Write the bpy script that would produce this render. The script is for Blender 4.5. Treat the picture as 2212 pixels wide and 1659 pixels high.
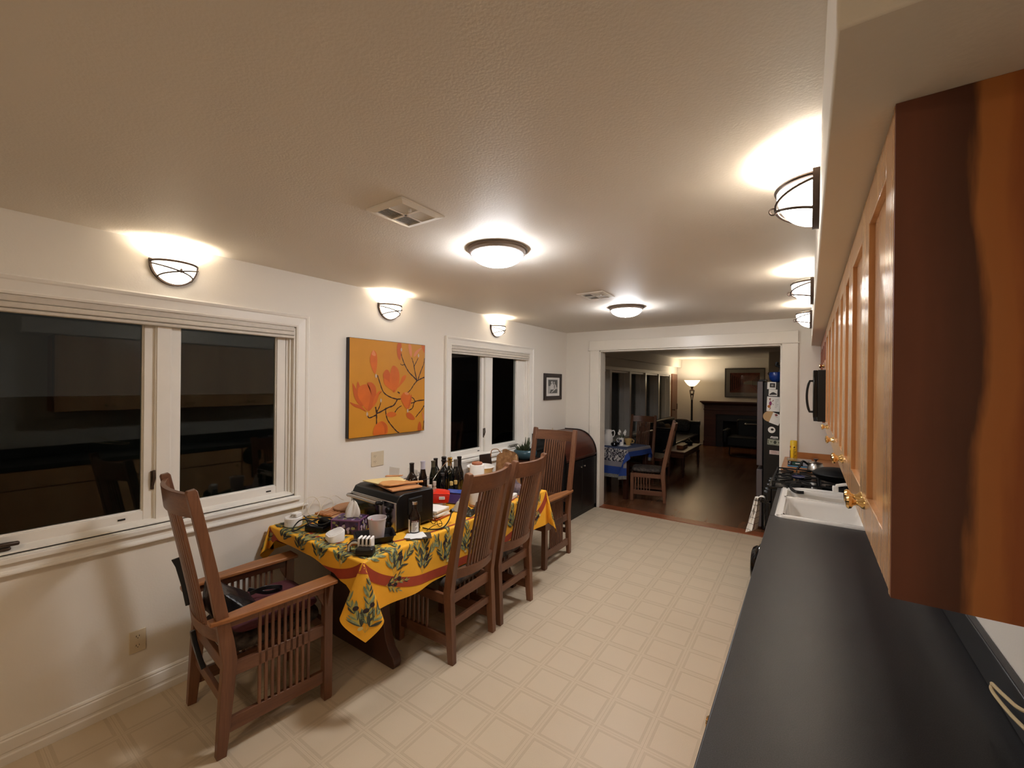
import bpy, math, random
from math import sin, cos, pi, radians as R, sqrt, atan2
from mathutils import Vector, Matrix

for o in list(bpy.data.objects):
    bpy.data.objects.remove(o)
SC = bpy.context.scene
COL = SC.collection

# ------------------------------------------------------------------ camera
cam_d = bpy.data.cameras.new('camera')
cam = bpy.data.objects.new('camera', cam_d)
COL.objects.link(cam)
cam_d.sensor_width = 36.0
cam_d.sensor_fit = 'HORIZONTAL'
cam_d.lens = 922.47 / 2212 * 36.0
cam_d.clip_start = 0.02
cam_d.clip_end = 60
RX = Vector((0.82181, 0.56967, 0.010115))
UP = Vector((-0.008722, -0.005172, 0.999949))
FW = Vector((-0.569696, 0.821855, -0.000718))
m = Matrix.Identity(4)
for i in range(3):
    m[i][0] = RX[i]; m[i][1] = UP[i]; m[i][2] = -FW[i]
m.translation = Vector((2.8929, 0.0, 1.6962))
cam.matrix_world = m
SC.camera = cam

# ------------------------------------------------------------------ world (night), exposure
W = bpy.data.worlds.new('night')
SC.world = W
W.use_nodes = True
W.node_tree.nodes['Background'].inputs[0].default_value = (0.010, 0.009, 0.008, 1)
W.node_tree.nodes['Background'].inputs[1].default_value = 0.35
vs = SC.view_settings
SC.display_settings.display_device = 'sRGB'
vs.view_transform = 'Standard'
vs.look = 'None'
vs.exposure = 1.98
vs.gamma = 1.0
vs.use_curve_mapping = False
SC.cycles.use_denoising = True
SC.cycles.max_bounces = 8
SC.cycles.diffuse_bounces = 5
SC.cycles.glossy_bounces = 4
SC.cycles.transmission_bounces = 6
SC.cycles.transparent_max_bounces = 8
SC.cycles.caustics_reflective = False
SC.cycles.caustics_refractive = False
SC.cycles.sample_clamp_indirect = 4.0

# light levels (watts) and colours of the lamps of the place
SCONCE_W = 1.7
SCONCE_GLASS = 5.0
CEIL_GLASS = 27.0
TORCH_W = 2.6
TORCH_GLASS = 0.9
COL_SCONCE = (1.0, 0.88, 0.72)
COL_SOFFIT = (1.0, 0.91, 0.80)
COL_CEIL = (0.98, 0.98, 1.0)
COL_TORCH = (1.0, 0.88, 0.70)

# ------------------------------------------------------------------ materials
def lin(h):
    h = h.lstrip('#')
    out = []
    for i in (0, 2, 4):
        c = int(h[i:i + 2], 16) / 255
        out.append(c / 12.92 if c <= 0.04045 else ((c + 0.055) / 1.055) ** 2.4)
    return (out[0], out[1], out[2], 1)

def new_mat(name):
    mt = bpy.data.materials.new(name)
    mt.use_nodes = True
    return mt, mt.node_tree.nodes, mt.node_tree.links, mt.node_tree.nodes['Principled BSDF']

def mat(name, col, rough=0.5, metal=0.0, var=0.0, scale=30.0, bump=0.0, bscale=200.0, spec=0.5, trans=0.0,
        emit=0.0, ecol=None, coat=0.0, stretch=None, col2=None, ior=1.45, sss=0.0, alpha=1.0):
    mt, n, l, b = new_mat(name)
    c = lin(col) if isinstance(col, str) else col
    b.inputs['Base Color'].default_value = c
    b.inputs['Roughness'].default_value = rough
    b.inputs['Metallic'].default_value = metal
    b.inputs['Specular IOR Level'].default_value = spec
    b.inputs['IOR'].default_value = ior
    b.inputs['Transmission Weight'].default_value = trans
    b.inputs['Coat Weight'].default_value = coat
    b.inputs['Alpha'].default_value = alpha
    if sss:
        b.inputs['Subsurface Weight'].default_value = sss
        b.inputs['Subsurface Radius'].default_value = (0.02, 0.015, 0.01)
    if emit:
        b.inputs['Emission Color'].default_value = (*(ecol or c[:3]), 1)
        b.inputs['Emission Strength'].default_value = emit
    tc = None
    if var or bump or col2:
        tc = n.new('ShaderNodeTexCoord')
        mp = n.new('ShaderNodeMapping')
        l.new(tc.outputs['Object'], mp.inputs[0])
        if stretch:
            mp.inputs['Scale'].default_value = stretch
    if var or col2:
        nz = n.new('ShaderNodeTexNoise')
        nz.inputs['Scale'].default_value = scale
        nz.inputs['Detail'].default_value = 4
        l.new(mp.outputs[0], nz.inputs['Vector'])
        rp = n.new('ShaderNodeValToRGB')
        if col2:
            d = lin(col2) if isinstance(col2, str) else col2
        else:
            d = (c[0] * (1 - var), c[1] * (1 - var), c[2] * (1 - var), 1)
        rp.color_ramp.elements[0].position = 0.32
        rp.color_ramp.elements[1].position = 0.68
        rp.color_ramp.elements[0].color = d
        rp.color_ramp.elements[1].color = c
        l.new(nz.outputs['Fac'], rp.inputs[0])
        l.new(rp.outputs[0], b.inputs['Base Color'])
    if bump:
        nb = n.new('ShaderNodeTexNoise')
        nb.inputs['Scale'].default_value = bscale
        nb.inputs['Detail'].default_value = 3
        l.new(mp.outputs[0], nb.inputs['Vector'])
        bp = n.new('ShaderNodeBump')
        bp.inputs['Strength'].default_value = bump
        bp.inputs['Distance'].default_value = 0.01
        l.new(nb.outputs['Fac'], bp.inputs['Height'])
        l.new(bp.outputs[0], b.inputs['Normal'])
    return mt

def wood(name, c1, c2, axis='z', rough=0.35, coat=0.0, scale=9.0, grain=1.0, spec=0.5):
    """two-tone straight grain running along one axis"""
    mt, n, l, b = new_mat(name)
    tc = n.new('ShaderNodeTexCoord')
    mp = n.new('ShaderNodeMapping')
    l.new(tc.outputs['Object'], mp.inputs[0])
    s = {'x': (0.06, 1, 1), 'y': (1, 0.06, 1), 'z': (1, 1, 0.06)}[axis]
    mp.inputs['Scale'].default_value = s
    n1 = n.new('ShaderNodeTexNoise')
    n1.inputs['Scale'].default_value = scale
    n1.inputs['Detail'].default_value = 6
    n1.inputs['Distortion'].default_value = 0.6
    l.new(mp.outputs[0], n1.inputs['Vector'])
    n2 = n.new('ShaderNodeTexNoise')
    n2.inputs['Scale'].default_value = scale * 22
    n2.inputs['Detail'].default_value = 3
    l.new(mp.outputs[0], n2.inputs['Vector'])
    ad = n.new('ShaderNodeMath'); ad.operation = 'MULTIPLY_ADD'
    ad.inputs[1].default_value = 0.35 * grain
    l.new(n2.outputs['Fac'], ad.inputs[0])
    l.new(n1.outputs['Fac'], ad.inputs[2])
    rp = n.new('ShaderNodeValToRGB')
    rp.color_ramp.elements[0].position = 0.45
    rp.color_ramp.elements[1].position = 0.85
    rp.color_ramp.elements[0].color = lin(c1)
    rp.color_ramp.elements[1].color = lin(c2)
    l.new(ad.outputs[0], rp.inputs[0])
    l.new(rp.outputs[0], b.inputs['Base Color'])
    b.inputs['Roughness'].default_value = rough
    b.inputs['Coat Weight'].default_value = coat
    b.inputs['Coat Roughness'].default_value = 0.15
    b.inputs['Specular IOR Level'].default_value = spec
    return mt

def emat(name, col, strength):
    mt, n, l, b = new_mat(name)
    b.inputs['Base Color'].default_value = (0.9, 0.88, 0.84, 1)
    b.inputs['Roughness'].default_value = 0.35
    b.inputs['Emission Color'].default_value = (*col, 1)
    b.inputs['Emission Strength'].default_value = strength
    return mt

def glass_mat(name, tint=(0.9, 0.95, 0.93), refl=1.0):
    """thin window pane: sees through, mirrors at its own fresnel"""
    mt, n, l, b = new_mat(name)
    n.remove(b)
    out = [x for x in n if x.type == 'OUTPUT_MATERIAL'][0]
    tr = n.new('ShaderNodeBsdfTransparent'); tr.inputs[0].default_value = (*tint, 1)
    gl = n.new('ShaderNodeBsdfGlossy'); gl.inputs['Roughness'].default_value = 0.015
    gl.inputs[0].default_value = (refl, refl, refl, 1)
    fr = n.new('ShaderNodeFresnel'); fr.inputs[0].default_value = 1.36
    mx = n.new('ShaderNodeMixShader')
    l.new(fr.outputs[0], mx.inputs[0]); l.new(tr.outputs[0], mx.inputs[1]); l.new(gl.outputs[0], mx.inputs[2])
    l.new(mx.outputs[0], out.inputs[0])
    return mt

def vinyl_floor():
    """sheet vinyl: pale squares with a darker ring, 22.9 cm repeat"""
    mt, n, l, b = new_mat('vinyl_floor')
    tc = n.new('ShaderNodeTexCoord')
    sp = n.new('ShaderNodeSeparateXYZ')
    l.new(tc.outputs['Object'], sp.inputs[0])
    def M(op, a, bb=None, c=None):
        q = n.new('ShaderNodeMath'); q.operation = op
        for i, v in enumerate((a, bb, c)):
            if v is None: continue
            if isinstance(v, (int, float)): q.inputs[i].default_value = v
            else: l.new(v, q.inputs[i])
        return q.outputs[0]
    P = 0.2286
    def edge(s, off):
        f = M('FRACT', M('DIVIDE', M('SUBTRACT', s, off), P))
        return M('MULTIPLY', M('SUBTRACT', 0.5, M('ABSOLUTE', M('SUBTRACT', f, 0.5))), P)
    ex = edge(sp.outputs[0], 1.3565 - 20 * P)
    ey = edge(sp.outputs[1], 1.9945 - 30 * P)
    mn = M('MINIMUM', ex, ey)
    mx = M('MAXIMUM', ex, ey)
    def band(v, lo, hi):
        return M('MULTIPLY', M('GREATER_THAN', v, lo), M('LESS_THAN', v, hi))
    ring = band(mn, 0.0125, 0.0265)
    thin = band(mn, 0.0, 0.0018)
    thin2 = band(mn, 0.0065, 0.0085)
    n1 = n.new('ShaderNodeTexNoise'); n1.inputs['Scale'].default_value = 260; n1.inputs['Detail'].default_value = 2
    l.new(tc.outputs['Object'], n1.inputs['Vector'])
    n2 = n.new('ShaderNodeTexNoise'); n2.inputs['Scale'].default_value = 3.0; n2.inputs['Detail'].default_value = 4
    l.new(tc.outputs['Object'], n2.inputs['Vector'])
    fac = M('ADD', M('MULTIPLY', ring, 0.46), M('ADD', M('MULTIPLY', thin, 0.5), M('MULTIPLY', thin2, 0.22)))
    fac = M('ADD', fac, M('MULTIPLY', M('SUBTRACT', n1.outputs['Fac'], 0.5), 0.55))
    fac = M('ADD', fac, M('MULTIPLY', M('SUBTRACT', n2.outputs['Fac'], 0.5), 0.5))
    rp = n.new('ShaderNodeValToRGB')
    rp.color_ramp.elements[0].position = 0.0
    rp.color_ramp.elements[1].position = 1.0
    rp.color_ramp.elements[0].color = (0.575, 0.475, 0.345, 1)
    rp.color_ramp.elements[1].color = (0.40, 0.315, 0.215, 1)
    l.new(fac, rp.inputs[0])
    l.new(rp.outputs[0], b.inputs['Base Color'])
    b.inputs['Roughness'].default_value = 0.42
    b.inputs['Specular IOR Level'].default_value = 0.35
    bp = n.new('ShaderNodeBump'); bp.inputs['Strength'].default_value = 0.12; bp.inputs['Distance'].default_value = 0.003
    l.new(n1.outputs['Fac'], bp.inputs['Height']); l.new(bp.outputs[0], b.inputs['Normal'])
    return mt

def hardwood_floor():
    mt, n, l, b = new_mat('hardwood_floor')
    tc = n.new('ShaderNodeTexCoord')
    mp = n.new('ShaderNodeMapping'); mp.inputs['Rotation'].default_value = (0, 0, R(90))
    l.new(tc.outputs['Object'], mp.inputs[0])
    br = n.new('ShaderNodeTexBrick')
    br.inputs['Scale'].default_value = 1.0
    br.inputs['Brick Width'].default_value = 1.1
    br.inputs['Row Height'].default_value = 0.085
    br.inputs['Mortar Size'].default_value = 0.0012
    br.inputs['Color1'].default_value = lin('#8f6040')
    br.inputs['Color2'].default_value = lin('#6f452b')
    br.inputs['Mortar'].default_value = lin('#2a170d')
    l.new(mp.outputs[0], br.inputs['Vector'])
    nz = n.new('ShaderNodeTexNoise'); nz.inputs['Scale'].default_value = 14; nz.inputs['Detail'].default_value = 5
    mp2 = n.new('ShaderNodeMapping'); mp2.inputs['Scale'].default_value = (1, 0.08, 1)
    l.new(tc.outputs['Object'], mp2.inputs[0]); l.new(mp2.outputs[0], nz.inputs['Vector'])
    mx = n.new('ShaderNodeMixRGB'); mx.blend_type = 'MULTIPLY'; mx.inputs[0].default_value = 0.6
    l.new(br.outputs['Color'], mx.inputs[1]); l.new(nz.outputs['Fac'], mx.inputs[2])
    l.new(mx.outputs[0], b.inputs['Base Color'])
    b.inputs['Roughness'].default_value = 0.24
    n3 = n.new('ShaderNodeTexNoise'); n3.inputs['Scale'].default_value = 2.2; n3.inputs['Detail'].default_value = 5
    l.new(tc.outputs['Object'], n3.inputs['Vector'])
    mr = n.new('ShaderNodeMapRange'); mr.inputs[3].default_value = 0.20; mr.inputs[4].default_value = 0.30
    l.new(n3.outputs['Fac'], mr.inputs[0]); l.new(mr.outputs[0], b.inputs['Roughness'])
    bp = n.new('ShaderNodeBump'); bp.inputs['Strength'].default_value = 0.15; bp.inputs['Distance'].default_value = 0.004
    l.new(br.outputs['Fac'], bp.inputs['Height']); bp.invert = True
    l.new(bp.outputs[0], b.inputs['Normal'])
    return mt

def cherry_end():
    """cabinet end panel: dark heartwood board beside lighter sapwood, wavy joint between"""
    mt, n, l, b = new_mat('cherry_end_panel')
    tc = n.new('ShaderNodeTexCoord')
    sp = n.new('ShaderNodeSeparateXYZ'); l.new(tc.outputs['Object'], sp.inputs[0])
    mp = n.new('ShaderNodeMapping'); mp.inputs['Scale'].default_value = (1, 1, 0.12)
    l.new(tc.outputs['Object'], mp.inputs[0])
    n1 = n.new('ShaderNodeTexNoise'); n1.inputs['Scale'].default_value = 7.5; n1.inputs['Detail'].default_value = 3
    mp1 = n.new('ShaderNodeMapping'); mp1.inputs['Scale'].default_value = (0.0, 1, 0.35); mp1.inputs['Location'].default_value = (0.3, 0, 0.3)
    l.new(tc.outputs['Object'], mp1.inputs[0]); l.new(mp1.outputs[0], n1.inputs['Vector'])
    n2 = n.new('ShaderNodeTexNoise'); n2.inputs['Scale'].default_value = 60; n2.inputs['Detail'].default_value = 4
    l.new(mp.outputs[0], n2.inputs['Vector'])
    ma = n.new('ShaderNodeMath'); ma.operation = 'MULTIPLY_ADD'; ma.inputs[1].default_value = 0.05
    l.new(n1.outputs['Fac'], ma.inputs[0]); l.new(sp.outputs[0], ma.inputs[2])
    mb = n.new('ShaderNodeMath'); mb.operation = 'MULTIPLY_ADD'; mb.inputs[1].default_value = 0.022
    l.new(n2.outputs['Fac'], mb.inputs[0]); l.new(ma.outputs[0], mb.inputs[2])
    mr = n.new('ShaderNodeMapRange'); mr.inputs[1].default_value = -0.180; mr.inputs[2].default_value = 0.085
    l.new(mb.outputs[0], mr.inputs[0])
    rp = n.new('ShaderNodeValToRGB'); cr = rp.color_ramp
    cr.elements[0].position = 0.0; cr.elements[0].color = lin('#6b4133')
    cr.elements[1].position = 1.0; cr.elements[1].color = lin('#9a5630')
    for p, c in ((0.30, '#754737'), (0.44, '#5f3a2d'), (0.53, '#533125'), (0.575, '#b4743f'), (0.66, '#b26f3a'), (0.72, '#9c592e')):
        e = cr.elements.new(p); e.color = lin(c)
    l.new(mr.outputs[0], rp.inputs[0]); l.new(rp.outputs[0], b.inputs['Base Color'])
    b.inputs['Roughness'].default_value = 0.38
    b.inputs['Specular IOR Level'].default_value = 0.4
    return mt

def laminate():
    mt, n, l, b = new_mat('black_laminate')
    tc = n.new('ShaderNodeTexCoord')
    n1 = n.new('ShaderNodeTexNoise'); n1.inputs['Scale'].default_value = 420; n1.inputs['Detail'].default_value = 2
    l.new(tc.outputs['Object'], n1.inputs['Vector'])
    rp = n.new('ShaderNodeValToRGB')
    rp.color_ramp.elements[0].color = (0.012, 0.012, 0.013, 1); rp.color_ramp.elements[1].color = (0.034, 0.033, 0.034, 1)
    rp.color_ramp.elements[0].position = 0.35; rp.color_ramp.elements[1].position = 0.7
    l.new(n1.outputs['Fac'], rp.inputs[0]); l.new(rp.outputs[0], b.inputs['Base Color'])
    b.inputs['Roughness'].default_value = 0.36
    b.inputs['Specular IOR Level'].default_value = 0.5
    bp = n.new('ShaderNodeBump'); bp.inputs['Strength'].default_value = 0.12; bp.inputs['Distance'].default_value = 0.002
    l.new(n1.outputs['Fac'], bp.inputs['Height']); l.new(bp.outputs[0], b.inputs['Normal'])
    return mt

M = {}
M['wall'] = mat('wall_paint', (0.76, 0.72, 0.65, 1), 0.62, bump=0.05, bscale=110, spec=0.3)
M['ceil'] = mat('ceiling_paint', (0.74, 0.69, 0.62, 1), 0.6, bump=0.10, bscale=120, spec=0.3)
M['trim'] = mat('trim_paint', (0.80, 0.77, 0.71, 1), 0.30, spec=0.5, var=0.04, scale=6)
M['trimoff'] = mat('door_casing_paint', (0.79, 0.75, 0.67, 1), 0.30, spec=0.5, var=0.03, scale=6)
M['blind'] = mat('blind_fabric', (0.62, 0.57, 0.50, 1), 0.5, var=0.08, scale=40)
M['vinyl'] = vinyl_floor()
M['hardwood'] = hardwood_floor()
M['thresh'] = wood('threshold_wood', '#7a3f22', '#94522e', 'x', 0.3)
M['oak_x'] = wood('oak_x', '#523325', '#7d543b', 'x', 0.36)
M['oak_y'] = wood('oak_y', '#523325', '#7d543b', 'y', 0.36)
M['oak_z'] = wood('oak_z', '#523325', '#7d543b', 'z', 0.36)
M['oak_arm'] = wood('oak_arm', '#7a4a2c', '#a9713f', 'y', 0.36)
M['cherry_z'] = wood('cherry_z', '#c08d60', '#d8ae80', 'z', 0.24, coat=0.4, scale=5)
M['cherry_dark'] = wood('cherry_dark', '#7d3a20', '#9c5129', 'z', 0.32, scale=6)
M['cherry_end'] = cherry_end()
M['laminate'] = laminate()
M['woodtop'] = wood('butcher_wood', '#a4693a', '#bd8350', 'x', 0.35)
M['mantel'] = wood('mantel_wood', '#3a1d14', '#4c281b', 'x', 0.4)
M['dwood'] = wood('dark_wood', '#2c1710', '#43251a', 'z', 0.3)
M['dwood_x'] = wood('dark_wood_x', '#3a2016', '#55301f', 'x', 0.3)
M['doorwood'] = wood('door_wood', '#5c3019', '#7a4526', 'z', 0.22)
M['bronze'] = mat('bronze_metal', '#54473f', 0.42, 0.85, var=0.15, scale=60)
M['lampbronze'] = mat('bloom_bronze', '#8d827b', 0.4, 0.7)  # bronze lightened in colour to paint the lamp's bloom onto its rim
M['brass'] = mat('brass', (0.86, 0.60, 0.26, 1), 0.16, 1.0)
M['steel'] = mat('steel', (0.55, 0.53, 0.50, 1), 0.28, 1.0)
M['chrome'] = mat('chrome', (0.75, 0.74, 0.72, 1), 0.12, 1.0)
M['black'] = mat('black_plastic', '#0b0b0c', 0.38, var=0.2, scale=80)
M['blackgloss'] = mat('black_enamel', '#08080a', 0.16)
M['blackmatte'] = mat('black_cast_iron', '#0d0d0e', 0.55, bump=0.1, bscale=300)
M['charcoal'] = mat('charcoal_steel', '#625c5e', 0.42, 0.35)
M['white'] = mat('white_plastic', (0.82, 0.80, 0.77, 1), 0.35)
M['whitegloss'] = mat('white_enamel', (0.83, 0.81, 0.77, 1), 0.14, coat=0.3)
M['ivory'] = mat('ivory_plastic', (0.62, 0.53, 0.38, 1), 0.4)
M['slot'] = mat('dark_slot', '#1a1410', 0.7)
M['paper'] = mat('paper', (0.80, 0.78, 0.74, 1), 0.7, var=0.05, scale=20)
M['tissue'] = mat('tissue_paper', (0.80, 0.77, 0.72, 1), 0.8, bump=0.25, bscale=25)
M['cream'] = mat('cream_cord', '#c9b48c', 0.7)
M['cable'] = mat('cream_cable', '#cfc4ae', 0.45)
M['leather'] = mat('black_leather', '#14161a', 0.30, bump=0.25, bscale=60)
M['leatherbag'] = mat('bag_leather', '#101116', 0.28, bump=0.2, bscale=50)
M['floral'] = mat('dark_floral_cloth', '#1c1a1c', 0.75, col2='#5a5048', scale=34)
M['burgundy'] = mat('burgundy_velvet', '#5a2a31', 0.85, var=0.25, scale=10)
M['glass'] = glass_mat('window_glass')
M['picglass'] = glass_mat('picture_glass', (0.97, 0.97, 0.97))
M['clear'] = mat('clear_plastic', (0.9, 0.88, 0.88, 1), 0.12, trans=0.92, ior=1.2)
M['frost'] = mat('frosted_plastic', (0.90, 0.85, 0.87, 1), 0.42, trans=0.45, ior=1.2)
M['bottle_dark'] = mat('dark_bottle_glass', '#07090a', 0.08, spec=0.7)
M['bottle_brown'] = mat('brown_bottle_glass', '#1c0e08', 0.08, spec=0.7)
M['bottle_olive'] = mat('olive_bottle_glass', '#1b1c10', 0.08, spec=0.7)
M['amber_out'] = mat('dark_hedge', '#1c2114', 0.9, var=0.5, scale=6)
M['vent_dark'] = mat('vent_cavity', '#060608', 0.9)
M['cloth'] = mat('tablecloth_yellow', (0.92, 0.46, 0.026, 1), 0.75, var=0.16, scale=5.0, bump=0.08, bscale=500)
M['cloth_red'] = mat('tablecloth_red', (0.36, 0.050, 0.018, 1), 0.75, var=0.15, scale=20)
M['leaf_g'] = mat('print_leaf_green', (0.27, 0.32, 0.19, 1), 0.75, col2=(0.11, 0.16, 0.08, 1), scale=45)
M['leaf_d'] = mat('print_leaf_dark', (0.035, 0.035, 0.032, 1), 0.75, col2=(0.06, 0.075, 0.045, 1), scale=60)
M['leaf_y'] = mat('print_leaf_pale', (0.55, 0.43, 0.07, 1), 0.75, col2=(0.42, 0.36, 0.10, 1), scale=60)
M['olive_b'] = mat('print_olive_black', (0.025, 0.014, 0.018, 1), 0.7)
M['olive_p'] = mat('print_olive_pale', (0.62, 0.52, 0.22, 1), 0.7)
# ------------------------------------------------------------------ mesh builder
class MB:
    def __init__(s):
        s.v = []; s.f = []; s.mi = []; s.cur = 0
        s.T = None
    def mset(s, i): s.cur = i; return s
    def addv(s, p):
        p = Vector(p)
        if s.T is not None: p = s.T @ p
        s.v.append(tuple(p)); return len(s.v) - 1
    def face(s, idx):
        s.f.append(tuple(idx)); s.mi.append(s.cur)
    def poly(s, pts):
        s.face([s.addv(p) for p in pts])
    def box(s, x0, x1, y0, y1, z0, z1):
        x0, x1 = min(x0, x1), max(x0, x1); y0, y1 = min(y0, y1), max(y0, y1); z0, z1 = min(z0, z1), max(z0, z1)
        b = [s.addv(p) for p in ((x0, y0, z0), (x1, y0, z0), (x1, y1, z0), (x0, y1, z0), (x0, y0, z1), (x1, y0, z1), (x1, y1, z1), (x0, y1, z1))]
        for q in ((3, 2, 1, 0), (4, 5, 6, 7), (0, 1, 5, 4), (1, 2, 6, 5), (2, 3, 7, 6), (3, 0, 4, 7)):
            s.face([b[i] for i in q])
        return s
    def hexa(s, lo, hi):
        """two quads (lists of 4 points, same winding seen from outside of hi)"""
        b = [s.addv(p) for p in lo] + [s.addv(p) for p in hi]
        for q in ((3, 2, 1, 0), (4, 5, 6, 7), (0, 1, 5, 4), (1, 2, 6, 5), (2, 3, 7, 6), (3, 0, 4, 7)):
            s.face([b[i] for i in q])
        return s
    def sweep(s, pts, w, d, side=(1, 0, 0), ws=None, ds=None):
        """rectangular section swept along pts; w measured along side, d across"""
        pts = [Vector(p) for p in pts]; side = Vector(side).normalized(); rings = []
        for i, p in enumerate(pts):
            t = (pts[min(i + 1, len(pts) - 1)] - pts[max(i - 1, 0)]).normalized()
            sd = (side - t * side.dot(t)).normalized(); nn = t.cross(sd)
            ww = (ws[i] if ws else w) / 2; dd = (ds[i] if ds else d) / 2
            rings.append([s.addv(p + sd * a * ww + nn * c * dd) for a, c in ((-1, -1), (1, -1), (1, 1), (-1, 1))])
        s.face(rings[0][::-1])
        for a, b in zip(rings, rings[1:]):
            for k in range(4):
                s.face((a[k], a[(k + 1) % 4], b[(k + 1) % 4], b[k]))
        s.face(rings[-1])
        return s
    def tube(s, pts, r, n=8, closed=False, rs=None):
        pts = [Vector(p) for p in pts]; rings = []; N = len(pts); ref = None
        for i, p in enumerate(pts):
            if closed: t = pts[(i + 1) % N] - pts[i - 1]
            else: t = pts[min(i + 1, N - 1)] - pts[max(i - 1, 0)]
            t.normalize()
            if ref is None:
                ref = t.cross(Vector((0, 0, 1)))
                if ref.length < 0.1: ref = t.cross(Vector((1, 0, 0)))
            ref = (ref - t * ref.dot(t)); ref.normalize(); bn = t.cross(ref)
            rr = rs[i] if rs else r
            rings.append([s.addv(p + (ref * cos(2 * pi * k / n) + bn * sin(2 * pi * k / n)) * rr) for k in range(n)])
        for i in range(N if closed else N - 1):
            a, b = rings[i], rings[(i + 1) % N]
            for k in range(n):
                s.face((a[k], a[(k + 1) % n], b[(k + 1) % n], b[k]))
        if not closed:
            s.face(rings[0][::-1]); s.face(rings[-1])
        return s
    def lathe(s, prof, n=24, c=(0, 0, 0), cap=True, sx=1.0, sy=1.0, a0=0.0, a1=2 * pi):
        c = Vector(c); full = abs(a1 - a0 - 2 * pi) < 1e-6; rings = []
        cnt = n if full else n + 1
        for r, z in prof:
            if r < 1e-6:
                rings.append([s.addv(c + Vector((0, 0, z)))] * cnt)
            else:
                rings.append([s.addv(c + Vector((r * cos(a0 + (a1 - a0) * k / n) * sx, r * sin(a0 + (a1 - a0) * k / n) * sy, z))) for k in range(cnt)])
        for a, b in zip(rings, rings[1:]):
            for k in range(n):
                k2 = (k + 1) % cnt
                q = []
                for i in (a[k], a[k2], b[k2], b[k]):
                    if i not in q: q.append(i)
                if len(q) > 2: s.face(q)
        if cap and full:
            if prof[0][0] > 1e-6: s.face(rings[0][::-1])
            if prof[-1][0] > 1e-6: s.face(rings[-1])
        return s
    def cyl(s, c, r, h, n=24, r2=None):
        return s.lathe([(r, 0), (r if r2 is None else r2, h)], n, c)
    def prism(s, poly, axis, a0, a1):
        """extrude a 2-D polygon along an axis; poly in the two other axes in xyz order"""
        def mk(p, a):
            return {'x': (a, p[0], p[1]), 'y': (p[0], a, p[1]), 'z': (p[0], p[1], a)}[axis]
        A = [s.addv(mk(p, a0)) for p in poly]; B = [s.addv(mk(p, a1)) for p in poly]; n = len(poly)
        s.face(A[::-1]); s.face(B)
        for k in range(n): s.face((A[k], A[(k + 1) % n], B[(k + 1) % n], B[k]))
        return s
    def ball(s, c, r, nu=16, nv=10, sc=(1, 1, 1)):
        c = Vector(c); rings = []
        for j in range(nv + 1):
            th = pi * j / nv
            if j in (0, nv): rings.append([s.addv(c + Vector((0, 0, r * cos(th) * sc[2])))] * nu)
            else: rings.append([s.addv(c + Vector((r * sin(th) * cos(2 * pi * k / nu) * sc[0], r * sin(th) * sin(2 * pi * k / nu) * sc[1], r * cos(th) * sc[2]))) for k in range(nu)])
        for a, b in zip(rings, rings[1:]):
            for k in range(nu):
                q = []
                for i in (a[k], b[k], b[(k + 1) % nu], a[(k + 1) % nu]):
                    if i not in q: q.append(i)
                s.face(q)
        return s
    def grid(s, fn, nu, nv, wrap=False):
        I = [[s.addv(fn(i / nu, j / nv)) for j in range(nv + 1)] for i in range(nu + (0 if wrap else 1))]
        for i in range(nu):
            i2 = (i + 1) % len(I)
            for j in range(nv): s.face((I[i][j], I[i2][j], I[i2][j + 1], I[i][j + 1]))
        return s
    def build(s, name, mats, parent=None, bevel=0.0, seg=2, smooth=35, solid=0.0, subd=0):
        me = bpy.data.meshes.new(name)
        me.from_pydata(s.v, [], s.f)
        if not isinstance(mats, (list, tuple)): mats = [mats]
        for k in mats: me.materials.append(M[k] if isinstance(k, str) else k)
        if len(mats) > 1: me.polygons.foreach_set('material_index', s.mi)
        me.update()
        if smooth is not None:
            me.polygons.foreach_set('use_smooth', [True] * len(me.polygons))
            try: me.set_sharp_from_angle(angle=R(smooth))
            except Exception: pass
        o = bpy.data.objects.new(name, me)
        COL.objects.link(o)
        if parent is not None: o.parent = parent
        if subd:
            md = o.modifiers.new('sub', 'SUBSURF'); md.levels = subd; md.render_levels = subd
        if solid:
            md = o.modifiers.new('solid', 'SOLIDIFY'); md.thickness = solid; md.offset = 0
        if bevel:
            md = o.modifiers.new('bevel', 'BEVEL'); md.width = bevel; md.segments = seg
            md.limit_method = 'ANGLE'; md.angle_limit = R(40); md.harden_normals = False
        return o

def tag(o, label=None, cat=None, group=None, kind=None):
    if label: o['label'] = label
    if cat: o['category'] = cat
    if group: o['group'] = group
    if kind: o['kind'] = kind
    return o
def thing(name, label, cat, loc=(0, 0, 0), rz=0.0, group=None):
    o = bpy.data.objects.new(name, None); COL.objects.link(o)
    o.location = loc; o.rotation_euler = (0, 0, rz); o.empty_display_size = 0.05
    return tag(o, label, cat, group)
def struct(name, mb, mats, parent=None, **kw):
    o = mb.build(name, mats, parent, **kw)
    if parent is None: o['kind'] = 'structure'
    return o
def sroot(name, loc=(0, 0, 0)):
    o = bpy.data.objects.new(name, None); COL.objects.link(o); o.location = loc; o['kind'] = 'structure'
    return o
def dup(root, loc, rz=0.0, label=None, group=None):
    r = root.copy(); COL.objects.link(r); r.location = loc; r.rotation_euler = (0, 0, rz)
    if label: r['label'] = label
    if group: r['group'] = group
    for ch in [c for c in bpy.data.objects if c.parent == root]:
        c = ch.copy(); COL.objects.link(c); c.parent = r
        for g in [q for q in bpy.data.objects if q.parent == ch]:
            d = g.copy(); COL.objects.link(d); d.parent = c
    return r
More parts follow.
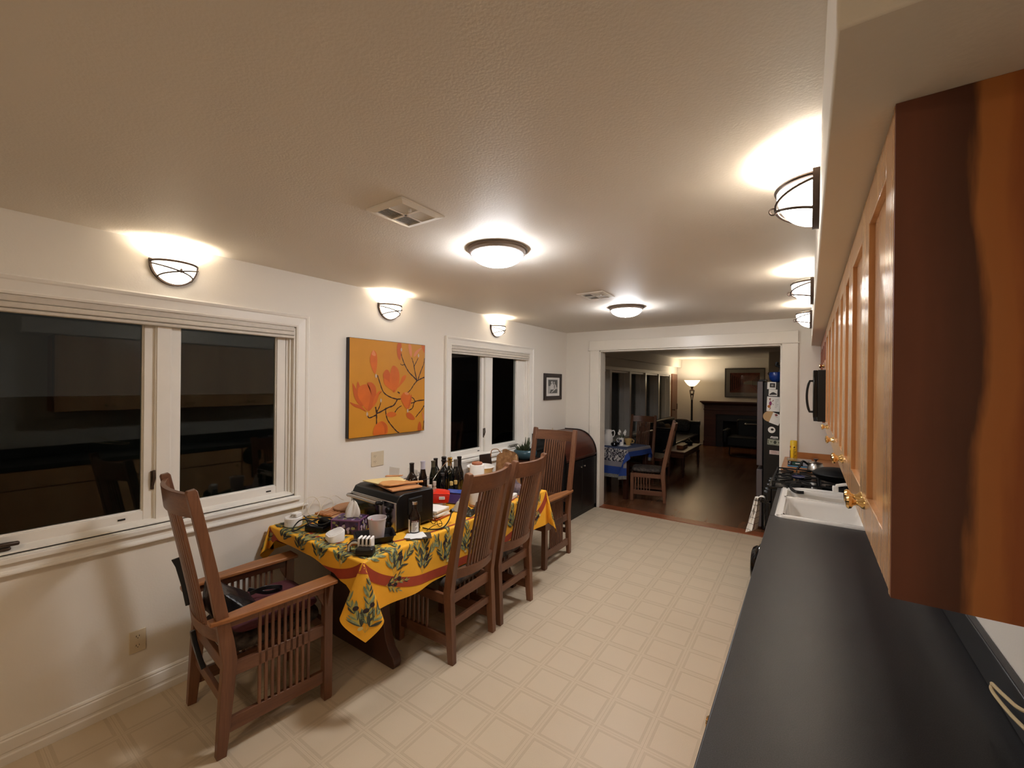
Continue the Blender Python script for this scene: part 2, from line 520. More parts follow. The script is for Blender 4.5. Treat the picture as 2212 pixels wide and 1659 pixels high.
def point(name, loc, w, col, r=0.03, parent=None):
    d = bpy.data.lights.new(name, 'POINT'); d.energy = w; d.color = col; d.shadow_soft_size = r
    o = bpy.data.objects.new(name, d); COL.objects.link(o); o.location = loc
    if parent is not None: o.parent = parent
    return o
def arc(c, r, a0, a1, n, f=lambda a, b: (a, b)):
    return [f(c[0] + r * cos(R(a0 + (a1 - a0) * i / n)), c[1] + r * sin(R(a0 + (a1 - a0) * i / n))) for i in range(n + 1)]
def catmull(pts, n=6):
    pts = [Vector(p) for p in pts]; out = []
    for i in range(len(pts) - 1):
        p0 = pts[max(i - 1, 0)]; p1 = pts[i]; p2 = pts[i + 1]; p3 = pts[min(i + 2, len(pts) - 1)]
        for k in range(n):
            t = k / n
            out.append(0.5 * ((2 * p1) + (p2 - p0) * t + (2 * p0 - 5 * p1 + 4 * p2 - p3) * t * t + (3 * p1 - p0 - 3 * p2 + p3) * t ** 3))
    out.append(pts[-1]); return out
RW = 3.31      # right wall
LY = 5.5586    # far kitchen wall
ZC = 2.44      # ceiling
YB = -2.9      # wall behind the photographer
# ================================================================== SETTING: kitchen shell
b = MB(); b.box(-0.14, RW + 0.14, YB, LY, -0.06, 0.0)
struct('floor', b, 'vinyl', smooth=None)
b = MB(); b.box(-0.14, RW + 0.14, YB, LY + 0.16, ZC, ZC + 0.06)
struct('ceiling', b, 'ceil', smooth=None)

W1 = (-0.45, 1.562, 0.915, 2.07)
W2 = (3.11, 4.55, 0.915, 2.07)
b = MB()
b.box(-0.14, 0, YB, LY + 0.16, 0, 0.915); b.box(-0.14, 0, YB, LY + 0.16, 2.07, ZC)
for a, c in ((YB, W1[0]), (W1[1], W2[0]), (W2[1], LY + 0.16)): b.box(-0.14, 0, a, c, 0.915, 2.07)
struct('wall_left', b, 'wall', smooth=None)
b = MB(); b.box(RW, RW + 0.14, YB, LY + 0.16, 0, ZC)
struct('wall_right', b, 'wall', smooth=None)
b = MB(); b.box(-0.14, RW + 0.14, YB - 0.14, YB, 0, ZC)
struct('wall_rear', b, 'wall', smooth=None)
OX0, OX1, OZ = 0.512, 2.657, 2.165
b = MB()
b.box(0, OX0, LY, LY + 0.16, 0, ZC); b.box(OX1, RW, LY, LY + 0.16, 0, ZC); b.box(OX0, OX1, LY, LY + 0.16, OZ, ZC)
struct('wall_far', b, 'wall', smooth=None)
# soffit over the cabinets
SX = 2.9175
b = MB(); b.box(SX, RW, 0.655, LY, 2.134, ZC)
struct('wall_soffit', b, 'wall', bevel=0.004)
# doorway trim
def trimbox(name, *bx, mt='trimoff', bev=0.003):
    b = MB()
    for q in bx: b.box(*q)
    return struct(name, b, mt, bevel=bev)
trimbox('trim_1', (0.378, OX0 + 0.004, LY - 0.022, LY - 0.0005, 0, 2.170))
trimbox('trim_2', (OX1 - 0.004, 2.803, LY - 0.022, LY - 0.0005, 0, 2.170))
trimbox('trim_3', (0.366, 2.803, LY - 0.026, LY - 0.0005, 2.178, 2.303), (0.35, 2.815, LY - 0.034, LY - 0.0005, 2.166, 2.180))
b = MB()
b.box(OX0 - 0.001, OX0 + 0.018, LY - 0.004, LY + 0.165, 0, OZ); b.box(OX1 - 0.018, OX1 + 0.001, LY - 0.004, LY + 0.165, 0, OZ)
b.box(OX0, OX1, LY - 0.004, LY + 0.165, OZ - 0.018, OZ + 0.001)
struct('door_1', b, 'trimoff', bevel=0.002)
b = MB(); b.box(OX0 + 0.018, OX1 - 0.018, LY - 0.012, LY + 0.16, -0.06, 0.008)
struct('trim_4', b, 'thresh', bevel=0.004)
# baseboard, left wall
b = MB()
prof = [(0.001, 0.0), (0.016, 0.0), (0.016, 0.035), (0.011, 0.042), (0.011, 0.050), (0.014, 0.056), (0.014, 0.104), (0.010, 0.110), (0.013, 0.116), (0.010, 0.124), (0.001, 0.127)]
b.prism(prof, 'y', YB, 4.60)
struct('baseboard_left', b, 'trim', smooth=None)
b = MB(); b.box(0.001, 0.376, LY - 0.014, LY - 0.001, 0, 0.12)
struct('baseboard_far', b, 'trim', bevel=0.003)

# ---- windows
def window(idx, o, panes, mull, crank_y, blindtop, lockz, side):
    y0, y1, z0, z1 = o
    root = sroot('window_%d' % idx, (0, y0, z0))
    def P(name, b, mts, **k):
        b.T = None
        ob = b.build(name, mts, root, **k); ob.location = (0, -y0, -z0); return ob
    # moulded picture-frame casing on the wall
    b = MB(); cw = 0.085
    prof = [(0.0, 0.0005), (0.0, 0.012), (0.010, 0.016), (0.016, 0.013), (0.060, 0.016), (0.066, 0.022), (0.078, 0.026), (0.085, 0.022), (0.085, 0.0005)]
    ring = []
    for d, x in prof:
        ring.append([(x, y0 - d, z0 - d), (x, y1 + d, z0 - d), (x, y1 + d, z1 + d), (x, y0 - d, z1 + d)])
    idxs = [[b.addv(p) for p in r] for r in ring]
    for r1, r2 in zip(idxs, idxs[1:]):
        for k in range(4): b.face((r1[k], r1[(k + 1) % 4], r2[(k + 1) % 4], r2[k]))
    P('casing', b, 'trim', smooth=None)
    # stool lip along the bottom
    b = MB(); b.box(0.0, 0.034, y0 - 0.03, y1 + 0.03, z0 - 0.030, z0 - 0.004); b.box(0, 0.03, y0 - 0.085, y1 + 0.085, z0 - 0.082, z0 - 0.068)
    P('sill', b, 'trim', bevel=0.004)
    # jamb liner with stepped stops
    b = MB()
    for t, xa, xb in ((0.012, -0.13, 0.0), (0.026, -0.13, -0.028), (0.040, -0.13, -0.046)):
        b.box(xa, xb, y0, y0 + t, z0, z1); b.box(xa, xb, y1 - t, y1, z0, z1); b.box(xa, xb, y0, y1, z1 - t, z1); b.box(xa, xb, y0, y1, z0, z0 + t * 0.7)
    b.hexa([(-0.046, y0, z0), (0, y0, z0), (0, y1, z0), (-0.046, y1, z0)], [(-0.046, y0, z0 + 0.028), (0, y0, z0 + 0.014), (0, y1, z0 + 0.014), (-0.046, y1, z0 + 0.028)])
    b.box(-0.125, -0.030, mull[0] + 0.050, mull[1] - 0.050, z0, z1)
    b.box(-0.125, -0.036, mull[0] + 0.044, mull[1] - 0.044, z0, z1)
    P('jamb', b, 'trim', bevel=0.002)
    for pi_, (ga, gb, sa, sb) in enumerate(panes):
        b = MB(); gz0, gz1 = z0 + 0.076, z1 - 0.06
        for xa, xb, e in ((-0.09, -0.050, 0.0), (-0.085, -0.060, 0.006)):
            b.box(xa, xb, sa, ga + e, z0 + 0.018, z1 - 0.02); b.box(xa, xb, gb - e, sb, z0 + 0.018, z1 - 0.02)
            b.box(xa, xb, ga, gb, z0 + 0.018, gz0 + e); b.box(xa, xb, ga, gb, gz1 - e, z1 - 0.02)
        P('sash', b, 'trim', bevel=0.003)
        b = MB(); b.box(-0.076, -0.071, ga - 0.004, gb + 0.004, gz0 - 0.004, gz1 + 0.004)
        P('glass', b, 'glass', smooth=None)
    # raised cellular blind packed under the head
    b = MB(); zt = z1 - 0.002
    b.box(-0.040, 0.002, y0 + 0.006, y1 - 0.006, zt - 0.030, zt)
    b.box(-0.036, 0.009, y0 + 0.008, y1 - 0.008, zt - 0.058, zt - 0.0315)
    b.box(-0.038, 0.004, y0 + 0.008, y1 - 0.008, zt - 0.078, zt - 0.0595)
    P('blind', b, 'blind', bevel=0.006, seg=3)
    # crank folded on the stool, sash locks
    b = MB()
    cy = crank_y
    b.sweep([(-0.030, cy - 0.10, z0 + 0.045), (-0.010, cy - 0.05, z0 + 0.048), (-0.008, cy + 0.02, z0 + 0.048), (-0.012, cy + 0.055, z0 + 0.045)], 0.024, 0.018, (1, 0, 0), ws=[0.02, 0.028, 0.028, 0.018])
    b.box(-0.040, -0.004, cy - 0.12, cy + 0.03, z0 + 0.020, z0 + 0.036)
    P('crank', b, 'bronze' if idx == 1 else 'steel', bevel=0.006, seg=3)
    b = MB(); b.box(-0.052, -0.040, lockz[0] - 0.008, lockz[0] + 0.008, lockz[1], lockz[1] + 0.10)
    b.sweep([(-0.04, lockz[0], lockz[1] + 0.02), (-0.030, lockz[0] + 0.004, lockz[1] + 0.06), (-0.034, lockz[0] + 0.004, lockz[1] + 0.105)], 0.012, 0.008, (0, 1, 0))
    P('latch', b, 'bronze', bevel=0.002)
    b = MB()
    for a, ln in side:
        b.box(-0.052, -0.0465, a, a + ln, z0 + 0.045, z0 + 0.053)
    P('sash_clip', b, 'slot')
    return root
window(1, W1, ((-0.36, 0.762, -0.41, 0.812), (0.924, 1.464, 0.874, 1.52)), (0.762, 0.924), 0.265, 0, (0.80, 1.10), ((0.93, 0.07), (0.66, 0.03), (1.40, 0.03)))
window(2, W2, ((3.175, 3.656, 3.135, 3.70), (3.857, 4.345, 3.81, 4.51)), (3.656, 3.857), 4.27, 0, (3.70, 1.10), ((3.60, 0.03),))

# night garden outside: a dim wall of hedge
b = MB(); b.box(-4.2, -4.0, -5, 7, -0.5, 1.5)
o = struct('exterior_hedge', b, 'amber_out', smooth=None)

# ================================================================== SETTING: living room
LF = 13.2
b = MB(); b.box(-1.2, 4.4, LY + 0.16, LF + 0.1, -0.06, 0.0)
struct('floor_living', b, 'hardwood', smooth=None)
b = MB(); b.box(-1.2, 4.4, LY + 0.16, LF + 0.1, 2.455, 2.52)
struct('ceiling_living', b, 'ceil', smooth=None)
b = MB(); b.box(-1.2, 4.4, LF, LF + 0.1, 0, 2.455)
struct('wall_living_far', b, 'wall', smooth=None)
b = MB(); b.box(4.3, 4.4, LY + 0.16, LF, 0, 2.455)
struct('wall_living_right', b, 'wall', smooth=None)
b = MB(); b.box(2.176, 4.3, 11.0, LF, 0, 2.455)
struct('wall_chimney_return', b, 'wall', smooth=None)
b = MB(); b.box(-1.2, -0.14, LY + 0.0, LY + 0.16, 0, 2.455); b.box(RW + 0.14, 4.4, LY, LY + 0.16, 0, 2.455)
struct('wall_living_near', b, 'wall', smooth=None)
b = MB()
b.box(-0.75, -0.18, LY + 0.16, LF, 2.225, 2.455)
b.box(-0.60, -0.30, LY + 0.16, LF, 2.06, 2.225)
b.box(-0.60, -0.33, LY + 0.16, LF, 0, 0.55)
b.box(-0.60, -0.30, 12.42, LF, 0.55, 2.06); b.box(-0.60, -0.30, LY + 0.16, 6.5, 0.55, 2.06)
struct('wall_living_left', b, 'wall', smooth=None)
posts = [6.85, 7.99, 9.12, 10.2, 11.3, 12.40]
wr = sroot('window_3', (-0.3, 6.5, 0.55))
def P3(name, b, mt, **k):
    ob = b.build(name, mt, wr, **k); ob.location = (0.3, -6.5, -0.55); return ob
b = MB()
b.box(-0.60, -0.285, 6.5, 12.42, 1.985, 2.06); b.box(-0.60, -0.31, 6.5, 12.42, 1.945, 1.985); b.box(-0.6, -0.27, 6.5, 12.42, 0.55, 0.60)
P3('head_rail', b, 'trim', bevel=0.004)
for y in posts:
    b = MB(); b.box(-0.52, -0.285, y - 0.05, y + 0.05, 0.6, 2.0); b.box(-0.53, -0.40, y - 0.085, y + 0.085, 0.6, 1.96)
    P3('mullion', b, 'trim', bevel=0.003)
for a, c in zip(posts, posts[1:]):
    b = MB(); b.box(-0.512, -0.506, a + 0.08, c - 0.08, 0.6, 1.96)
    P3('glass', b, 'glass', smooth=None)
b = MB(); b.box(-0.299, -0.270, 12.52, 13.12, 0, 2.02)
dr = struct('door_2', b, 'doorwood', bevel=0.004)
b = MB(); b.lathe([(0.0, 0), (0.012, 0), (0.010, 0.03), (0.026, 0.05), (0.026, 0.06), (0.0, 0.07)], 14)
k = b.build('door_handle', 'black', dr); k.location = (-0.27, 12.60, 1.0); k.rotation_euler = (0, R(90), 0)
b = MB(); b.box(-0.272, -0.262, 13.085, 13.125, 1.0, 1.16)
b.build('hinge', 'black', dr)
b = MB(); b.box(-0.3, 2.176, LF - 0.018, LF - 0.0005, 0, 0.11); b.box(-0.3, 2.176, LF - 0.024, LF - 0.0005, 0, 0.03)
struct('baseboard_living', b, 'trim', bevel=0.003)
# ================================================================== LAMPS
def flush_lamp(loc, label, gm=None):
    t = thing('ceiling_light', label, 'ceiling light', loc, 0, 'flush ceiling lights')
    b = MB(); b.lathe([(0.0, -0.001), (0.166, -0.001), (0.167, -0.008), (0.162, -0.013), (0.157, -0.015), (0.153, -0.028), (0.147, -0.032), (0.143, -0.032), (0.143, -0.022), (0.0, -0.022)], 56)
    b.build('rim', 'lampbronze', t)
    b = MB()
    pr = [(0.1425 * cos(R(a)), -0.026 - 0.068 * sin(R(a))) for a in range(0, 91, 9)]
    pr[-1] = (0.0, -0.094)
    b.lathe(pr, 48)
    b.build('glass_bowl', gm or emat('lamp_glass_cool', COL_CEIL, CEIL_GLASS), t)
    return t
flush_lamp((1.472, 1.895, ZC), 'flush dome ceiling light with bronze rim, beside the nearer air vent')
flush_lamp((1.457, 3.98, ZC), 'flush dome ceiling light with bronze rim, nearest the wide doorway')

flush_lamp((1.50, -1.05, ZC), 'flush dome ceiling light with bronze rim, overhead behind the camera', emat('lamp_glass_warm', (1.0, 0.76, 0.50), CEIL_GLASS * 0.62))

SG = emat('sconce_glass_warm', (1.0, 0.86, 0.68), SCONCE_GLASS * 0.36)
SG2 = emat('sconce_glass_soffit', (1.0, 0.93, 0.84), SCONCE_GLASS * 0.9)
def sconce(loc, rz, label, group, s=1.0, gm=None, watts=SCONCE_W, col=COL_SCONCE):
    """half-bowl wall light; local +x points out of the wall"""
    t = thing('wall_sconce', label, 'wall light', loc, rz, group)
    r = 0.104 * s; dp = 0.100 * s; h = 0.112 * s
    b = MB()
    # bronze half hoop against the wall
    pts = [(0.006, r * cos(R(a)), -h * sin(R(a))) for a in range(0, 181, 6)]
    b.sweep([(0.006, r, 0.012 * s)] + pts + [(0.006, -r, 0.012 * s)], 0.022 * s, 0.013 * s, (1, 0, 0))
    b.build('back_hoop', 'bronze', t)
    # rim arc
    b = MB(); b.tube([(0.006 + dp * sin(R(a)), r * cos(R(a)), 0.0) for a in range(0, 181, 6)], 0.0066 * s, 8)
    b.build('rim', 'bronze', t)
    # glass bowl
    b = MB(); q = 0.95
    def fn(u, v):
        ph = R(90 * v); th = R(180 * u)
        return (0.010 + dp * q * cos(ph) * sin(th), r * q * cos(ph) * cos(th), -0.004 - h * 0.93 * sin(ph))
    b.grid(fn, 28, 12)
    b.build('glass_bowl', gm or SG, t, smooth=80, solid=0.003)
    # crossing straps, proud of the glass
    b = MB()
    for sg in (1, -1):
        pts = []
        for i in range(21):
            th = R(2 + 176 * i / 20); ph = R(5 + 40 * i / 20)
            pts.append((0.012 + dp * 1.06 * cos(ph) * sin(th), sg * r * 1.03 * cos(ph) * cos(th), -0.004 - h * 1.0 * sin(ph)))
        b.tube(pts, 0.0042 * s, 6)
    b.build('strap', 'bronze', t)
    zc = -h * 0.43
    b = MB(); b.tube([(0.006 + dp * 1.02 + 0.006 * s + 0.010 * s * cos(a), 0.0 , zc + 0.010 * s * sin(a)) for a in [2 * pi * i / 16 for i in range(16)]], 0.003 * s, 6, closed=True)
    b.build('finial', 'bronze', t)
    b = MB(); b.ball((0.042 * s, 0, -0.086 * s), 0.013 * s, 12, 8)
    b.build('bulb', emat('bulb', (1.0, 0.9, 0.75), 12.0), t)
    point('sconce_light', (0.042 * s, 0, -0.055 * s), watts, col, 0.017 * s, t)
    return t
sconce((0.0, 0.872, 2.335), 0, 'bronze strapped half-bowl wall light above the large window', 'half-bowl wall lights')
sconce((0.0, 2.345, 2.335), 0, 'bronze strapped half-bowl wall light above the orange painting', 'half-bowl wall lights')
sconce((0.0, 3.845, 2.335), 0, 'bronze strapped half-bowl wall light above the smaller window', 'half-bowl wall lights')
for y, lb in ((1.70, 'bronze half-bowl wall light on the soffit, nearest the camera'), (3.27, 'bronze half-bowl wall light on the soffit, middle one of three'), (4.62, 'bronze half-bowl wall light on the soffit, closest to the doorway')):
    sconce((SX, y, 2.345), R(180), lb, 'half-bowl wall lights', 1.12, SG2, SCONCE_W * 1.5, COL_SOFFIT)

def vent(x0, x1, y0, y1, label):
    cx, cy = (x0 + x1) / 2, (y0 + y1) / 2
    t = thing('ceiling_vent', label, 'air vent', (cx, cy, ZC), 0, 'ceiling air vents')
    w, d = (x1 - x0) / 2, (y1 - y0) / 2
    b = MB(); b.box(-w * 0.8, w * 0.8, -d * 0.8, d * 0.8, -0.0025, -0.001)
    b.build('backing', 'vent_dark', t, smooth=None)
    b = MB(); f = 0.032
    for a in (-1, 1):
        b.hexa([(a * w, -d, -0.001), (a * w, d, -0.001), (a * (w - f), d - f, -0.001), (a * (w - f), -d + f, -0.001)], [(a * (w - 0.004), -d + 0.004, -0.007), (a * (w - 0.004), d - 0.004, -0.007), (a * (w - f), d - f, -0.012), (a * (w - f), -d + f, -0.012)])
        b.hexa([(-w, a * d, -0.001), (w, a * d, -0.001), (w - f, a * (d - f), -0.001), (-w + f, a * (d - f), -0.001)], [(-w + 0.004, a * (d - 0.004), -0.007), (w - 0.004, a * (d - 0.004), -0.007), (w - f, a * (d - f), -0.012), (-w + f, a * (d - f), -0.012)])
    b.box(-0.006, 0.006, -d + f, d - f, -0.012, -0.003); b.box(-w + f, w - f, -0.006, 0.006, -0.012, -0.003)
    b.build('frame', 'trim', t, smooth=None)
    b = MB()
    n = 8
    for hx in (-1, 1):
        for hy in (-1, 1):
            a0, a1 = (0.006, w - f) if hx > 0 else (-w + f, -0.006)
            c0, c1 = (0.006, d - f) if hy > 0 else (-d + f, -0.006)
            for k in range(n):
                x = a0 + (a1 - a0) * (k + 0.5) / n
                tl = 0.004 if hx < 0 else -0.004
                b.sweep([(x, c0, -0.0075), (x, c1, -0.0075)], 0.0075, 0.0010, (1, 0, 0.9 if hx > 0 else -0.9))
    b.build('louvre', 'trim', t, smooth=None)
    b = MB(); b.box(0.055, 0.068, -d * 0.30, -d * 0.22, -0.022, -0.010)
    b.build('lever', 'white', t, bevel=0.002)
vent(1.321, 1.557, 1.143, 1.392, 'white square ceiling vent with four louvred quarters, nearer one')
vent(1.322, 1.554, 3.175, 3.441, 'white square ceiling vent with four louvred quarters, just before the far ceiling light')

# ================================================================== WALL ITEMS
def outlet(y0, y1, z0, z1, label, duplex=True, nm='wall_outlet'):
    t = thing(nm, label, 'power outlet', (0, (y0 + y1) / 2, (z0 + z1) / 2), 0, 'ivory wall outlets')
    w, h = (y1 - y0) / 2, (z1 - z0) / 2
    b = MB(); b.box(0.0005, 0.006, -w, w, -h, h)
    b.build('cover_plate', 'ivory', t, bevel=0.003)
    return t, w, h
t, w, h = outlet(0.697, 0.767, 0.264, 0.380, 'ivory duplex outlet low on the wall behind the armchair')
def recept(t, yc, zc):
    b = MB(); pts = [(0.017 * cos(a), 0.0135 * sin(a)) for a in [2 * pi * i / 20 for i in range(20)]]
    b.T = Matrix.Translation((0.0, yc, zc)); b.prism(pts, 'x', 0.006, 0.0078)
    o = b.build('socket', 'ivory', t, smooth=None)
    b = MB(); b.T = Matrix.Translation((0.0, yc, zc))
    b.box(0.0076, 0.0082, -0.0075, -0.0050, -0.001, 0.008); b.box(0.0076, 0.0082, 0.0050, 0.0072, 0.0, 0.008); b.box(0.0076, 0.0082, -0.0018, 0.0018, -0.0085, -0.0045)
    b.build('slot', 'slot', o, smooth=None)
for z in (0.024, -0.024): recept(t, 0.0, z)
t, w, h = outlet(2.189, 2.310, 1.012, 1.132, 'ivory double-gang outlet plate under the orange painting')
for z in (0.022, -0.022): recept(t, -0.028, z)
t, w, h = outlet(5.145, 5.178, 1.030, 1.090, 'small grey wall plate between small framed photo and roll-top cabinet', nm='wall_plate')

# orange magnolia canvas
PY0, PY1, PZ0, PZ1 = 1.955, 2.727, 1.270, 2.032
t = thing('flower_painting', 'square orange canvas painting of magnolia branches in a dark edge', 'painting', (0, (PY0 + PY1) / 2, PZ0))
b = MB(); b.box(0.001, 0.037, -0.390, 0.390, -0.005, 0.767)
b.build('frame', mat('frame_edge', '#1d120e', 0.4), t, bevel=0.001)
pm = [mat('paint_ground', (0.56, 0.235, 0.013, 1), 0.5, var=0.12, scale=3), mat('paint_petal', (0.60, 0.125, 0.010, 1), 0.5, var=0.18, scale=9),
      mat('paint_petal_deep', (0.47, 0.088, 0.010, 1), 0.5), mat('paint_petal_pale', (0.60, 0.20, 0.075, 1), 0.5), mat('paint_branch', '#2a0f12', 0.5), mat('paint_bud', '#b8a08c', 0.5)]
b = MB(); b.mset(0); S = 0.766
b.box(0.036, 0.0395, -0.3855, 0.3855, -0.002, 0.764)
lay = [0.0397]
def PP(u, v):   # u right, v down (0..1) -> canvas
    return (lay[0], -0.383 + u * S, 0.763 - v * S * 0.997)
def petal(pts, mi, n=5):
    """closed smooth outline through the points"""
    q = [Vector((p[0], p[1], 0)) for p in pts]; N = len(q); out = []
    for i in range(N):
        p0, p1, p2, p3 = q[i - 1], q[i], q[(i + 1) % N], q[(i + 2) % N]
        for k in range(n):
            s = k / n
            out.append(0.5 * ((2 * p1) + (p2 - p0) * s + (2 * p0 - 5 * p1 + 4 * p2 - p3) * s * s + (3 * p1 - p0 - 3 * p2 + p3) * s ** 3))
    lay[0] += 0.00006
    b.mset(mi)
    c = sum(out, Vector()) / len(out)
    ci = b.addv(PP(c.x, c.y)); ids = [b.addv(PP(min(max(p.x, 0.002), 0.998), min(max(p.y, 0.002), 0.998))) for p in out]
    for i in range(len(ids)): b.face((ci, ids[(i + 1) % len(ids)], ids[i]))
def branch(pts, w0, w1, mi=4):
    q = catmull([(p[0], p[1], 0) for p in pts], 4)
    lay[0] += 0.00006; b.mset(mi); L = []
    for i, p in enumerate(q):
        tt = (q[min(i + 1, len(q) - 1)] - q[max(i - 1, 0)]).normalized(); nn = Vector((-tt.y, tt.x, 0))
        w = (w0 + (w1 - w0) * i / (len(q) - 1)) * (1 + 0.25 * sin(i * 2.3))
        a = p + nn * w; c = p - nn * w
        L.append((b.addv(PP(a.x, a.y)), b.addv(PP(c.x, c.y))))
    for (a, c), (d, e) in zip(L, L[1:]): b.face((a, d, e, c))
# branches (u, v) read left to right, top to bottom
branch([(0.998, 0.375), (0.93, 0.40), (0.885, 0.42), (0.84, 0.46), (0.79, 0.52), (0.745, 0.555)], 0.007, 0.005)
branch([(0.885, 0.42), (0.84, 0.38), (0.76, 0.32), (0.70, 0.24), (0.655, 0.15), (0.64, 0.085)], 0.008, 0.004)
branch([(0.70, 0.235), (0.66, 0.245), (0.635, 0.23)], 0.005, 0.003)
branch([(0.885, 0.42), (0.855, 0.33), (0.828, 0.22), (0.80, 0.155)], 0.007, 0.004)
branch([(0.832, 0.26), (0.87, 0.20), (0.90, 0.15)], 0.006, 0.003)
branch([(0.90, 0.40), (0.945, 0.30), (0.985, 0.22), (0.998, 0.15)], 0.006, 0.004)
branch([(0.33, 0.365), (0.36, 0.44), (0.41, 0.545), (0.50, 0.60), (0.60, 0.625), (0.66, 0.62)], 0.005, 0.007)
branch([(0.60, 0.625), (0.55, 0.69), (0.47, 0.715), (0.36, 0.76), (0.325, 0.765)], 0.007, 0.008)
branch([(0.325, 0.97), (0.325, 0.86), (0.322, 0.76), (0.31, 0.70)], 0.006, 0.008)
branch([(0.325, 0.755), (0.36, 0.70), (0.375, 0.655)], 0.007, 0.004)
branch([(0.32, 0.785), (0.24, 0.81), (0.215, 0.79), (0.21, 0.755)], 0.007, 0.004)
branch([(0.44, 0.715), (0.445, 0.78), (0.47, 0.85), (0.54, 0.93), (0.60, 0.985), (0.63, 0.998)], 0.006, 0.006)
branch([(0.565, 0.77), (0.605, 0.725), (0.66, 0.70)], 0.006, 0.004)
branch([(0.735, 0.72), (0.76, 0.755), (0.82, 0.73), (0.855, 0.66), (0.998, 0.645)], 0.005, 0.007)
branch([(0.855, 0.655), (0.83, 0.62), (0.785, 0.605)], 0.006, 0.004)
branch([(0.85, 0.665), (0.80, 0.675), (0.755, 0.67)], 0.006, 0.004)
branch([(0.998, 0.71), (0.96, 0.76), (0.90, 0.81), (0.87, 0.84)], 0.006, 0.005)
branch([(0.998, 0.88), (0.985, 0.99)], 0.005, 0.006)
branch([(0.63, 0.56), (0.60, 0.545)], 0.008, 0.006)
# blossoms
petal([(0.275, 0.105), (0.315, 0.14), (0.325, 0.24), (0.305, 0.345), (0.275, 0.33), (0.235, 0.23), (0.245, 0.15)], 1)
petal([(0.275, 0.105), (0.305, 0.15), (0.29, 0.165), (0.255, 0.15)], 3)
petal([(0.60, 0.0), (0.645, 0.0), (0.645, 0.10), (0.63, 0.19), (0.595, 0.15), (0.585, 0.06)], 2)
petal([(0.75, 0.0), (0.79, 0.02), (0.80, 0.12), (0.785, 0.145), (0.755, 0.08)], 3)
petal([(0.83, 0.14), (0.845, 0.09), (0.90, 0.05), (0.955, 0.03), (0.90, 0.085), (0.86, 0.13)], 3)
petal([(0.94, 0.0), (0.998, 0.0), (0.998, 0.09)], 1)
petal([(0.43, 0.31), (0.47, 0.31), (0.50, 0.37), (0.505, 0.44), (0.45, 0.47), (0.42, 0.42), (0.40, 0.36)], 2)
petal([(0.54, 0.255), (0.60, 0.29), (0.625, 0.38), (0.61, 0.47), (0.565, 0.535), (0.50, 0.49), (0.49, 0.38), (0.51, 0.29)], 1)
petal([(0.41, 0.40), (0.46, 0.42), (0.51, 0.47), (0.55, 0.535), (0.49, 0.51), (0.42, 0.46)], 1)
petal([(0.72, 0.36), (0.70, 0.41), (0.64, 0.47), (0.60, 0.50), (0.63, 0.44), (0.67, 0.37)], 1)
petal([(0.57, 0.535), (0.545, 0.55), (0.53, 0.535), (0.55, 0.52)], 2)
petal([(0.03, 0.455), (0.06, 0.49), (0.10, 0.56), (0.16, 0.68), (0.10, 0.66), (0.05, 0.58)], 2)
petal([(0.09, 0.435), (0.12, 0.50), (0.12, 0.58), (0.08, 0.52)], 2)
petal([(0.10, 0.50), (0.16, 0.465), (0.22, 0.47), (0.27, 0.52), (0.265, 0.63), (0.21, 0.735), (0.14, 0.65), (0.095, 0.58)], 1)
petal([(0.20, 0.45), (0.26, 0.445), (0.31, 0.50), (0.31, 0.60), (0.27, 0.70), (0.215, 0.735), (0.24, 0.60), (0.235, 0.50)], 2)
petal([(0.385, 0.535), (0.36, 0.555), (0.32, 0.65), (0.27, 0.70), (0.29, 0.61), (0.34, 0.54)], 1)
petal([(0.0, 0.64), (0.06, 0.66), (0.13, 0.68), (0.19, 0.74), (0.12, 0.71), (0.05, 0.685)], 2)
petal([(0.70, 0.55), (0.76, 0.565), (0.80, 0.62), (0.785, 0.70), (0.745, 0.745), (0.69, 0.70), (0.645, 0.62), (0.66, 0.575)], 1)
petal([(0.80, 0.575), (0.80, 0.64), (0.765, 0.72), (0.75, 0.74), (0.775, 0.63)], 2)
petal([(0.70, 0.55), (0.75, 0.555), (0.755, 0.58), (0.71, 0.575)], 3)
petal([(0.445, 0.785), (0.50, 0.76), (0.56, 0.77), (0.585, 0.80), (0.53, 0.82), (0.47, 0.81)], 1)
petal([(0.73, 0.785), (0.79, 0.79), (0.85, 0.845), (0.84, 0.87), (0.78, 0.86), (0.735, 0.83)], 2)
petal([(0.905, 0.93), (0.93, 0.895), (0.955, 0.94), (0.955, 0.998), (0.90, 0.998)], 2)
petal([(0.965, 0.78), (0.998, 0.83), (0.998, 0.89), (0.975, 0.85)], 3)
petal([(0.30, 0.998), (0.28, 0.96), (0.31, 0.89), (0.39, 0.855), (0.45, 0.89), (0.47, 0.94), (0.45, 0.998)], 1)
petal([(0.38, 0.86), (0.44, 0.885), (0.46, 0.95), (0.43, 0.995), (0.42, 0.92)], 2)
for u, v in ((0.90, 0.125), (0.375, 0.635), (0.645, 0.075), (0.31, 0.375), (0.205, 0.77), (0.745, 0.76)):
    petal([(u - 0.012, v), (u, v - 0.024), (u + 0.013, v), (u, v + 0.022)], 5, 3)
b.build('canvas', pm, t, smooth=None)

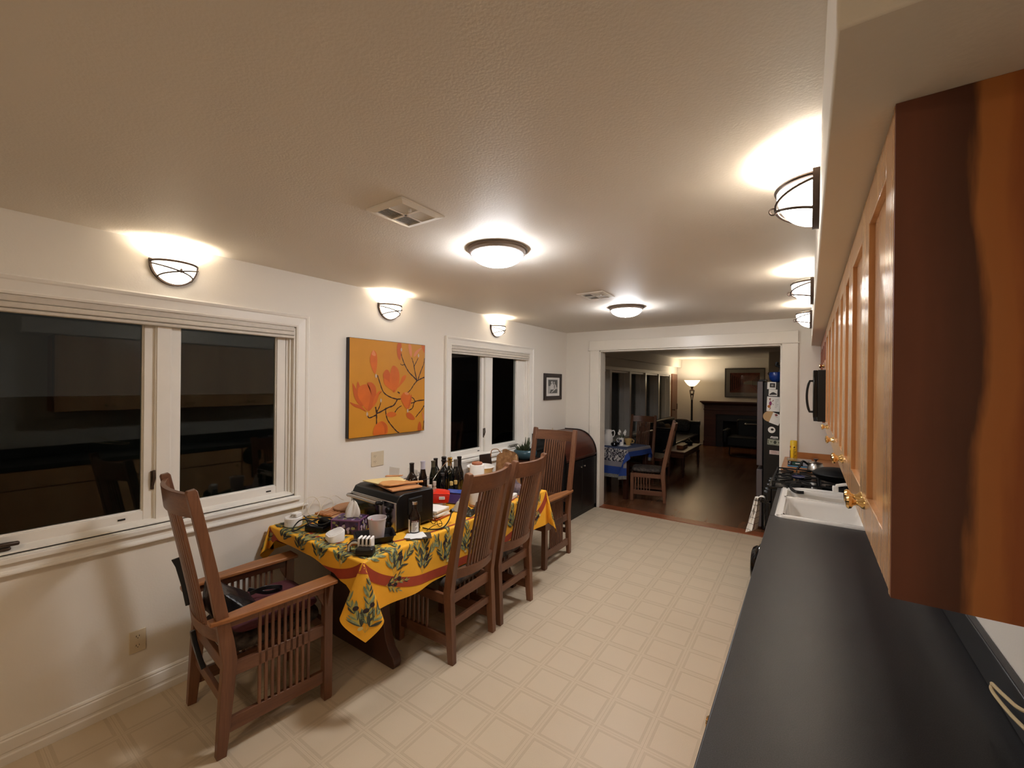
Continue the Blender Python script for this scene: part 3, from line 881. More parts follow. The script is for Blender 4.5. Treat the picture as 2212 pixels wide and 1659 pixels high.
# small framed photograph
t = thing('framed_photo', 'small dark framed black and white photo of a seated couple', 'framed photo', (0, 5.145, 1.482))
b = MB()
w, h, f = 0.243, 0.358, 0.052
b.box(0.001, 0.022, -w, -w + f, 0, h); b.box(0.001, 0.022, w - f, w, 0, h); b.box(0.001, 0.022, -w + f, w - f, 0, f); b.box(0.001, 0.022, -w + f, w - f, h - f, h)
b.build('frame', mat('photo_frame', '#241715', 0.35), t, bevel=0.003)
b = MB(); b.box(0.002, 0.010, -w + f, w - f, f, h - f)
b.build('mat_board', 'paper', t, smooth=None)
gm = [mat('photo_g%d' % i, (g, g, g * 0.97, 1), 0.5) for i, g in enumerate((0.10, 0.42, 0.62, 0.03))]
b = MB(); b.mset(1); b.box(0.010, 0.0105, -0.135, 0.135, 0.085, 0.280)
def ph(pts, mi, z):
    b.mset(mi); b.prism(pts, 'x', 0.0105, 0.0105 + z)
ph([(-0.125, 0.19), (0.125, 0.17), (0.125, 0.27), (-0.125, 0.27)], 0, 0.0003)
ph([(-0.09, 0.09), (0.12, 0.09), (0.13, 0.14), (0.06, 0.155), (-0.05, 0.145)], 0, 0.0004)
ph([(-0.07, 0.14), (0.02, 0.14), (0.03, 0.20), (-0.01, 0.225), (-0.05, 0.215), (-0.08, 0.18)], 2, 0.0006)
ph([(0.025, 0.14), (0.08, 0.145), (0.09, 0.19), (0.06, 0.215), (0.02, 0.205)], 2, 0.0007)
ph([(0.035, 0.15), (0.05, 0.15), (0.05, 0.20), (0.03, 0.205)], 3, 0.0009)
ph([(-0.028 + 0.022 * cos(a), 0.238 + 0.017 * sin(a)) for a in [i * pi / 6 for i in range(12)]], 2, 0.0008)
ph([(0.034 + 0.020 * cos(a), 0.232 + 0.017 * sin(a)) for a in [i * pi / 6 for i in range(12)]], 1, 0.0010)
ph([(-0.05, 0.10), (-0.03, 0.098), (0.09, 0.150), (0.07, 0.155)], 2, 0.0011)
b.build('photo_print', gm, t, smooth=None)
# ================================================================== WALL CABINETS
CX = 3.0            # plane of the door faces
CB, CT = 1.372, 2.134
def knob(parent, x, y, z):
    b = MB()
    b.lathe([(0.0, 0.0), (0.0135, 0.0), (0.0125, 0.004), (0.007, 0.009), (0.0058, 0.014), (0.008, 0.019), (0.0148, 0.023), (0.0165, 0.028), (0.0130, 0.0325), (0.0, 0.034)], 18)
    o = b.build('knob', 'brass', parent)
    o.location = (x, y, z); o.rotation_euler = (0, R(-90), 0)
    return o
def cab_door(parent, px, y0, y1, z0, z1, ky, kz, mt='cherry_z'):
    """frame-and-panel door whose face looks to -x; parent sits at (px)"""
    st, rl = 0.068, 0.076
    b = MB(); xf, xb = CX - px, CX - px + 0.020
    y0 += 0.0015; y1 -= 0.0015
    b.box(xf, xb, y0, y0 + st, z0, z1); b.box(xf, xb, y1 - st, y1, z0, z1)
    b.box(xf, xb, y0 + st, y1 - st, z0, z0 + rl); b.box(xf, xb, y0 + st, y1 - st, z1 - rl, z1)
    o = b.build('door', mt, parent, bevel=0.0015)
    b = MB(); b.box(xf + 0.0105, xb - 0.002, y0 + st - 0.005, y1 - st + 0.005, z0 + rl - 0.005, z1 - rl + 0.005)
    b.build('panel', mt, o, smooth=None)
    knob(o, xf, ky, kz)
    return o
def wall_cab(y0, y1, doors, label, z0=CB, endmat=None, dmat='cherry_z'):
    yc = (y0 + y1) / 2
    t = thing('wall_cabinet', label, 'kitchen cabinet', (RW - 0.15, yc, z0), 0, 'cherry wall cabinets')
    px = RW - 0.15
    b = MB(); b.box(CX - px + 0.0205, RW - px - 0.0005, y0 - yc + (0.0205 if endmat else 0), y1 - yc - 0.0005, 0, CT - z0 - 0.0005)
    b.build('body', 'cherry_dark', t, bevel=0.001)
    if endmat:
        b = MB(); b.box(CX - px + 0.0005, RW - px - 0.0005, y0 - yc, y0 - yc + 0.006, 0, CT - z0 - 0.0005)
        b.build('end_panel', endmat, t, smooth=None)
        b = MB(); b.box(CX - px, RW - px - 0.0005, y0 - yc + 0.0062, y0 - yc + 0.0200, 0, CT - z0 - 0.0005)
        b.build('face_edge', 'cherry_z', t, smooth=None)
    for a, c, k in doors:
        cab_door(t, px, a - yc, c - yc, 0.004, CT - z0 - 0.004, k - yc, 0.060 if z0 < 1.5 else 0.04, dmat)
    return t
wall_cab(0.876, 1.70, ((0.898, 1.285, 1.255), (1.285, 1.70, 1.318)), 'cherry wall cabinet whose dark end panel faces the camera', endmat='cherry_end')
wall_cab(1.70, 2.29, ((1.70, 1.99, 1.96), (1.99, 2.29, 2.02)), 'cherry two-door wall cabinet above the near side of the sink')
wall_cab(2.29, 3.05, ((2.29, 2.665, 2.635), (2.665, 3.05, 2.695)), 'cherry two-door wall cabinet third from the camera')
wall_cab(3.05, 3.93, ((3.05, 3.49, 3.46), (3.49, 3.93, 3.52)), 'cherry two-door wall cabinet next to the microwave')
wall_cab(3.93, 4.70, ((3.93, 4.315, 4.285), (4.315, 4.70, 4.345)), 'short reddish cabinet over the black microwave', z0=1.825, dmat='cherry_dark')
wall_cab(4.70, 5.55, ((4.70, 5.12, 5.09), (5.12, 5.55, 5.15)), 'cherry wall cabinet beyond the microwave, against the far wall', dmat='cherry_dark')

# microwave hung under the short cabinet
t = thing('microwave', 'black over-range microwave with a bowed handle', 'microwave', (3.1, 4.315, 1.435))
b = MB(); b.box(-0.148, 0.205, -0.378, 0.378, 0.0, 0.388); b.build('body', 'black', t, bevel=0.004)
b = MB(); b.box(-0.175, -0.1485, -0.378, 0.20, 0.03, 0.386); b.build('door', 'blackgloss', t, bevel=0.005)
b = MB(); b.box(-0.172, -0.1485, 0.203, 0.378, 0.03, 0.386); b.build('control_panel', 'blackgloss', t, bevel=0.004)
b = MB()
hp = [(-0.174, 0, 0.070)] + [(-0.178 - 0.036 * sin(R(a)) ** 0.45, 0, 0.070 + 0.235 * i / 12) for i, a in enumerate(range(12, 169, 13))] + [(-0.174, 0, 0.305)]
b.T = Matrix.Translation((0, -0.33, 0)); b.sweep(hp, 0.026, 0.016, (0, 1, 0))
b.build('handle', 'black', t, bevel=0.003)
b = MB(); b.box(-0.17, -0.1, -0.30, 0.30, -0.003, 0.0); b.build('vent_grille', 'blackmatte', t)

# ================================================================== WORKTOP
CTX = 2.706
t = thing('worktop', 'long black laminate worktop with a cut-out for the sink', 'worktop', (3.0, 2.0, 0.914))
b = MB(); ox, oy, oz = -3.0, -2.0, -0.914
def wb(x0, x1, y0, y1, z0=0.876, z1=0.914): b.box(x0 + ox, x1 + ox, y0 + oy, y1 + oy, z0 + oz, z1 + oz)
wb(CTX, RW - 0.001, 0.05, 3.03); wb(CTX, RW - 0.001, 3.84, 3.885); wb(CTX, 2.765, 3.03, 3.84); wb(3.27, RW - 0.001, 3.03, 3.84)
b.build('slab', 'laminate', t, bevel=0.004, seg=3)
b = MB(); wb(3.288, RW - 0.001, 0.05, 3.885, 0.9145, 1.016)
b.build('backsplash', 'laminate', t, bevel=0.004)
# base run
def base_cab(y0, y1, label, kn, z1=0.875, mt='cherry_z'):
    yc = (y0 + y1) / 2
    t = thing('base_cabinet', label, 'kitchen cabinet', (3.0, yc, 0.0), 0, 'cherry base cabinets')
    w = (y1 - y0) / 2
    b = MB(); b.box(-0.272, 0.309, -w, w, 0.10, z1); b.box(-0.20, 0.309, -w, w, 0.0, 0.10); b.build('body', 'cherry_dark', t, bevel=0.001)
    if z1 > 0.8:
        b = MB()
        b.box(-0.292, -0.2725, -w + 0.003, w - 0.003, 0.12, 0.70); d = b.build('door', mt, t, bevel=0.002); k = knob(d, -0.292, w - 0.06, 0.66)
        b = MB(); b.box(-0.292, -0.2725, -w + 0.003, w - 0.003, 0.71, 0.865); d = b.build('drawer', mt, t, bevel=0.002); k = knob(d, -0.292, 0, 0.79)
    return t
base_cab(2.45, 3.02, 'cherry base cabinet beside the plaid towel', None)
base_cab(3.03, 3.88, 'cherry sink cabinet under the white double sink', None, 0.70)
base_cab(0.06, 2.44, 'long cherry base cabinet under the near end of the black worktop', None)

# white double sink let into the worktop
t = thing('sink', 'white enamel double-bowl sink set in the black worktop', 'sink', (3.005, 3.44, 0.914))
b = MB()
def rrect(cx, cy, hx, hy, r, z, n=6):
    out = []
    for sx, sy, a in ((1, 1, 0), (-1, 1, 90), (-1, -1, 180), (1, -1, 270)):
        for k in range(n + 1):
            an = R(a + 90 * k / n)
            out.append((cx + sx * (hx - r) + r * cos(an), cy + sy * (hy - r) + r * sin(an), z))
    return out
def loops(bb, L, close_in=None):
    ids = [[bb.addv(p) for p in l] for l in L]
    for a, c in zip(ids, ids[1:]):
        n = len(a)
        for k in range(n): bb.face((a[k], a[(k + 1) % n], c[(k + 1) % n], c[k]))
    return ids
HX, HY = 0.272, 0.432
outer = [rrect(0, 0, HX, HY, 0.045, 0.0005), rrect(0, 0, HX - 0.002, HY - 0.002, 0.044, 0.010), rrect(0, 0, HX - 0.012, HY - 0.012, 0.040, 0.016)]
ids = loops(b, outer)
# deck with two bowl openings, built as strips round each bowl
def bowl(cx, cy, hx, hy, depth, rim):
    L = [rrect(cx, cy, hx, hy, 0.055, rim), rrect(cx, cy, hx - 0.010, hy - 0.010, 0.050, rim - 0.006), rrect(cx, cy, hx - 0.018, hy - 0.018, 0.048, rim - 0.03),
         rrect(cx, cy, hx - 0.032, hy - 0.032, 0.05, rim - depth + 0.03), rrect(cx, cy, hx - 0.062, hy - 0.062, 0.04, rim - depth)]
    i = loops(b, L); b.face(i[-1])
    return i[0]
nb = (-0.012, -0.155, 0.222, 0.248); fb = (-0.012, 0.252, 0.222, 0.138)
A = bowl(*nb, 0.19, 0.014); B = bowl(*fb, 0.13, 0.012)
me_out = ids[-1]
# bridge: nearest outer vertex fan to each bowl rim using a simple deck slab under the rims
b2 = MB()
zt = 0.0145
def deck(x0, x1, y0, y1):
    b2.box(x0, x1, y0, y1, zt - 0.008, zt)
deck(-HX + 0.010, nb[0] - nb[2] + 0.004, -HY + 0.010, HY - 0.010); deck(nb[0] + nb[2] - 0.004, HX - 0.010, -HY + 0.010, HY - 0.010)
deck(-0.24, 0.22, -HY + 0.010, nb[1] - nb[3] + 0.004); deck(-0.24, 0.22, nb[1] + nb[3] - 0.004, fb[1] - fb[3] + 0.004); deck(-0.24, 0.22, fb[1] + fb[3] - 0.004, HY - 0.010)
b.build('basin', 'whitegloss', t, smooth=50)
b2.build('deck', 'whitegloss', t, smooth=None)
b = MB(); b.cyl((nb[0], nb[1], -0.1755), 0.042, 0.003, 24); b.cyl((nb[0], nb[1], -0.173), 0.03, 0.002, 24); b.build('drain', 'steel', t)

t = thing('faucet', 'white curved kitchen faucet spout over the sink', 'faucet', (3.25, 3.45, 0.929))
b = MB(); b.lathe([(0.03, 0), (0.028, 0.02), (0.02, 0.03), (0.018, 0.10), (0.014, 0.11)], 20); b.build('base', 'whitegloss', t)
b = MB(); sp = catmull([(0, 0, 0.09), (-0.03, 0.004, 0.135), (-0.09, 0.008, 0.150), (-0.15, 0.012, 0.145), (-0.205, 0.016, 0.128)], 6)
b.sweep(sp, 0.028, 0.016, (0, 1, 0)); b.build('spout', 'whitegloss', t, bevel=0.005)
b = MB(); b.box(-0.222, -0.190, -0.006, 0.036, 0.088, 0.126); b.build('spout_head', 'whitegloss', t, bevel=0.006)
b = MB(); b.sweep([(0, 0, 0.10), (0.0, -0.05, 0.13), (0.0, -0.10, 0.14)], 0.02, 0.012, (1, 0, 0)); b.build('lever', 'whitegloss', t, bevel=0.004)

t = thing('cutting_board', 'white oval-holed board lying over the far sink bowl', 'cutting board', (3.0, 3.80, 0.931))
b = MB()
o1 = [(0.215 * cos(a) * (1 if cos(a) > 0 else 1), 0.070 * sin(a)) for a in [2 * pi * i / 36 for i in range(36)]]
i1 = [(0.155 * cos(a), 0.022 * sin(a) - 0.018) for a in [2 * pi * i / 36 for i in range(36)]]
lo = [b.addv((x, y, 0.0)) for x, y in o1]; li = [b.addv((x, y, 0.0)) for x, y in i1]
ho = [b.addv((x, y, 0.010)) for x, y in o1]; hi = [b.addv((x, y, 0.010)) for x, y in i1]
for k in range(36):
    q = (k + 1) % 36
    b.face((ho[k], ho[q], hi[q], hi[k])); b.face((lo[q], lo[k], li[k], li[q])); b.face((lo[k], lo[q], ho[q], ho[k])); b.face((li[q], li[k], hi[k], hi[q]))
b.build('board', 'white', t, smooth=40)
t = thing('rubber_strap', 'black looped strap hanging over the far corner of the sink', 'strap', (2.80, 3.80, 0.93))
b = MB(); b.sweep(catmull([(0.055, 0.060, 0.018), (0.015, 0.045, 0.028), (-0.010, 0.0, 0.030), (0.0, -0.05, 0.014), (0.03, -0.085, 0.004), (0.075, -0.070, 0.003)], 5), 0.022, 0.004, (0.3, 0.2, 1))
b.build('band', 'black', t, bevel=0.001)

# ================================================================== RANGE
t = thing('gas_range', 'black gas range with cast iron grates', 'stove', (2.98, 4.305, 0.0))
b = MB(); b.box(-0.315, 0.325, -0.378, 0.378, 0.02, 0.885); b.build('body', 'black', t, bevel=0.004)
b = MB(); b.box(-0.338, 0.325, -0.380, 0.380, 0.886, 0.912); b.build('cooktop', 'blackgloss', t, bevel=0.008, seg=3)
b = MB(); b.box(-0.338, -0.3155, -0.375, 0.375, 0.20, 0.78); d = b.build('oven_door', 'blackgloss', t, bevel=0.006)
b = MB(); b.tube([(-0.385, -0.33, 0.80 - 0.03), (-0.385, 0.33, 0.80 - 0.03)], 0.012, 10); b.tube([(-0.385, -0.30, 0.77), (-0.335, -0.30, 0.77)], 0.010, 8); b.tube([(-0.385, 0.30, 0.77), (-0.335, 0.30, 0.77)], 0.010, 8)
b.build('handle', 'blackgloss', d)
b = MB(); b.box(-0.345, -0.3155, -0.378, 0.378, 0.79, 0.884); b.build('control_panel', 'black', t, bevel=0.006)
for y in (-0.30, -0.18, 0.0, 0.18, 0.30):
    b = MB(); b.T = Matrix.Translation((-0.346, y, 0.838)) @ Matrix.Rotation(R(-90), 4, 'Y')
    b.lathe([(0.024, 0), (0.022, 0.02), (0.018, 0.026), (0, 0.027)], 16); b.box(-0.018, 0.018, -0.005, 0.005, 0.024, 0.034)
    b.build('knob', 'black', t, bevel=0.0015)
for cx, cy, rr in ((-0.17, -0.20, 0.05), (-0.17, 0.20, 0.042), (0.14, -0.20, 0.042), (0.14, 0.20, 0.05)):
    b = MB(); b.lathe([(rr + 0.02, 0.0), (rr + 0.018, 0.008), (rr, 0.010), (rr, 0.018), (rr - 0.01, 0.021), (0, 0.021)], 24, (cx, cy, 0.9125))
    b.build('burner', 'blackmatte', t)
for gx0, gx1 in ((-0.31, -0.015), (0.0, 0.29)):
    b = MB(); z = 0.945
    for y in (-0.35, -0.01, 0.01, 0.35):
        b.sweep([(gx0, y, z), (gx1, y, z)], 0.010, 0.012, (0, 1, 0))
    for x in (gx0, gx1): b.sweep([(x, -0.355, z), (x, 0.355, z)], 0.010, 0.012, (1, 0, 0))
    mx = (gx0 + gx1) / 2
    for cy in (-0.18, 0.18):
        for an in range(0, 360, 45):
            a = R(an); b.sweep([(mx + 0.035 * cos(a), cy + 0.035 * sin(a), z + 0.004), (mx + 0.143 * cos(a), cy + 0.16 * sin(a), z)], 0.009, 0.010, (-sin(a), cos(a), 0))
    for x in (gx0, gx1):
        for y in (-0.35, 0.35): b.box(x - 0.007, x + 0.007, y - 0.007, y + 0.007, 0.9125, z)
    b.build('grate', 'blackmatte', t, smooth=None)
b = MB(); b.box(0.29, 0.325, -0.378, 0.378, 0.9125, 0.965); b.build('backguard', 'black', t, bevel=0.004)

# things on the range
t = thing('saucepan', 'stainless steel pot with dark knobbed lid on the back burner', 'pot', (2.955, 4.62, 0.956))
b = MB(); b.lathe([(0.0, 0), (0.058, 0), (0.064, 0.008), (0.060, 0.04), (0.048, 0.062), (0.046, 0.066), (0.0, 0.066)], 28); b.build('body', 'steel', t)
b = MB(); b.lathe([(0.050, 0.0665), (0.051, 0.070), (0.030, 0.078), (0.0, 0.080)], 28); l_ = b.build('lid', 'steel', t)
b = MB(); b.lathe([(0.005, 0.080), (0.007, 0.088), (0.020, 0.102), (0.018, 0.105), (0.0, 0.106)], 20); b.build('lid_knob', mat('brown_knob', '#2b120b', 0.3), l_)
b = MB(); b.tube(catmull([(-0.055, 0.0, 0.050), (-0.085, -0.02, 0.075), (-0.100, -0.025, 0.070), (-0.115, -0.04, 0.035), (-0.135, -0.05, 0.005)], 5), 0.009, 8); b.build('handle', 'black', t)
t = thing('frying_pan', 'large black domed pan covering the right burners', 'pan', (3.085, 4.25, 0.956))
b = MB(); b.lathe([(0.0, 0.0), (0.115, 0.0), (0.150, 0.030), (0.160, 0.045), (0.162, 0.048), (0.0, 0.048)], 40); b.build('body', 'blackmatte', t)
b = MB(); b.lathe([(0.160, 0.049), (0.158, 0.056), (0.125, 0.078), (0.118, 0.082), (0.10, 0.088), (0.0, 0.094)], 40); b.build('lid', 'blackmatte', t)
b = MB(); b.sweep(catmull([(0.10, 0.10, 0.046), (0.15, 0.14, 0.062), (0.175, 0.17, 0.090)], 5), 0.018, 0.008, (1, -1, 0)); b.build('handle', 'black', t, bevel=0.002)
t = thing('spoon_rest', 'small glossy blue dish on the middle of the range', 'dish', (2.835, 4.15, 0.956))
b = MB(); b.lathe([(0.0, 0), (0.034, 0.0), (0.046, 0.014), (0.047, 0.017), (0.040, 0.012), (0.0, 0.006)], 28, sy=1.25); b.build('dish', mat('blue_glaze', '#262c52', 0.1), t)

# wood worktop beyond the range
t = thing('wood_worktop', 'short butcher-block worktop against the far wall with wood backsplash', 'worktop', (3.0, 5.13, 0.93))
b = MB(); b.box(-0.31, 0.309, -0.425, 0.427, -0.045, 0.0); b.build('slab', 'woodtop', t, bevel=0.003)
b = MB(); b.box(-0.307, 0.309, 0.410, 0.427, 0.0005, 0.060); b.build('backsplash', 'woodtop', t, bevel=0.002)
base_cab(4.70, 5.55, 'wooden base cabinet under the butcher-block worktop', None, 0.883)
t = thing('storage_box', 'clear-lidded dark box with printed label and blue base behind the range', 'box', (2.83, 4.93, 0.9305))
b = MB(); b.box(-0.09, 0.09, -0.055, 0.055, 0.012, 0.056); b.build('body', mat('box_dark', '#12181c', 0.3), t, bevel=0.004)
b = MB(); b.box(-0.093, 0.095, -0.058, 0.058, 0.0, 0.0115); b.build('base', mat('box_blue', '#4d86ad', 0.4), t, bevel=0.003)
b = MB(); b.box(-0.098, 0.098, -0.062, 0.062, 0.0565, 0.068); b.build('lid', 'clear', t, bevel=0.003)
b = MB(); b.box(-0.055, 0.02, -0.0562, -0.0552, 0.020, 0.050); b.mset(1); b.box(-0.03, 0.005, -0.0568, -0.0563, 0.032, 0.040); b.mset(2); b.box(0.03, 0.085, -0.0562, -0.0552, 0.018, 0.052); b.box(-0.085, -0.070, -0.0562, -0.0552, 0.022, 0.034); b.box(-0.080, -0.066, -0.0562, -0.0552, 0.038, 0.052)
b.build('label', [mat('lab_teal', '#1d4a45', 0.5), 'paper', mat('lab_grey', '#8f929e', 0.5)], t, smooth=None)
t = thing('spray_can', 'yellow cooking spray can with red mark on the wood worktop', 'spray can', (2.776, 5.34, 0.9305))
b = MB(); b.lathe([(0.0, 0), (0.031, 0.0), (0.033, 0.004), (0.033, 0.150), (0.031, 0.154), (0.0, 0.154)], 28); b.build('can', mat('yellow_can', (0.80, 0.50, 0.02, 1), 0.3), t)
b = MB(); b.lathe([(0.0325, 0.1545), (0.0325, 0.193), (0.026, 0.203), (0.0, 0.206)], 28); b.build('cap', mat('yellow_cap', (0.80, 0.52, 0.03, 1), 0.4), t)
def on_cyl(b, r, a0, a1, z0, z1, th=0.0005, n=6):
    for k in range(n):
        p, q = R(a0 + (a1 - a0) * k / n), R(a0 + (a1 - a0) * (k + 1) / n)
        b.poly([((r + th) * cos(p), (r + th) * sin(p), z0), ((r + th) * cos(q), (r + th) * sin(q), z0), ((r + th) * cos(q), (r + th) * sin(q), z1), ((r + th) * cos(p), (r + th) * sin(p), z1)])
b = MB(); on_cyl(b, 0.033, 190, 222, 0.128, 0.146); b.mset(1); on_cyl(b, 0.033, 170, 215, 0.02, 0.10)
b.mset(2)
for k in range(8): on_cyl(b, 0.033, 262, 262 + 22 + 12 * (k % 3), 0.025 + 0.0125 * k, 0.030 + 0.0125 * k)
on_cyl(b, 0.033, 268, 290, 0.128, 0.142)
b.build('label', [mat('lab_red', '#a3171c', 0.5), mat('lab_brown', '#5a2c12', 0.5), mat('lab_dark', '#4a3410', 0.5)], t, smooth=None)

# plaid towel on the oven handle
t = thing('dish_towel', 'white plaid dish towel hung on the oven handle', 'towel', (2.595, 4.05, 0.770))
b = MB()
def lobe(u, v):
    """gathered front half: a pleated tube widening downwards"""
    a = 2 * pi * u; q = v
    hx = 0.016 + 0.026 * q ** 0.7; hy = 0.028 + 0.055 * q ** 0.8
    f = 1 + 0.16 * sin(5 * a + 2 * q) + 0.08 * sin(9 * a)
    return (-0.038 - 0.030 * q - 0.010 * q * q + hx * f * cos(a) * 0.9, hy * f * sin(a), 0.012 - 0.285 * q + 0.030 * q * cos(a + 0.8))
b.grid(lobe, 44, 26, wrap=True)
b.poly([lobe(k / 44, 0) for k in range(44)]); b.poly([lobe(k / 44, 1) for k in range(44)][::-1])
# turned over the rail, then the flat back half
def over(u, v):
    y = (-0.030 + 0.06 * u); a = pi * (1 - v)
    return (-0.004 + 0.023 * cos(a), y, 0.008 + 0.017 * sin(a))
b.grid(over, 6, 10)
def back(u, v): return (0.0190 + 0.006 * sin(9 * u) * v, (-0.030 + 0.06 * u) * (1 + 0.9 * v), 0.008 - 0.22 * v)
b.grid(back, 8, 12)
mt, n, l, bs = new_mat('plaid_towel')
tc = n.new('ShaderNodeTexCoord'); sp = n.new('ShaderNodeSeparateXYZ'); l.new(tc.outputs['Object'], sp.inputs[0])
def lines(s, per, w, off=0.0):
    a = n.new('ShaderNodeMath'); a.operation = 'ADD'; a.inputs[1].default_value = off + 10; l.new(s, a.inputs[0])
    m_ = n.new('ShaderNodeMath'); m_.operation = 'MODULO'; m_.inputs[1].default_value = per; l.new(a.outputs[0], m_.inputs[0])
    c_ = n.new('ShaderNodeMath'); c_.operation = 'LESS_THAN'; c_.inputs[1].default_value = w; l.new(m_.outputs[0], c_.inputs[0]); return c_.outputs[0]
mm = n.new('ShaderNodeMath'); mm.operation = 'MAXIMUM'; l.new(lines(sp.outputs[1], 0.05, 0.004), mm.inputs[0]); l.new(lines(sp.outputs[2], 0.05, 0.004), mm.inputs[1])
m3 = n.new('ShaderNodeMath'); m3.operation = 'MAXIMUM'; l.new(mm.outputs[0], m3.inputs[0]); l.new(lines(sp.outputs[2], 0.31, 0.012, 0.245), m3.inputs[1])
mx = n.new('ShaderNodeMixRGB'); mx.inputs[1].default_value = (0.68, 0.64, 0.56, 1); mx.inputs[2].default_value = (0.16, 0.14, 0.12, 1)
l.new(m3.outputs[0], mx.inputs[0]); l.new(mx.outputs[0], bs.inputs['Base Color']); bs.inputs['Roughness'].default_value = 0.85
b.build('cloth', mt, t, smooth=60)

# round black pan hung on the front of the base cabinet, just showing past the worktop edge
t = thing('hanging_pan', 'round black pan hanging below the worktop edge beside the plaid towel', 'pan', (2.7075, 2.56, 0.765))
b = MB(); b.T = Matrix.Rotation(R(-90), 4, 'Y')
b.lathe([(0.0, 0.0), (0.108, 0.0), (0.112, 0.004), (0.108, 0.014), (0.096, 0.020), (0.098, 0.028), (0.086, 0.044), (0.070, 0.050), (0.0, 0.052)], 40); b.build('pan', 'blackgloss', t, smooth=40)
b = MB(); b.sweep([(-0.012, 0.0, -0.10), (-0.016, 0.0, -0.20), (-0.014, 0.0, -0.28)], 0.022, 0.010, (0, 1, 0)); b.build('handle', 'black', t, bevel=0.003)

t = thing('cord_loop', 'cream cord loop hanging over the black backsplash', 'cord', (3.27, 1.46, 1.0))
b = MB(); b.tube(catmull([(0.030, -0.20, 0.075), (0.0, -0.12, 0.026), (-0.006, -0.03, 0.002), (-0.008, 0.035, -0.010), (-0.006, 0.045, -0.016), (-0.010, 0.03, -0.024), (-0.006, -0.06, -0.018), (-0.002, -0.16, 0.002), (0.004, -0.26, 0.024)], 6), 0.0042, 8)
b.build('cord', 'cream', t)
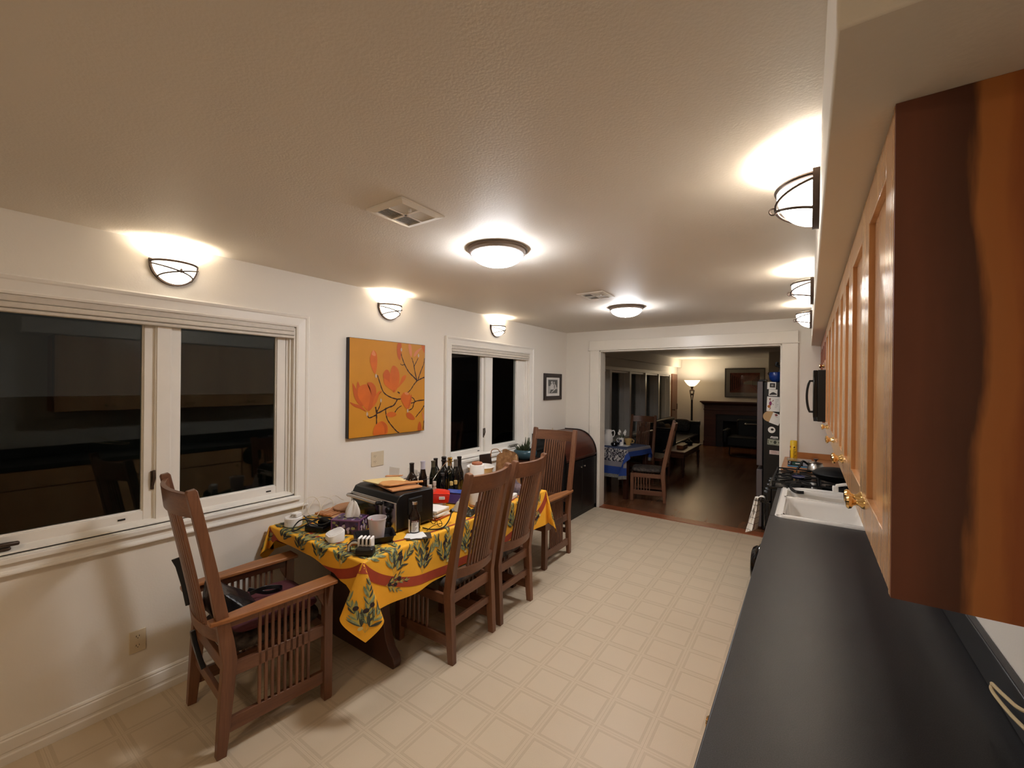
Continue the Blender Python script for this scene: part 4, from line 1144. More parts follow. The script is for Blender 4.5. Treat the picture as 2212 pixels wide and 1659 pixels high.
# ================================================================== DINING CHAIRS
def spindle_chair(name, label, arms, loc, rz, H, group, w=0.50, d=0.49, cush='floral'):
    """slatted oak chair; local +y is the way it faces, origin on the floor between the back feet"""
    t = thing(name, label, 'chair', loc, rz, group)
    hw = w / 2 - 0.022
    yb = lambda z: (0.030 * (z / 0.42) if z < 0.42 else 0.030 - 0.150 * ((z - 0.42) / (H - 0.42)) ** 1.15)
    zs = [0, 0.10, 0.22, 0.34, 0.42, 0.50, 0.62, 0.76, 0.90, 1.04, H - 0.01, H]
    for sx in (-1, 1):
        b = MB()
        ws = [0.036] + [0.040] * (len(zs) - 2) + [0.032]
        ds = [0.040, 0.046, 0.052, 0.056, 0.058, 0.056, 0.050, 0.046, 0.043, 0.041, 0.040, 0.030]
        b.sweep([(sx * hw, yb(z), z) for z in zs], 0.04, 0.04, (1, 0, 0), ws, ds)
        b.build('back_post', 'oak_z', t, bevel=0.0025)
    top = 0.620 if arms else 0.405
    for sx in (-1, 1):
        b = MB(); b.sweep([(sx * hw, d, 0.0), (sx * hw, d, 0.012), (sx * hw, d, top)], 0.044, 0.044, (1, 0, 0), [0.038, 0.044, 0.044], [0.038, 0.044, 0.044])
        b.build('front_leg', 'oak_z', t, bevel=0.0025)
    # seat frame
    b = MB()
    b.box(-hw, hw, d - 0.012, d + 0.012, 0.345, 0.405); b.build('front_apron', 'oak_x', t, bevel=0.002)
    b = MB(); b.box(-hw, hw, 0.018, 0.040, 0.345, 0.405); b.build('back_apron', 'oak_x', t, bevel=0.002)
    for sx in (-1, 1):
        b = MB(); b.box(sx * hw - 0.011, sx * hw + 0.011, 0.03, d, 0.345, 0.405); b.build('side_apron', 'oak_y', t, bevel=0.002)
        b = MB(); b.box(sx * hw - 0.011, sx * hw + 0.011, 0.005, d, 0.095, 0.160); b.build('side_stretcher', 'oak_y', t, bevel=0.002)
        y0, y1, zt, n = (0.155, 0.385, 0.600, 9) if arms else (0.21, d - 0.05, 0.346, 6)
        b = MB()
        for k in range(n):
            y = y0 + (y1 - y0) * k / (n - 1)
            b.box(sx * hw - 0.007 + (0.004 * sx if arms else 0), sx * hw + 0.007 + (0.004 * sx if arms else 0), y - 0.0065, y + 0.0065, 0.158, zt)
        b.build('side_slats', 'oak_z', t, bevel=0.001, seg=1)
        if arms:
            b = MB()
            pl = [(sx * (hw - 0.030), -0.050), (sx * (hw + 0.022), -0.050), (sx * (hw + 0.040), 0.02), (sx * (hw + 0.058), 0.30), (sx * (hw + 0.056), d + 0.032), (sx * (hw - 0.045), d + 0.036), (sx * (hw - 0.040), 0.20), (sx * (hw - 0.024), 0.03)]
            if sx < 0: pl = pl[::-1]
            pl2 = []
            lo = [b.addv((x, y, 0.640 - 0.018 * (1 - y / d) ** 2 * 0.6 - 0.0195)) for x, y in pl]
            hi = [b.addv((x, y, 0.640 - 0.018 * (1 - y / d) ** 2 * 0.6)) for x, y in pl]
            b.face(lo[::-1]); b.face(hi)
            for k in range(len(pl)): b.face((lo[k], lo[(k + 1) % len(pl)], hi[(k + 1) % len(pl)], hi[k]))
            b.build('armrest', 'oak_arm', t, bevel=0.005, seg=3)
            b = MB(); b.box(sx * hw - 0.010, sx * hw + 0.010, 0.02, d, 0.575, 0.6195)
            b.build('arm_rail', 'oak_y', t, bevel=0.002)
            b = MB()
            xq = sx * (hw + 0.022)
            b.prism([(xq, 0.50), (xq + sx * 0.030, 0.605), (xq + sx * 0.030, 0.6195), (xq, 0.6195)][::sx], 'y', d - 0.010, d + 0.010)
            b.prism([(d - 0.022, 0.50), (d - 0.022, 0.6195), (d - 0.075, 0.6195), (d - 0.066, 0.59)], 'x', sx * hw - 0.009, sx * hw + 0.009)
            b.build('corbel', 'oak_z', t, bevel=0.002)
    b = MB(); b.box(-hw, hw, 0.010, 0.030, 0.205, 0.250); b.build('back_stretcher', 'oak_x', t, bevel=0.002)
    # bowed back rails with the slats between
    bow = lambda x: -0.050 * (1 - (x / hw) ** 2)
    zt = H - 0.020
    def rail(z0, z1, nm):
        b = MB(); pts = []
        for k in range(13):
            x = -hw + 2 * hw * k / 12; zm = (z0 + z1) / 2
            pts.append((x, yb(zm) + bow(x), zm))
        b.sweep(pts, z1 - z0, 0.021, (0, -0.12, 1)); b.build(nm, 'oak_x', t, bevel=0.002)
    rail(zt - 0.105, zt, 'top_rail'); rail(0.505, 0.565, 'lower_rail')
    b = MB(); n = 10 if arms else 9; sp = 0.0262
    for k in range(n):
        x = (k - (n - 1) / 2) * sp
        zz = [0.563 + (zt - 0.10 - 0.563) * i / 6 for i in range(7)]
        b.sweep([(x, yb(z) + bow(x) + 0.001, z) for z in zz], 0.0165, 0.011, (1, 0, 0))
    b.build('back_slats', 'oak_z', t, bevel=0.001, seg=1)
    # cushion
    b = MB()
    def cu(u, v):
        a = 2 * pi * u; ph = (v - 0.5) * pi
        e = 0.35
        sg = lambda q: (abs(q) ** e) * (1 if q >= 0 else -1)
        x = (hw - 0.002 - 0.022) * sg(cos(a)) * abs(cos(ph)) ** 0.25; y = 0.255 + (d / 2 - 0.012) * sg(sin(a)) * abs(cos(ph)) ** 0.25
        return (x, y, 0.441 + 0.034 * sin(ph) + 0.006 * (1 if v > 0.5 else 0) * cos(x * 6))
    b.grid(cu, 40, 10, wrap=True)
    b.build('cushion', cush, t, smooth=70)
    return t
CG1, CG2 = 'oak slat-back armchairs', 'oak slat-back side chairs'
# near head of the table, turned slightly
spindle_chair('armchair', 'oak slatted armchair at the near end of the table with a black bag on it', True, (0.487, 0.868, 0.0), R(-6), 1.225, CG1, 0.535, 0.485)
spindle_chair('armchair', 'oak slatted armchair at the far end of the table, backed by the roll-top cabinet', True, (0.690, 3.870, 0.0), R(180), 1.225, CG1, 0.515, 0.485)
c2 = spindle_chair('side_chair', 'oak slat-back side chair nearest the camera on the long side of the yellow table', False, (1.135, 2.128, 0.0), R(91.5), 1.165, CG2, 0.455, 0.455)
dup(c2, (1.118, 2.636, 0.0), R(91.5), 'oak slat-back side chair second along the yellow table, beside the far armchair')

# things lying on the near armchair
t = thing('seat_pad', 'burgundy velvet pad on the seat of the near armchair', 'cushion', (0.487, 0.868, 0.484), R(-6))
b = MB()
def pad(u, v):
    a = 2 * pi * u; ph = (v - 0.5) * pi; e = 0.30
    sg = lambda q: (abs(q) ** e) * (1 if q >= 0 else -1)
    return (0.205 * sg(cos(a)) * abs(cos(ph)) ** 0.3, 0.27 + 0.205 * sg(sin(a)) * abs(cos(ph)) ** 0.3, 0.022 + 0.021 * sin(ph))
b.grid(pad, 40, 8, wrap=True); b.build('pad', 'burgundy', t, smooth=70)
t = thing('handbag', 'black leather bag slumped against the slats of the near armchair', 'bag', (0.487, 0.868, 0.530), R(-6))
b = MB()
def bag(u, v):
    a = 2 * pi * u; h = v
    wx = 0.165 * (1 - 0.25 * h) ; wy = 0.095 * (1 - 0.80 * h ** 1.6) + 0.010
    s = lambda q, e: (abs(q) ** e) * (1 if q >= 0 else -1)
    return (-0.02 + wx * s(cos(a), 0.6) + 0.006 * sin(5 * a), 0.125 - 0.075 * h + wy * s(sin(a), 0.8) + 0.006 * sin(7 * a + 3 * h), 0.135 * h - 0.03 * sin(pi * u * 2) * h * 0.4)
b.grid(bag, 40, 10, wrap=True)
b.poly([bag(k / 40, 0) for k in range(40)][::-1]); b.poly([bag(k / 40, 1) for k in range(40)])
b.build('body', 'leatherbag', t, smooth=70)
b = MB(); b.sweep(catmull([(0.10, 0.16, 0.10), (0.12, 0.22, 0.115), (0.10, 0.30, 0.085), (0.03, 0.33, 0.040), (-0.03, 0.28, 0.020), (-0.05, 0.20, 0.06)], 6), 0.020, 0.006, (0, 0, 1))
b.build('strap', 'leatherbag', t, bevel=0.002)
t = thing('tote_strap', 'dark folded leather flap hooked behind the back of the near armchair', 'bag', (0.487, 0.868, 0.0), R(-6))
b = MB(); b.sweep([(-0.196, -0.078, 0.800), (-0.190, -0.070, 0.76), (-0.186, -0.050, 0.66), (-0.180, -0.034, 0.55)], 0.03, 0.010, (0.3, 1, 0), [0.045, 0.028, 0.022, 0.018])
b.build('flap', 'leatherbag', t, bevel=0.003)
b = MB(); b.sweep([(-0.06, -0.040, 0.47), (-0.05, -0.035, 0.42), (-0.01, -0.025, 0.36), (0.03, -0.015, 0.31)], 0.05, 0.02, (1, 0, 0), [0.03, 0.045, 0.035, 0.02])
b.build('lower_strap', 'leatherbag', t, bevel=0.003)

# ================================================================== TABLE
TX0, TX1, TY0, TY1, TZ = 0.045, 0.995, 1.392, 3.262, 0.758
TCX, TCY = (TX0 + TX1) / 2, (TY0 + TY1) / 2
t = thing('dining_table', 'dark wood trestle dining table under the yellow cloth', 'table', (TCX, TCY, 0.0))
b = MB(); b.box(TX0 - TCX + 0.006, TX1 - TCX - 0.006, TY0 - TCY + 0.006, TY1 - TCY - 0.006, 0.722, TZ - 0.003); b.build('tabletop', 'dwood_x', t, bevel=0.004)
for sy in (-1, 1):
    y = sy * 0.62
    b = MB()
    pr = [(-0.40, 0.0), (0.375, 0.0), (0.385, 0.03), (0.375, 0.065), (0.335, 0.10), (0.305, 0.16), (0.275, 0.30), (0.262, 0.45), (0.262, 0.66), (0.36, 0.7215), (-0.36, 0.7215), (-0.262, 0.66), (-0.262, 0.45), (-0.275, 0.30), (-0.305, 0.16), (-0.335, 0.10), (-0.39, 0.065), (-0.40, 0.03)]
    b.prism(pr, 'y', y - 0.028, y + 0.028)
    b.build('trestle', 'dwood', t, bevel=0.004)
b = MB(); b.box(-0.02, 0.02, -0.592, 0.592, 0.24, 0.34); b.build('stretcher', 'dwood_x', t, bevel=0.004)

# ---- cloth: flat pattern coordinates (u from left, v from near end, metres) mapped to the draped surface
HW, HL = (TX1 - TX0) / 2, (TY1 - TY0) / 2
OVR, OVL, OVN, OVF = 0.285, 0.17, 0.255, 0.265     # overhang right (room), left (wall), near, far
ZT = TZ + 0.0035
RB = 0.012
def drop(s):
    """overhang length -> (outward offset, drop) rolling over the edge"""
    if s <= 0: return 0.0, 0.0
    L = RB * pi / 2
    if s < L:
        a = s / RB; return RB * sin(a), RB * (1 - cos(a))
    q = s - L
    return RB + 0.10 * q * (1 - q * 0.6), RB + q * 0.992
def cloth_pt(u, v, off=0.0):
    """u,v measured from the table centre"""
    ou = max(0.0, abs(u) - HW); ov = max(0.0, abs(v) - HL)
    su, sv = (1 if u > 0 else -1), (1 if v > 0 else -1)
    bx, by = max(-HW, min(HW, u)), max(-HL, min(HL, v))
    if ou > 0 and ov > 0:
        rho = sqrt(ou * ou + ov * ov); ph = atan2(ov, ou)      # 0 = along u side, 90 = along v side
        k = 4 * ph
        tang = R(19) * sin(k); outw = R(10) * (1 - cos(k)) / 2
        o_, dz = drop(rho)
        dx, dy = 0.70711, 0.70711
        q = max(0.0, rho - 0.012)
        ho = q * sin(outw) + 0.004 * (1 - cos(k)); ht = q * sin(tang)
        x = bx + su * (o_ * cos(ph) ** 2 + (ho + ht) * 0.70711); y = by + sv * (o_ * sin(ph) ** 2 + (ho - ht) * 0.70711)
        z = ZT - dz * cos(outw) * cos(tang) ** 0.5
        nrm = Vector((su * dx, sv * dy, 0.25))
    else:
        ro = ou if ou > 0 else ov
        o_, dz = drop(ro)
        wav = 0.0
        if ro > 0.03:
            s_ = (v if ou > 0 else u)
            wav = (ro - 0.03) * (0.055 * sin(s_ * 9.0 + 0.8) + 0.03 * sin(s_ * 21 + 2))
        x = bx + (su * (o_ + wav) if ou > 0 else 0); y = by + (sv * (o_ + wav) if ov > 0 else 0); z = ZT - dz
        nrm = Vector((su if ou > 0.006 else 0, sv if ov > 0.006 else 0, 1.0 if ro < 0.02 else 0.05))
        if ro == 0: z += 0.0006 * sin(u * 17) * sin(v * 13)
    nrm.normalize()
    X = TCX + x + nrm.x * off; Y = TCY + y + nrm.y * off; Z = z + nrm.z * off
    lim = 0.036 - (0.0 if u > -HW else 0.010)
    if u < -HW: X = max(X, 0.030 + 0.6 * off) 
    return Vector((X, Y, Z))
U0, U1, V0, V1 = -HW - OVL, HW + OVR, -HL - OVN, HL + OVF
def lerp_tab(tab, x):
    if x <= tab[0][0]: return tab[0][1]
    for (a, p), (c, q) in zip(tab, tab[1:]):
        if x <= c:
            k = (x - a) / (c - a); k = k * k * (3 - 2 * k); return p + (q - p) * k
    return tab[-1][1]
# the ends hang short over the two armchairs and long at the room-side corners
NEAR = [(-HW, 0.150), (-HW + 0.10, 0.075), (0.0, 0.080), (0.24, 0.115), (0.34, 0.150), (HW, OVN)]
FAR = [(-HW, 0.150), (-HW + 0.10, 0.080), (0.22, 0.085), (0.36, 0.130), (HW, OVF)]
def hem(u, v):
    """pull a flat point inside the hem line"""
    if v < -HL: return u, max(v, -HL - lerp_tab(NEAR, u))
    if v > HL: return u, min(v, HL + lerp_tab(FAR, u))
    return u, v
def inside(u, v, e=0.004):
    if not (U0 + e < u < U1 - e): return False
    return -HL - lerp_tab(NEAR, u) + e < v < HL + lerp_tab(FAR, u) - e
cl = thing('tablecloth', 'yellow tablecloth printed with olive sprigs and red bands', 'tablecloth', (TCX, TCY, TZ))
b = MB(); b.T = Matrix.Translation((-TCX, -TCY, -TZ))
def seq(a, e0, e1, c, fine, coarse):
    out = [a]; p = a
    while p < c - 1e-6:
        near = min(abs(p - e0), abs(p - e1)) < 0.04
        p += fine if near else coarse
        out.append(min(p, c))
    return out
us = seq(U0, -HW, HW, U1, 0.006, 0.022); vv = seq(V0, -HL, HL, V1, 0.006, 0.022)
# corners need a denser net
us = sorted(set([round(x, 5) for x in us + [HW + OVR * k / 26 for k in range(27)] + [-HW - OVL * k / 14 for k in range(15)]]))
vv = sorted(set([round(x, 5) for x in vv + [-HL - OVN * k / 26 for k in range(27)] + [HL + OVF * k / 26 for k in range(27)]]))
def warp(u, v):
    if v < -HL: return u, -HL - (-HL - v) / OVN * lerp_tab(NEAR, u)
    if v > HL: return u, HL + (v - HL) / OVF * lerp_tab(FAR, u)
    return u, v
I = [[b.addv(cloth_pt(*warp(u, v))) for v in vv] for u in us]
for i in range(len(us) - 1):
    for j in range(len(vv) - 1): b.face((I[i][j], I[i + 1][j], I[i + 1][j + 1], I[i][j + 1]))
def band(a, bb, nn, w, u_c=0.0, v_c=0.0, off=0.0018, a0=0, a1=360, n=420):
    """strip following a rounded-rectangle (superellipse) on the cloth"""
    prev = None
    for k in range(n + 1):
        th = R(a0 + (a1 - a0) * k / n)
        c, s = cos(th), sin(th)
        r = (abs(c / a) ** nn + abs(s / bb) ** nn) ** (-1 / nn)
        p = Vector((u_c + r * c, v_c + r * s))
        th2 = th + 0.001; c2, s2 = cos(th2), sin(th2); r2 = (abs(c2 / a) ** nn + abs(s2 / bb) ** nn) ** (-1 / nn)
        tg = (Vector((u_c + r2 * c2, v_c + r2 * s2)) - p).normalized(); nr = Vector((tg.y, -tg.x))
        row = []
        for q in range(5):
            pt = p + nr * w * (q / 4 - 0.5)
            row.append(hem(max(U0, min(U1, pt.x)), pt.y))
        ids = [b.addv(cloth_pt(x, y, off)) for x, y in row]
        if prev is not None:
            for q in range(4): b.face((prev[q], prev[q + 1], ids[q + 1], ids[q]))
        prev = ids
b.mset(1)
OA, OB, ON = 0.730, 1.062, 3.3
band(OA, OB, ON, 0.052)
band(0.462, 0.872, 3.0, 0.017)
rnd = random.Random(5)
def leaf(cu, cv, ang, ln, wd, mi, off=0.0026, bend=0.0):
    b.mset(mi); n = 6; L = []
    for k in range(n + 1):
        s = k / n; w = wd * sin(pi * min(1, s * 0.94 + 0.03)) ** 0.8 * (1.1 - 0.3 * s)
        a = ang + bend * s
        px = cu + ln * s * cos(ang + bend * s / 2); py = cv + ln * s * sin(ang + bend * s / 2)
        row = []
        for q in (-1, 0, 1):
            uu = px - q * w / 2 * sin(a); v_ = py + q * w / 2 * cos(a)
            if not inside(uu, v_): return
            row.append((uu, v_))
        L.append([b.addv(cloth_pt(x, y, off)) for x, y in row])
    for r1, r2 in zip(L, L[1:]):
        for q in range(2): b.face((r1[q], r2[q], r2[q + 1], r1[q + 1]))
def dot(cu, cv, ra, rb_, mi, off=0.0034):
    b.mset(mi)
    pts = [(cu + ra * cos(2 * pi * k / 12), cv + rb_ * sin(2 * pi * k / 12)) for k in range(12)]
    if any(not inside(x, y, 0.0) for x, y in pts): return
    c = b.addv(cloth_pt(cu, cv, off + 0.0004)); q = [b.addv(cloth_pt(x, y, off)) for x, y in pts]
    for k in range(12): b.face((c, q[k], q[(k + 1) % 12]))
def sprig(u, v, ang, ln, dense=1.0):
    """olive sprig growing from (u,v) along ang"""
    # pale glow leaves first, stems, then green and dark leaves, then olives
    for stem in (0, 1, 2):
        sa = ang + (0, 0.46, -0.50)[stem] + rnd.uniform(-0.07, 0.07); sl = ln * (1.0, 0.80, 0.72)[stem]
        leaf(u, v, sa, sl, 0.005, 4, 0.0022)
        n = int((7, 5, 5)[stem] * dense)
        for k in range(n):
            s = 0.16 + 0.80 * k / n
            px, py = u + sl * s * cos(sa), v + sl * s * sin(sa)
            for sd in (1, -1):
                a = sa + sd * rnd.uniform(0.45, 0.85); L = ln * rnd.uniform(0.17, 0.29) * (1.10 - 0.45 * s); wd = L * rnd.uniform(0.17, 0.25)
                if rnd.random() < 0.85: leaf(px, py, a - sd * 0.26, L * 1.0, wd * 1.0, 4, 0.0020, -sd * 0.3)
                leaf(px, py, a, L, wd, 2 if rnd.random() < 0.58 else 3, 0.0026, -sd * rnd.uniform(0.1, 0.5))
                if rnd.random() < 0.40: leaf(px, py, a + sd * 0.07, L * 0.96, wd * 0.36, 3, 0.0031, -sd * 0.25)
        leaf(u + sl * 0.86 * cos(sa), v + sl * 0.86 * sin(sa), sa, ln * 0.18, ln * 0.04, 2)
    for k in range(3):
        s = rnd.uniform(0.15, 0.6); a = ang + rnd.uniform(-0.35, 0.35)
        dot(u + ln * s * cos(a), v + ln * s * sin(a), 0.0105, 0.0125, 5)
    if rnd.random() < 0.6:
        a = ang + rnd.uniform(-0.8, 0.8); dot(u + ln * 0.10 * cos(a), v + ln * 0.12 * sin(a), 0.008, 0.011, 6)
# sprigs spaced round the border, rooted on the red band and growing inward
def se(a, bb, nn, th):
    c, s = cos(th), sin(th); r = (abs(c / a) ** nn + abs(s / bb) ** nn) ** (-1 / nn); return Vector((r * c, r * s))
pts = [se(OA - 0.03, OB - 0.03, ON, 2 * pi * k / 1200) for k in range(1200)]
acc = 0.0; last = pts[0]; spac = 0.205
for k in range(1, 1200):
    acc += (pts[k] - last).length; last = pts[k]
    if acc >= spac:
        acc = 0.0
        tg = (pts[(k + 1) % 1200] - pts[k - 1]).normalized(); nr = Vector((-tg.y, tg.x))
        if nr.dot(-pts[k]) < 0: nr = -nr
        sprig(pts[k].x, pts[k].y, atan2(nr.y, nr.x) + rnd.uniform(-0.12, 0.12), 0.265)
# corner sprigs outside the band
for su, sv, ox_, oy_ in ((1, -1, OVR, OVN), (-1, -1, OVL, OVN), (1, 1, OVR, OVF), (-1, 1, OVL, OVF)):
    cu_, cv_ = su * (HW + ox_ * 0.88), sv * (HL + oy_ * 0.88)
    sprig(cu_, cv_, atan2(-sv, -su), 0.26, 1.0)
    sprig(su * (HW + ox_ * 0.62), sv * (HL - 0.13), atan2(-sv * 0.9, su * 0.12), 0.15, 0.7)
b.build('cloth', ['cloth', 'cloth_red', 'leaf_g', 'leaf_d', 'leaf_y', 'olive_b', 'olive_p'], cl, smooth=60)
# ================================================================== THINGS ON THE TABLE
TT = ZT + 0.0050
# toaster oven
t = thing('toaster_oven', 'black toaster oven with steel front on the yellow table', 'toaster oven', (0.580, 1.925, TT), R(-3))
b = MB()
prof = [(-0.150, 0.012), (0.150, 0.012), (0.150, 0.210), (0.140, 0.226), (-0.090, 0.232), (-0.128, 0.222), (-0.150, 0.185)]
b.prism(prof, 'x', -0.243, 0.243); b.build('body', 'black', t, bevel=0.006)
b = MB(); b.box(-0.245, 0.245, -0.158, -0.1505, 0.012, 0.185); b.build('front_panel', 'steel', t, bevel=0.003)
b = MB(); b.box(-0.228, 0.105, -0.166, -0.1585, 0.028, 0.178); d = b.build('door', 'steel', t, bevel=0.003)
b = MB(); b.box(-0.205, 0.085, -0.1685, -0.1665, 0.045, 0.145); b.build('window_pane', mat('oven_glass', '#111112', 0.08), d, smooth=None)
b = MB(); b.tube([(-0.225, -0.196, 0.170), (0.100, -0.196, 0.170)], 0.0105, 12); b.build('handle', 'steel', d)
b = MB()
for x in (-0.222, 0.100): b.tube([(x, -0.198, 0.170), (x + 0.008, -0.175, 0.168), (x + 0.008, -0.164, 0.160)], 0.012, 10)
b.build('handle_mount', 'black', d)
for z in (0.135, 0.090, 0.047):
    b = MB(); b.T = Matrix.Translation((0.178, -0.1585, z)) @ Matrix.Rotation(R(90), 4, 'X')
    b.lathe([(0.027, 0), (0.027, 0.003), (0.019, 0.0035), (0.018, 0.018), (0.0, 0.019)], 20); b.box(-0.003, 0.003, -0.016, 0.016, 0.018, 0.023)
    b.build('dial', 'black', t, bevel=0.001)
b = MB(); b.box(0.130, 0.225, -0.1605, -0.1585, 0.150, 0.180); b.build('badge', 'blackgloss', t)
b = MB(); b.box(0.2435, 0.2475, -0.06, 0.05, 0.09, 0.195); b.box(0.2435, 0.252, -0.055, 0.045, 0.178, 0.192); b.build('side_grip', 'blackmatte', t, bevel=0.003)
for x in (-0.21, 0.21):
    for y in (-0.12, 0.12):
        b = MB(); b.cyl((x, y, 0), 0.014, 0.0115, 12); b.build('foot', 'black', t)
b = MB(); b.box(-0.262, -0.2455, -0.10, 0.02, 0.0, 0.03); b.build('crumb_tray', 'steel', t, bevel=0.002)
TOP = TT + 0.233
def slab(name, label, pts, z, th, mt, cat='cutting board', bev=0.003):
    cx = sum(p[0] for p in pts) / len(pts); cy = sum(p[1] for p in pts) / len(pts)
    t = thing(name, label, cat, (cx, cy, z))
    b = MB(); b.prism([(p[0] - cx, p[1] - cy) for p in pts], 'z', 0, th); b.build('board', mt, t, bevel=bev)
    return t
slab('cutting_board', 'brown wooden board lowest on the toaster oven', [(0.47, 1.86), (0.735, 1.795), (0.795, 1.995), (0.54, 2.06)], TOP + 0.0005, 0.012, wood('board_wood', '#a86f42', '#c58d5a', 'y', 0.5))
slab('cutting_board', 'pale yellow plastic board on top of the toaster oven', [(0.375, 1.835), (0.535, 1.835), (0.605, 2.020), (0.465, 2.070)], TOP + 0.0135, 0.008, mat('yellow_board', (0.72, 0.57, 0.27, 1), 0.5))
pts = [(0.545, 1.865), (0.575, 1.815), (0.635, 1.800), (0.675, 1.825), (0.695, 1.875), (0.702, 1.925), (0.760, 2.035), (0.742, 2.048), (0.680, 1.955), (0.640, 1.955), (0.575, 1.925)]
slab('paddle_board', 'wooden paddle board with a handle, resting beside the yellow board', pts, TOP + 0.0220, 0.012, wood('paddle_wood', '#b37a44', '#cf9658', 'y', 0.5), bev=0.004)
slab('spatula_board', 'thin wooden slat sticking out behind the yellow board on the oven', [(0.40, 2.02), (0.42, 1.99), (0.50, 2.075), (0.485, 2.10)], TOP + 0.0225, 0.006, 'woodtop', bev=0.001)

# round smart puck with charger on it
t = thing('smart_puck', 'white round puck with a band line at the near left table corner', 'speaker', (0.165, 1.470, TT))
b = MB(); b.lathe([(0.0, 0), (0.050, 0), (0.053, 0.004), (0.053, 0.026), (0.0523, 0.0268), (0.053, 0.0276), (0.053, 0.052), (0.049, 0.056), (0.0, 0.057)], 40); b.build('body', 'white', t)
t = thing('charger_plug', 'white square charger plug lying on the round white puck', 'charger', (0.185, 1.478, TT + 0.0575), R(20))
b = MB(); b.box(-0.022, 0.022, -0.026, 0.026, 0, 0.026); b.build('body', 'white', t, bevel=0.005, seg=3)
b = MB(); b.box(-0.012, -0.0105, -0.040, -0.0265, 0.010, 0.017); b.box(0.0105, 0.012, -0.040, -0.0265, 0.010, 0.017); b.build('prong', 'steel', t)
t = thing('charging_cable', 'cream charging cable coiled in loops against the wall behind the puck', 'cable', (0.10, 1.62, TT))
L = [(0.085, -0.120, 0.072), (0.05, -0.085, 0.055), (0.0, -0.05, 0.085), (-0.03, -0.01, 0.125), (-0.02, 0.045, 0.125), (0.02, 0.06, 0.07), (0.05, 0.02, 0.018), (0.03, -0.03, 0.04), (-0.02, 0.02, 0.085), (-0.045, 0.10, 0.112), (-0.01, 0.165, 0.085), (0.02, 0.16, 0.055), (0.05, 0.10, 0.036), (0.03, 0.06, 0.05), (-0.01, 0.13, 0.095), (-0.04, 0.21, 0.100), (-0.05, 0.27, 0.06), (-0.062, 0.30, 0.045)]
b = MB(); b.tube(catmull(L, 7), 0.0021, 6); b.build('cable', 'cable', t)

t = thing('cork_trivet', 'round cork trivet on top of a wooden slatted mat', 'trivet', (0.165, 1.880, TT + 0.019))
b = MB(); b.lathe([(0.0, 0), (0.104, 0.0), (0.108, 0.004), (0.108, 0.011), (0.104, 0.014), (0.0, 0.014)], 44); b.build('disc', mat('cork', '#a97b58', 0.85, var=0.35, scale=160), t)
t = thing('slatted_mat', 'wooden slatted trivet mat under the round cork one', 'trivet', (0.165, 1.775, TT), R(12))
b = MB()
for k in range(7): b.box(-0.105 + k * 0.032, -0.105 + k * 0.032 + 0.022, -0.09, 0.09, 0.008, 0.018)
b.box(-0.105, 0.11, -0.07, -0.05, 0.0, 0.008); b.box(-0.105, 0.11, 0.05, 0.07, 0.0, 0.008)
b.build('slats', wood('mat_wood', '#a56d45', '#c08556', 'y', 0.6), t, smooth=None)
t = thing('wood_block', 'small grey-brown wooden box by the wall beside the toaster oven', 'box', (0.155, 2.030, TT))
b = MB(); b.box(-0.10, 0.10, -0.03, 0.03, 0, 0.052); b.build('body', wood('grey_wood', '#7c624c', '#94775c', 'x', 0.5), t, bevel=0.002)

t = thing('power_adapter', 'black bundle of power adapter and cords at the near end of the table', 'adapter', (0.385, 1.495, TT), R(22))
b = MB(); b.box(-0.065, 0.065, -0.026, 0.026, 0, 0.036); b.build('brick', 'blackgloss', t, bevel=0.006, seg=3)
b = MB(); b.box(-0.015, 0.060, 0.030, 0.075, 0, 0.055); b.build('brick', 'blackgloss', t, bevel=0.006, seg=3)
b = MB()
b.tube(catmull([(-0.06, 0.01, 0.03), (-0.10, 0.03, 0.055), (-0.14, 0.02, 0.045), (-0.15, -0.02, 0.012), (-0.11, -0.045, 0.010), (-0.06, -0.02, 0.040), (-0.02, 0.03, 0.062), (0.04, 0.04, 0.068), (0.08, 0.02, 0.060), (0.04, -0.01, 0.045), (-0.04, 0.01, 0.055), (-0.13, 0.07, 0.045), (-0.10, 0.09, 0.02), (0.0, 0.06, 0.066), (0.07, 0.07, 0.062)], 6), 0.0042, 7)
b.tube(catmull([(-0.16, 0.09, 0.055), (-0.12, 0.07, 0.05), (-0.04, 0.05, 0.058), (0.05, 0.03, 0.062), (0.11, 0.03, 0.070)], 5), 0.0040, 7)
b.build('cord', 'black', t)
t = thing('clear_jar', 'small clear box of oddments between the adapter and the tissue box', 'jar', (0.392, 1.645, TT), R(10))
b = MB(); b.box(-0.040, 0.040, -0.034, 0.034, 0, 0.055); b.build('box', 'clear', t, bevel=0.003)
b = MB(); b.box(-0.030, 0.0, -0.024, 0.0, 0.003, 0.025); b.mset(1); b.box(0.003, 0.030, -0.024, 0.010, 0.003, 0.030); b.ball((0.0, 0.012, 0.030), 0.014); b.build('contents', [mat('beige_bits', '#a08a6c', 0.5), mat('pale_bits', '#b9bfc8', 0.4)], t)

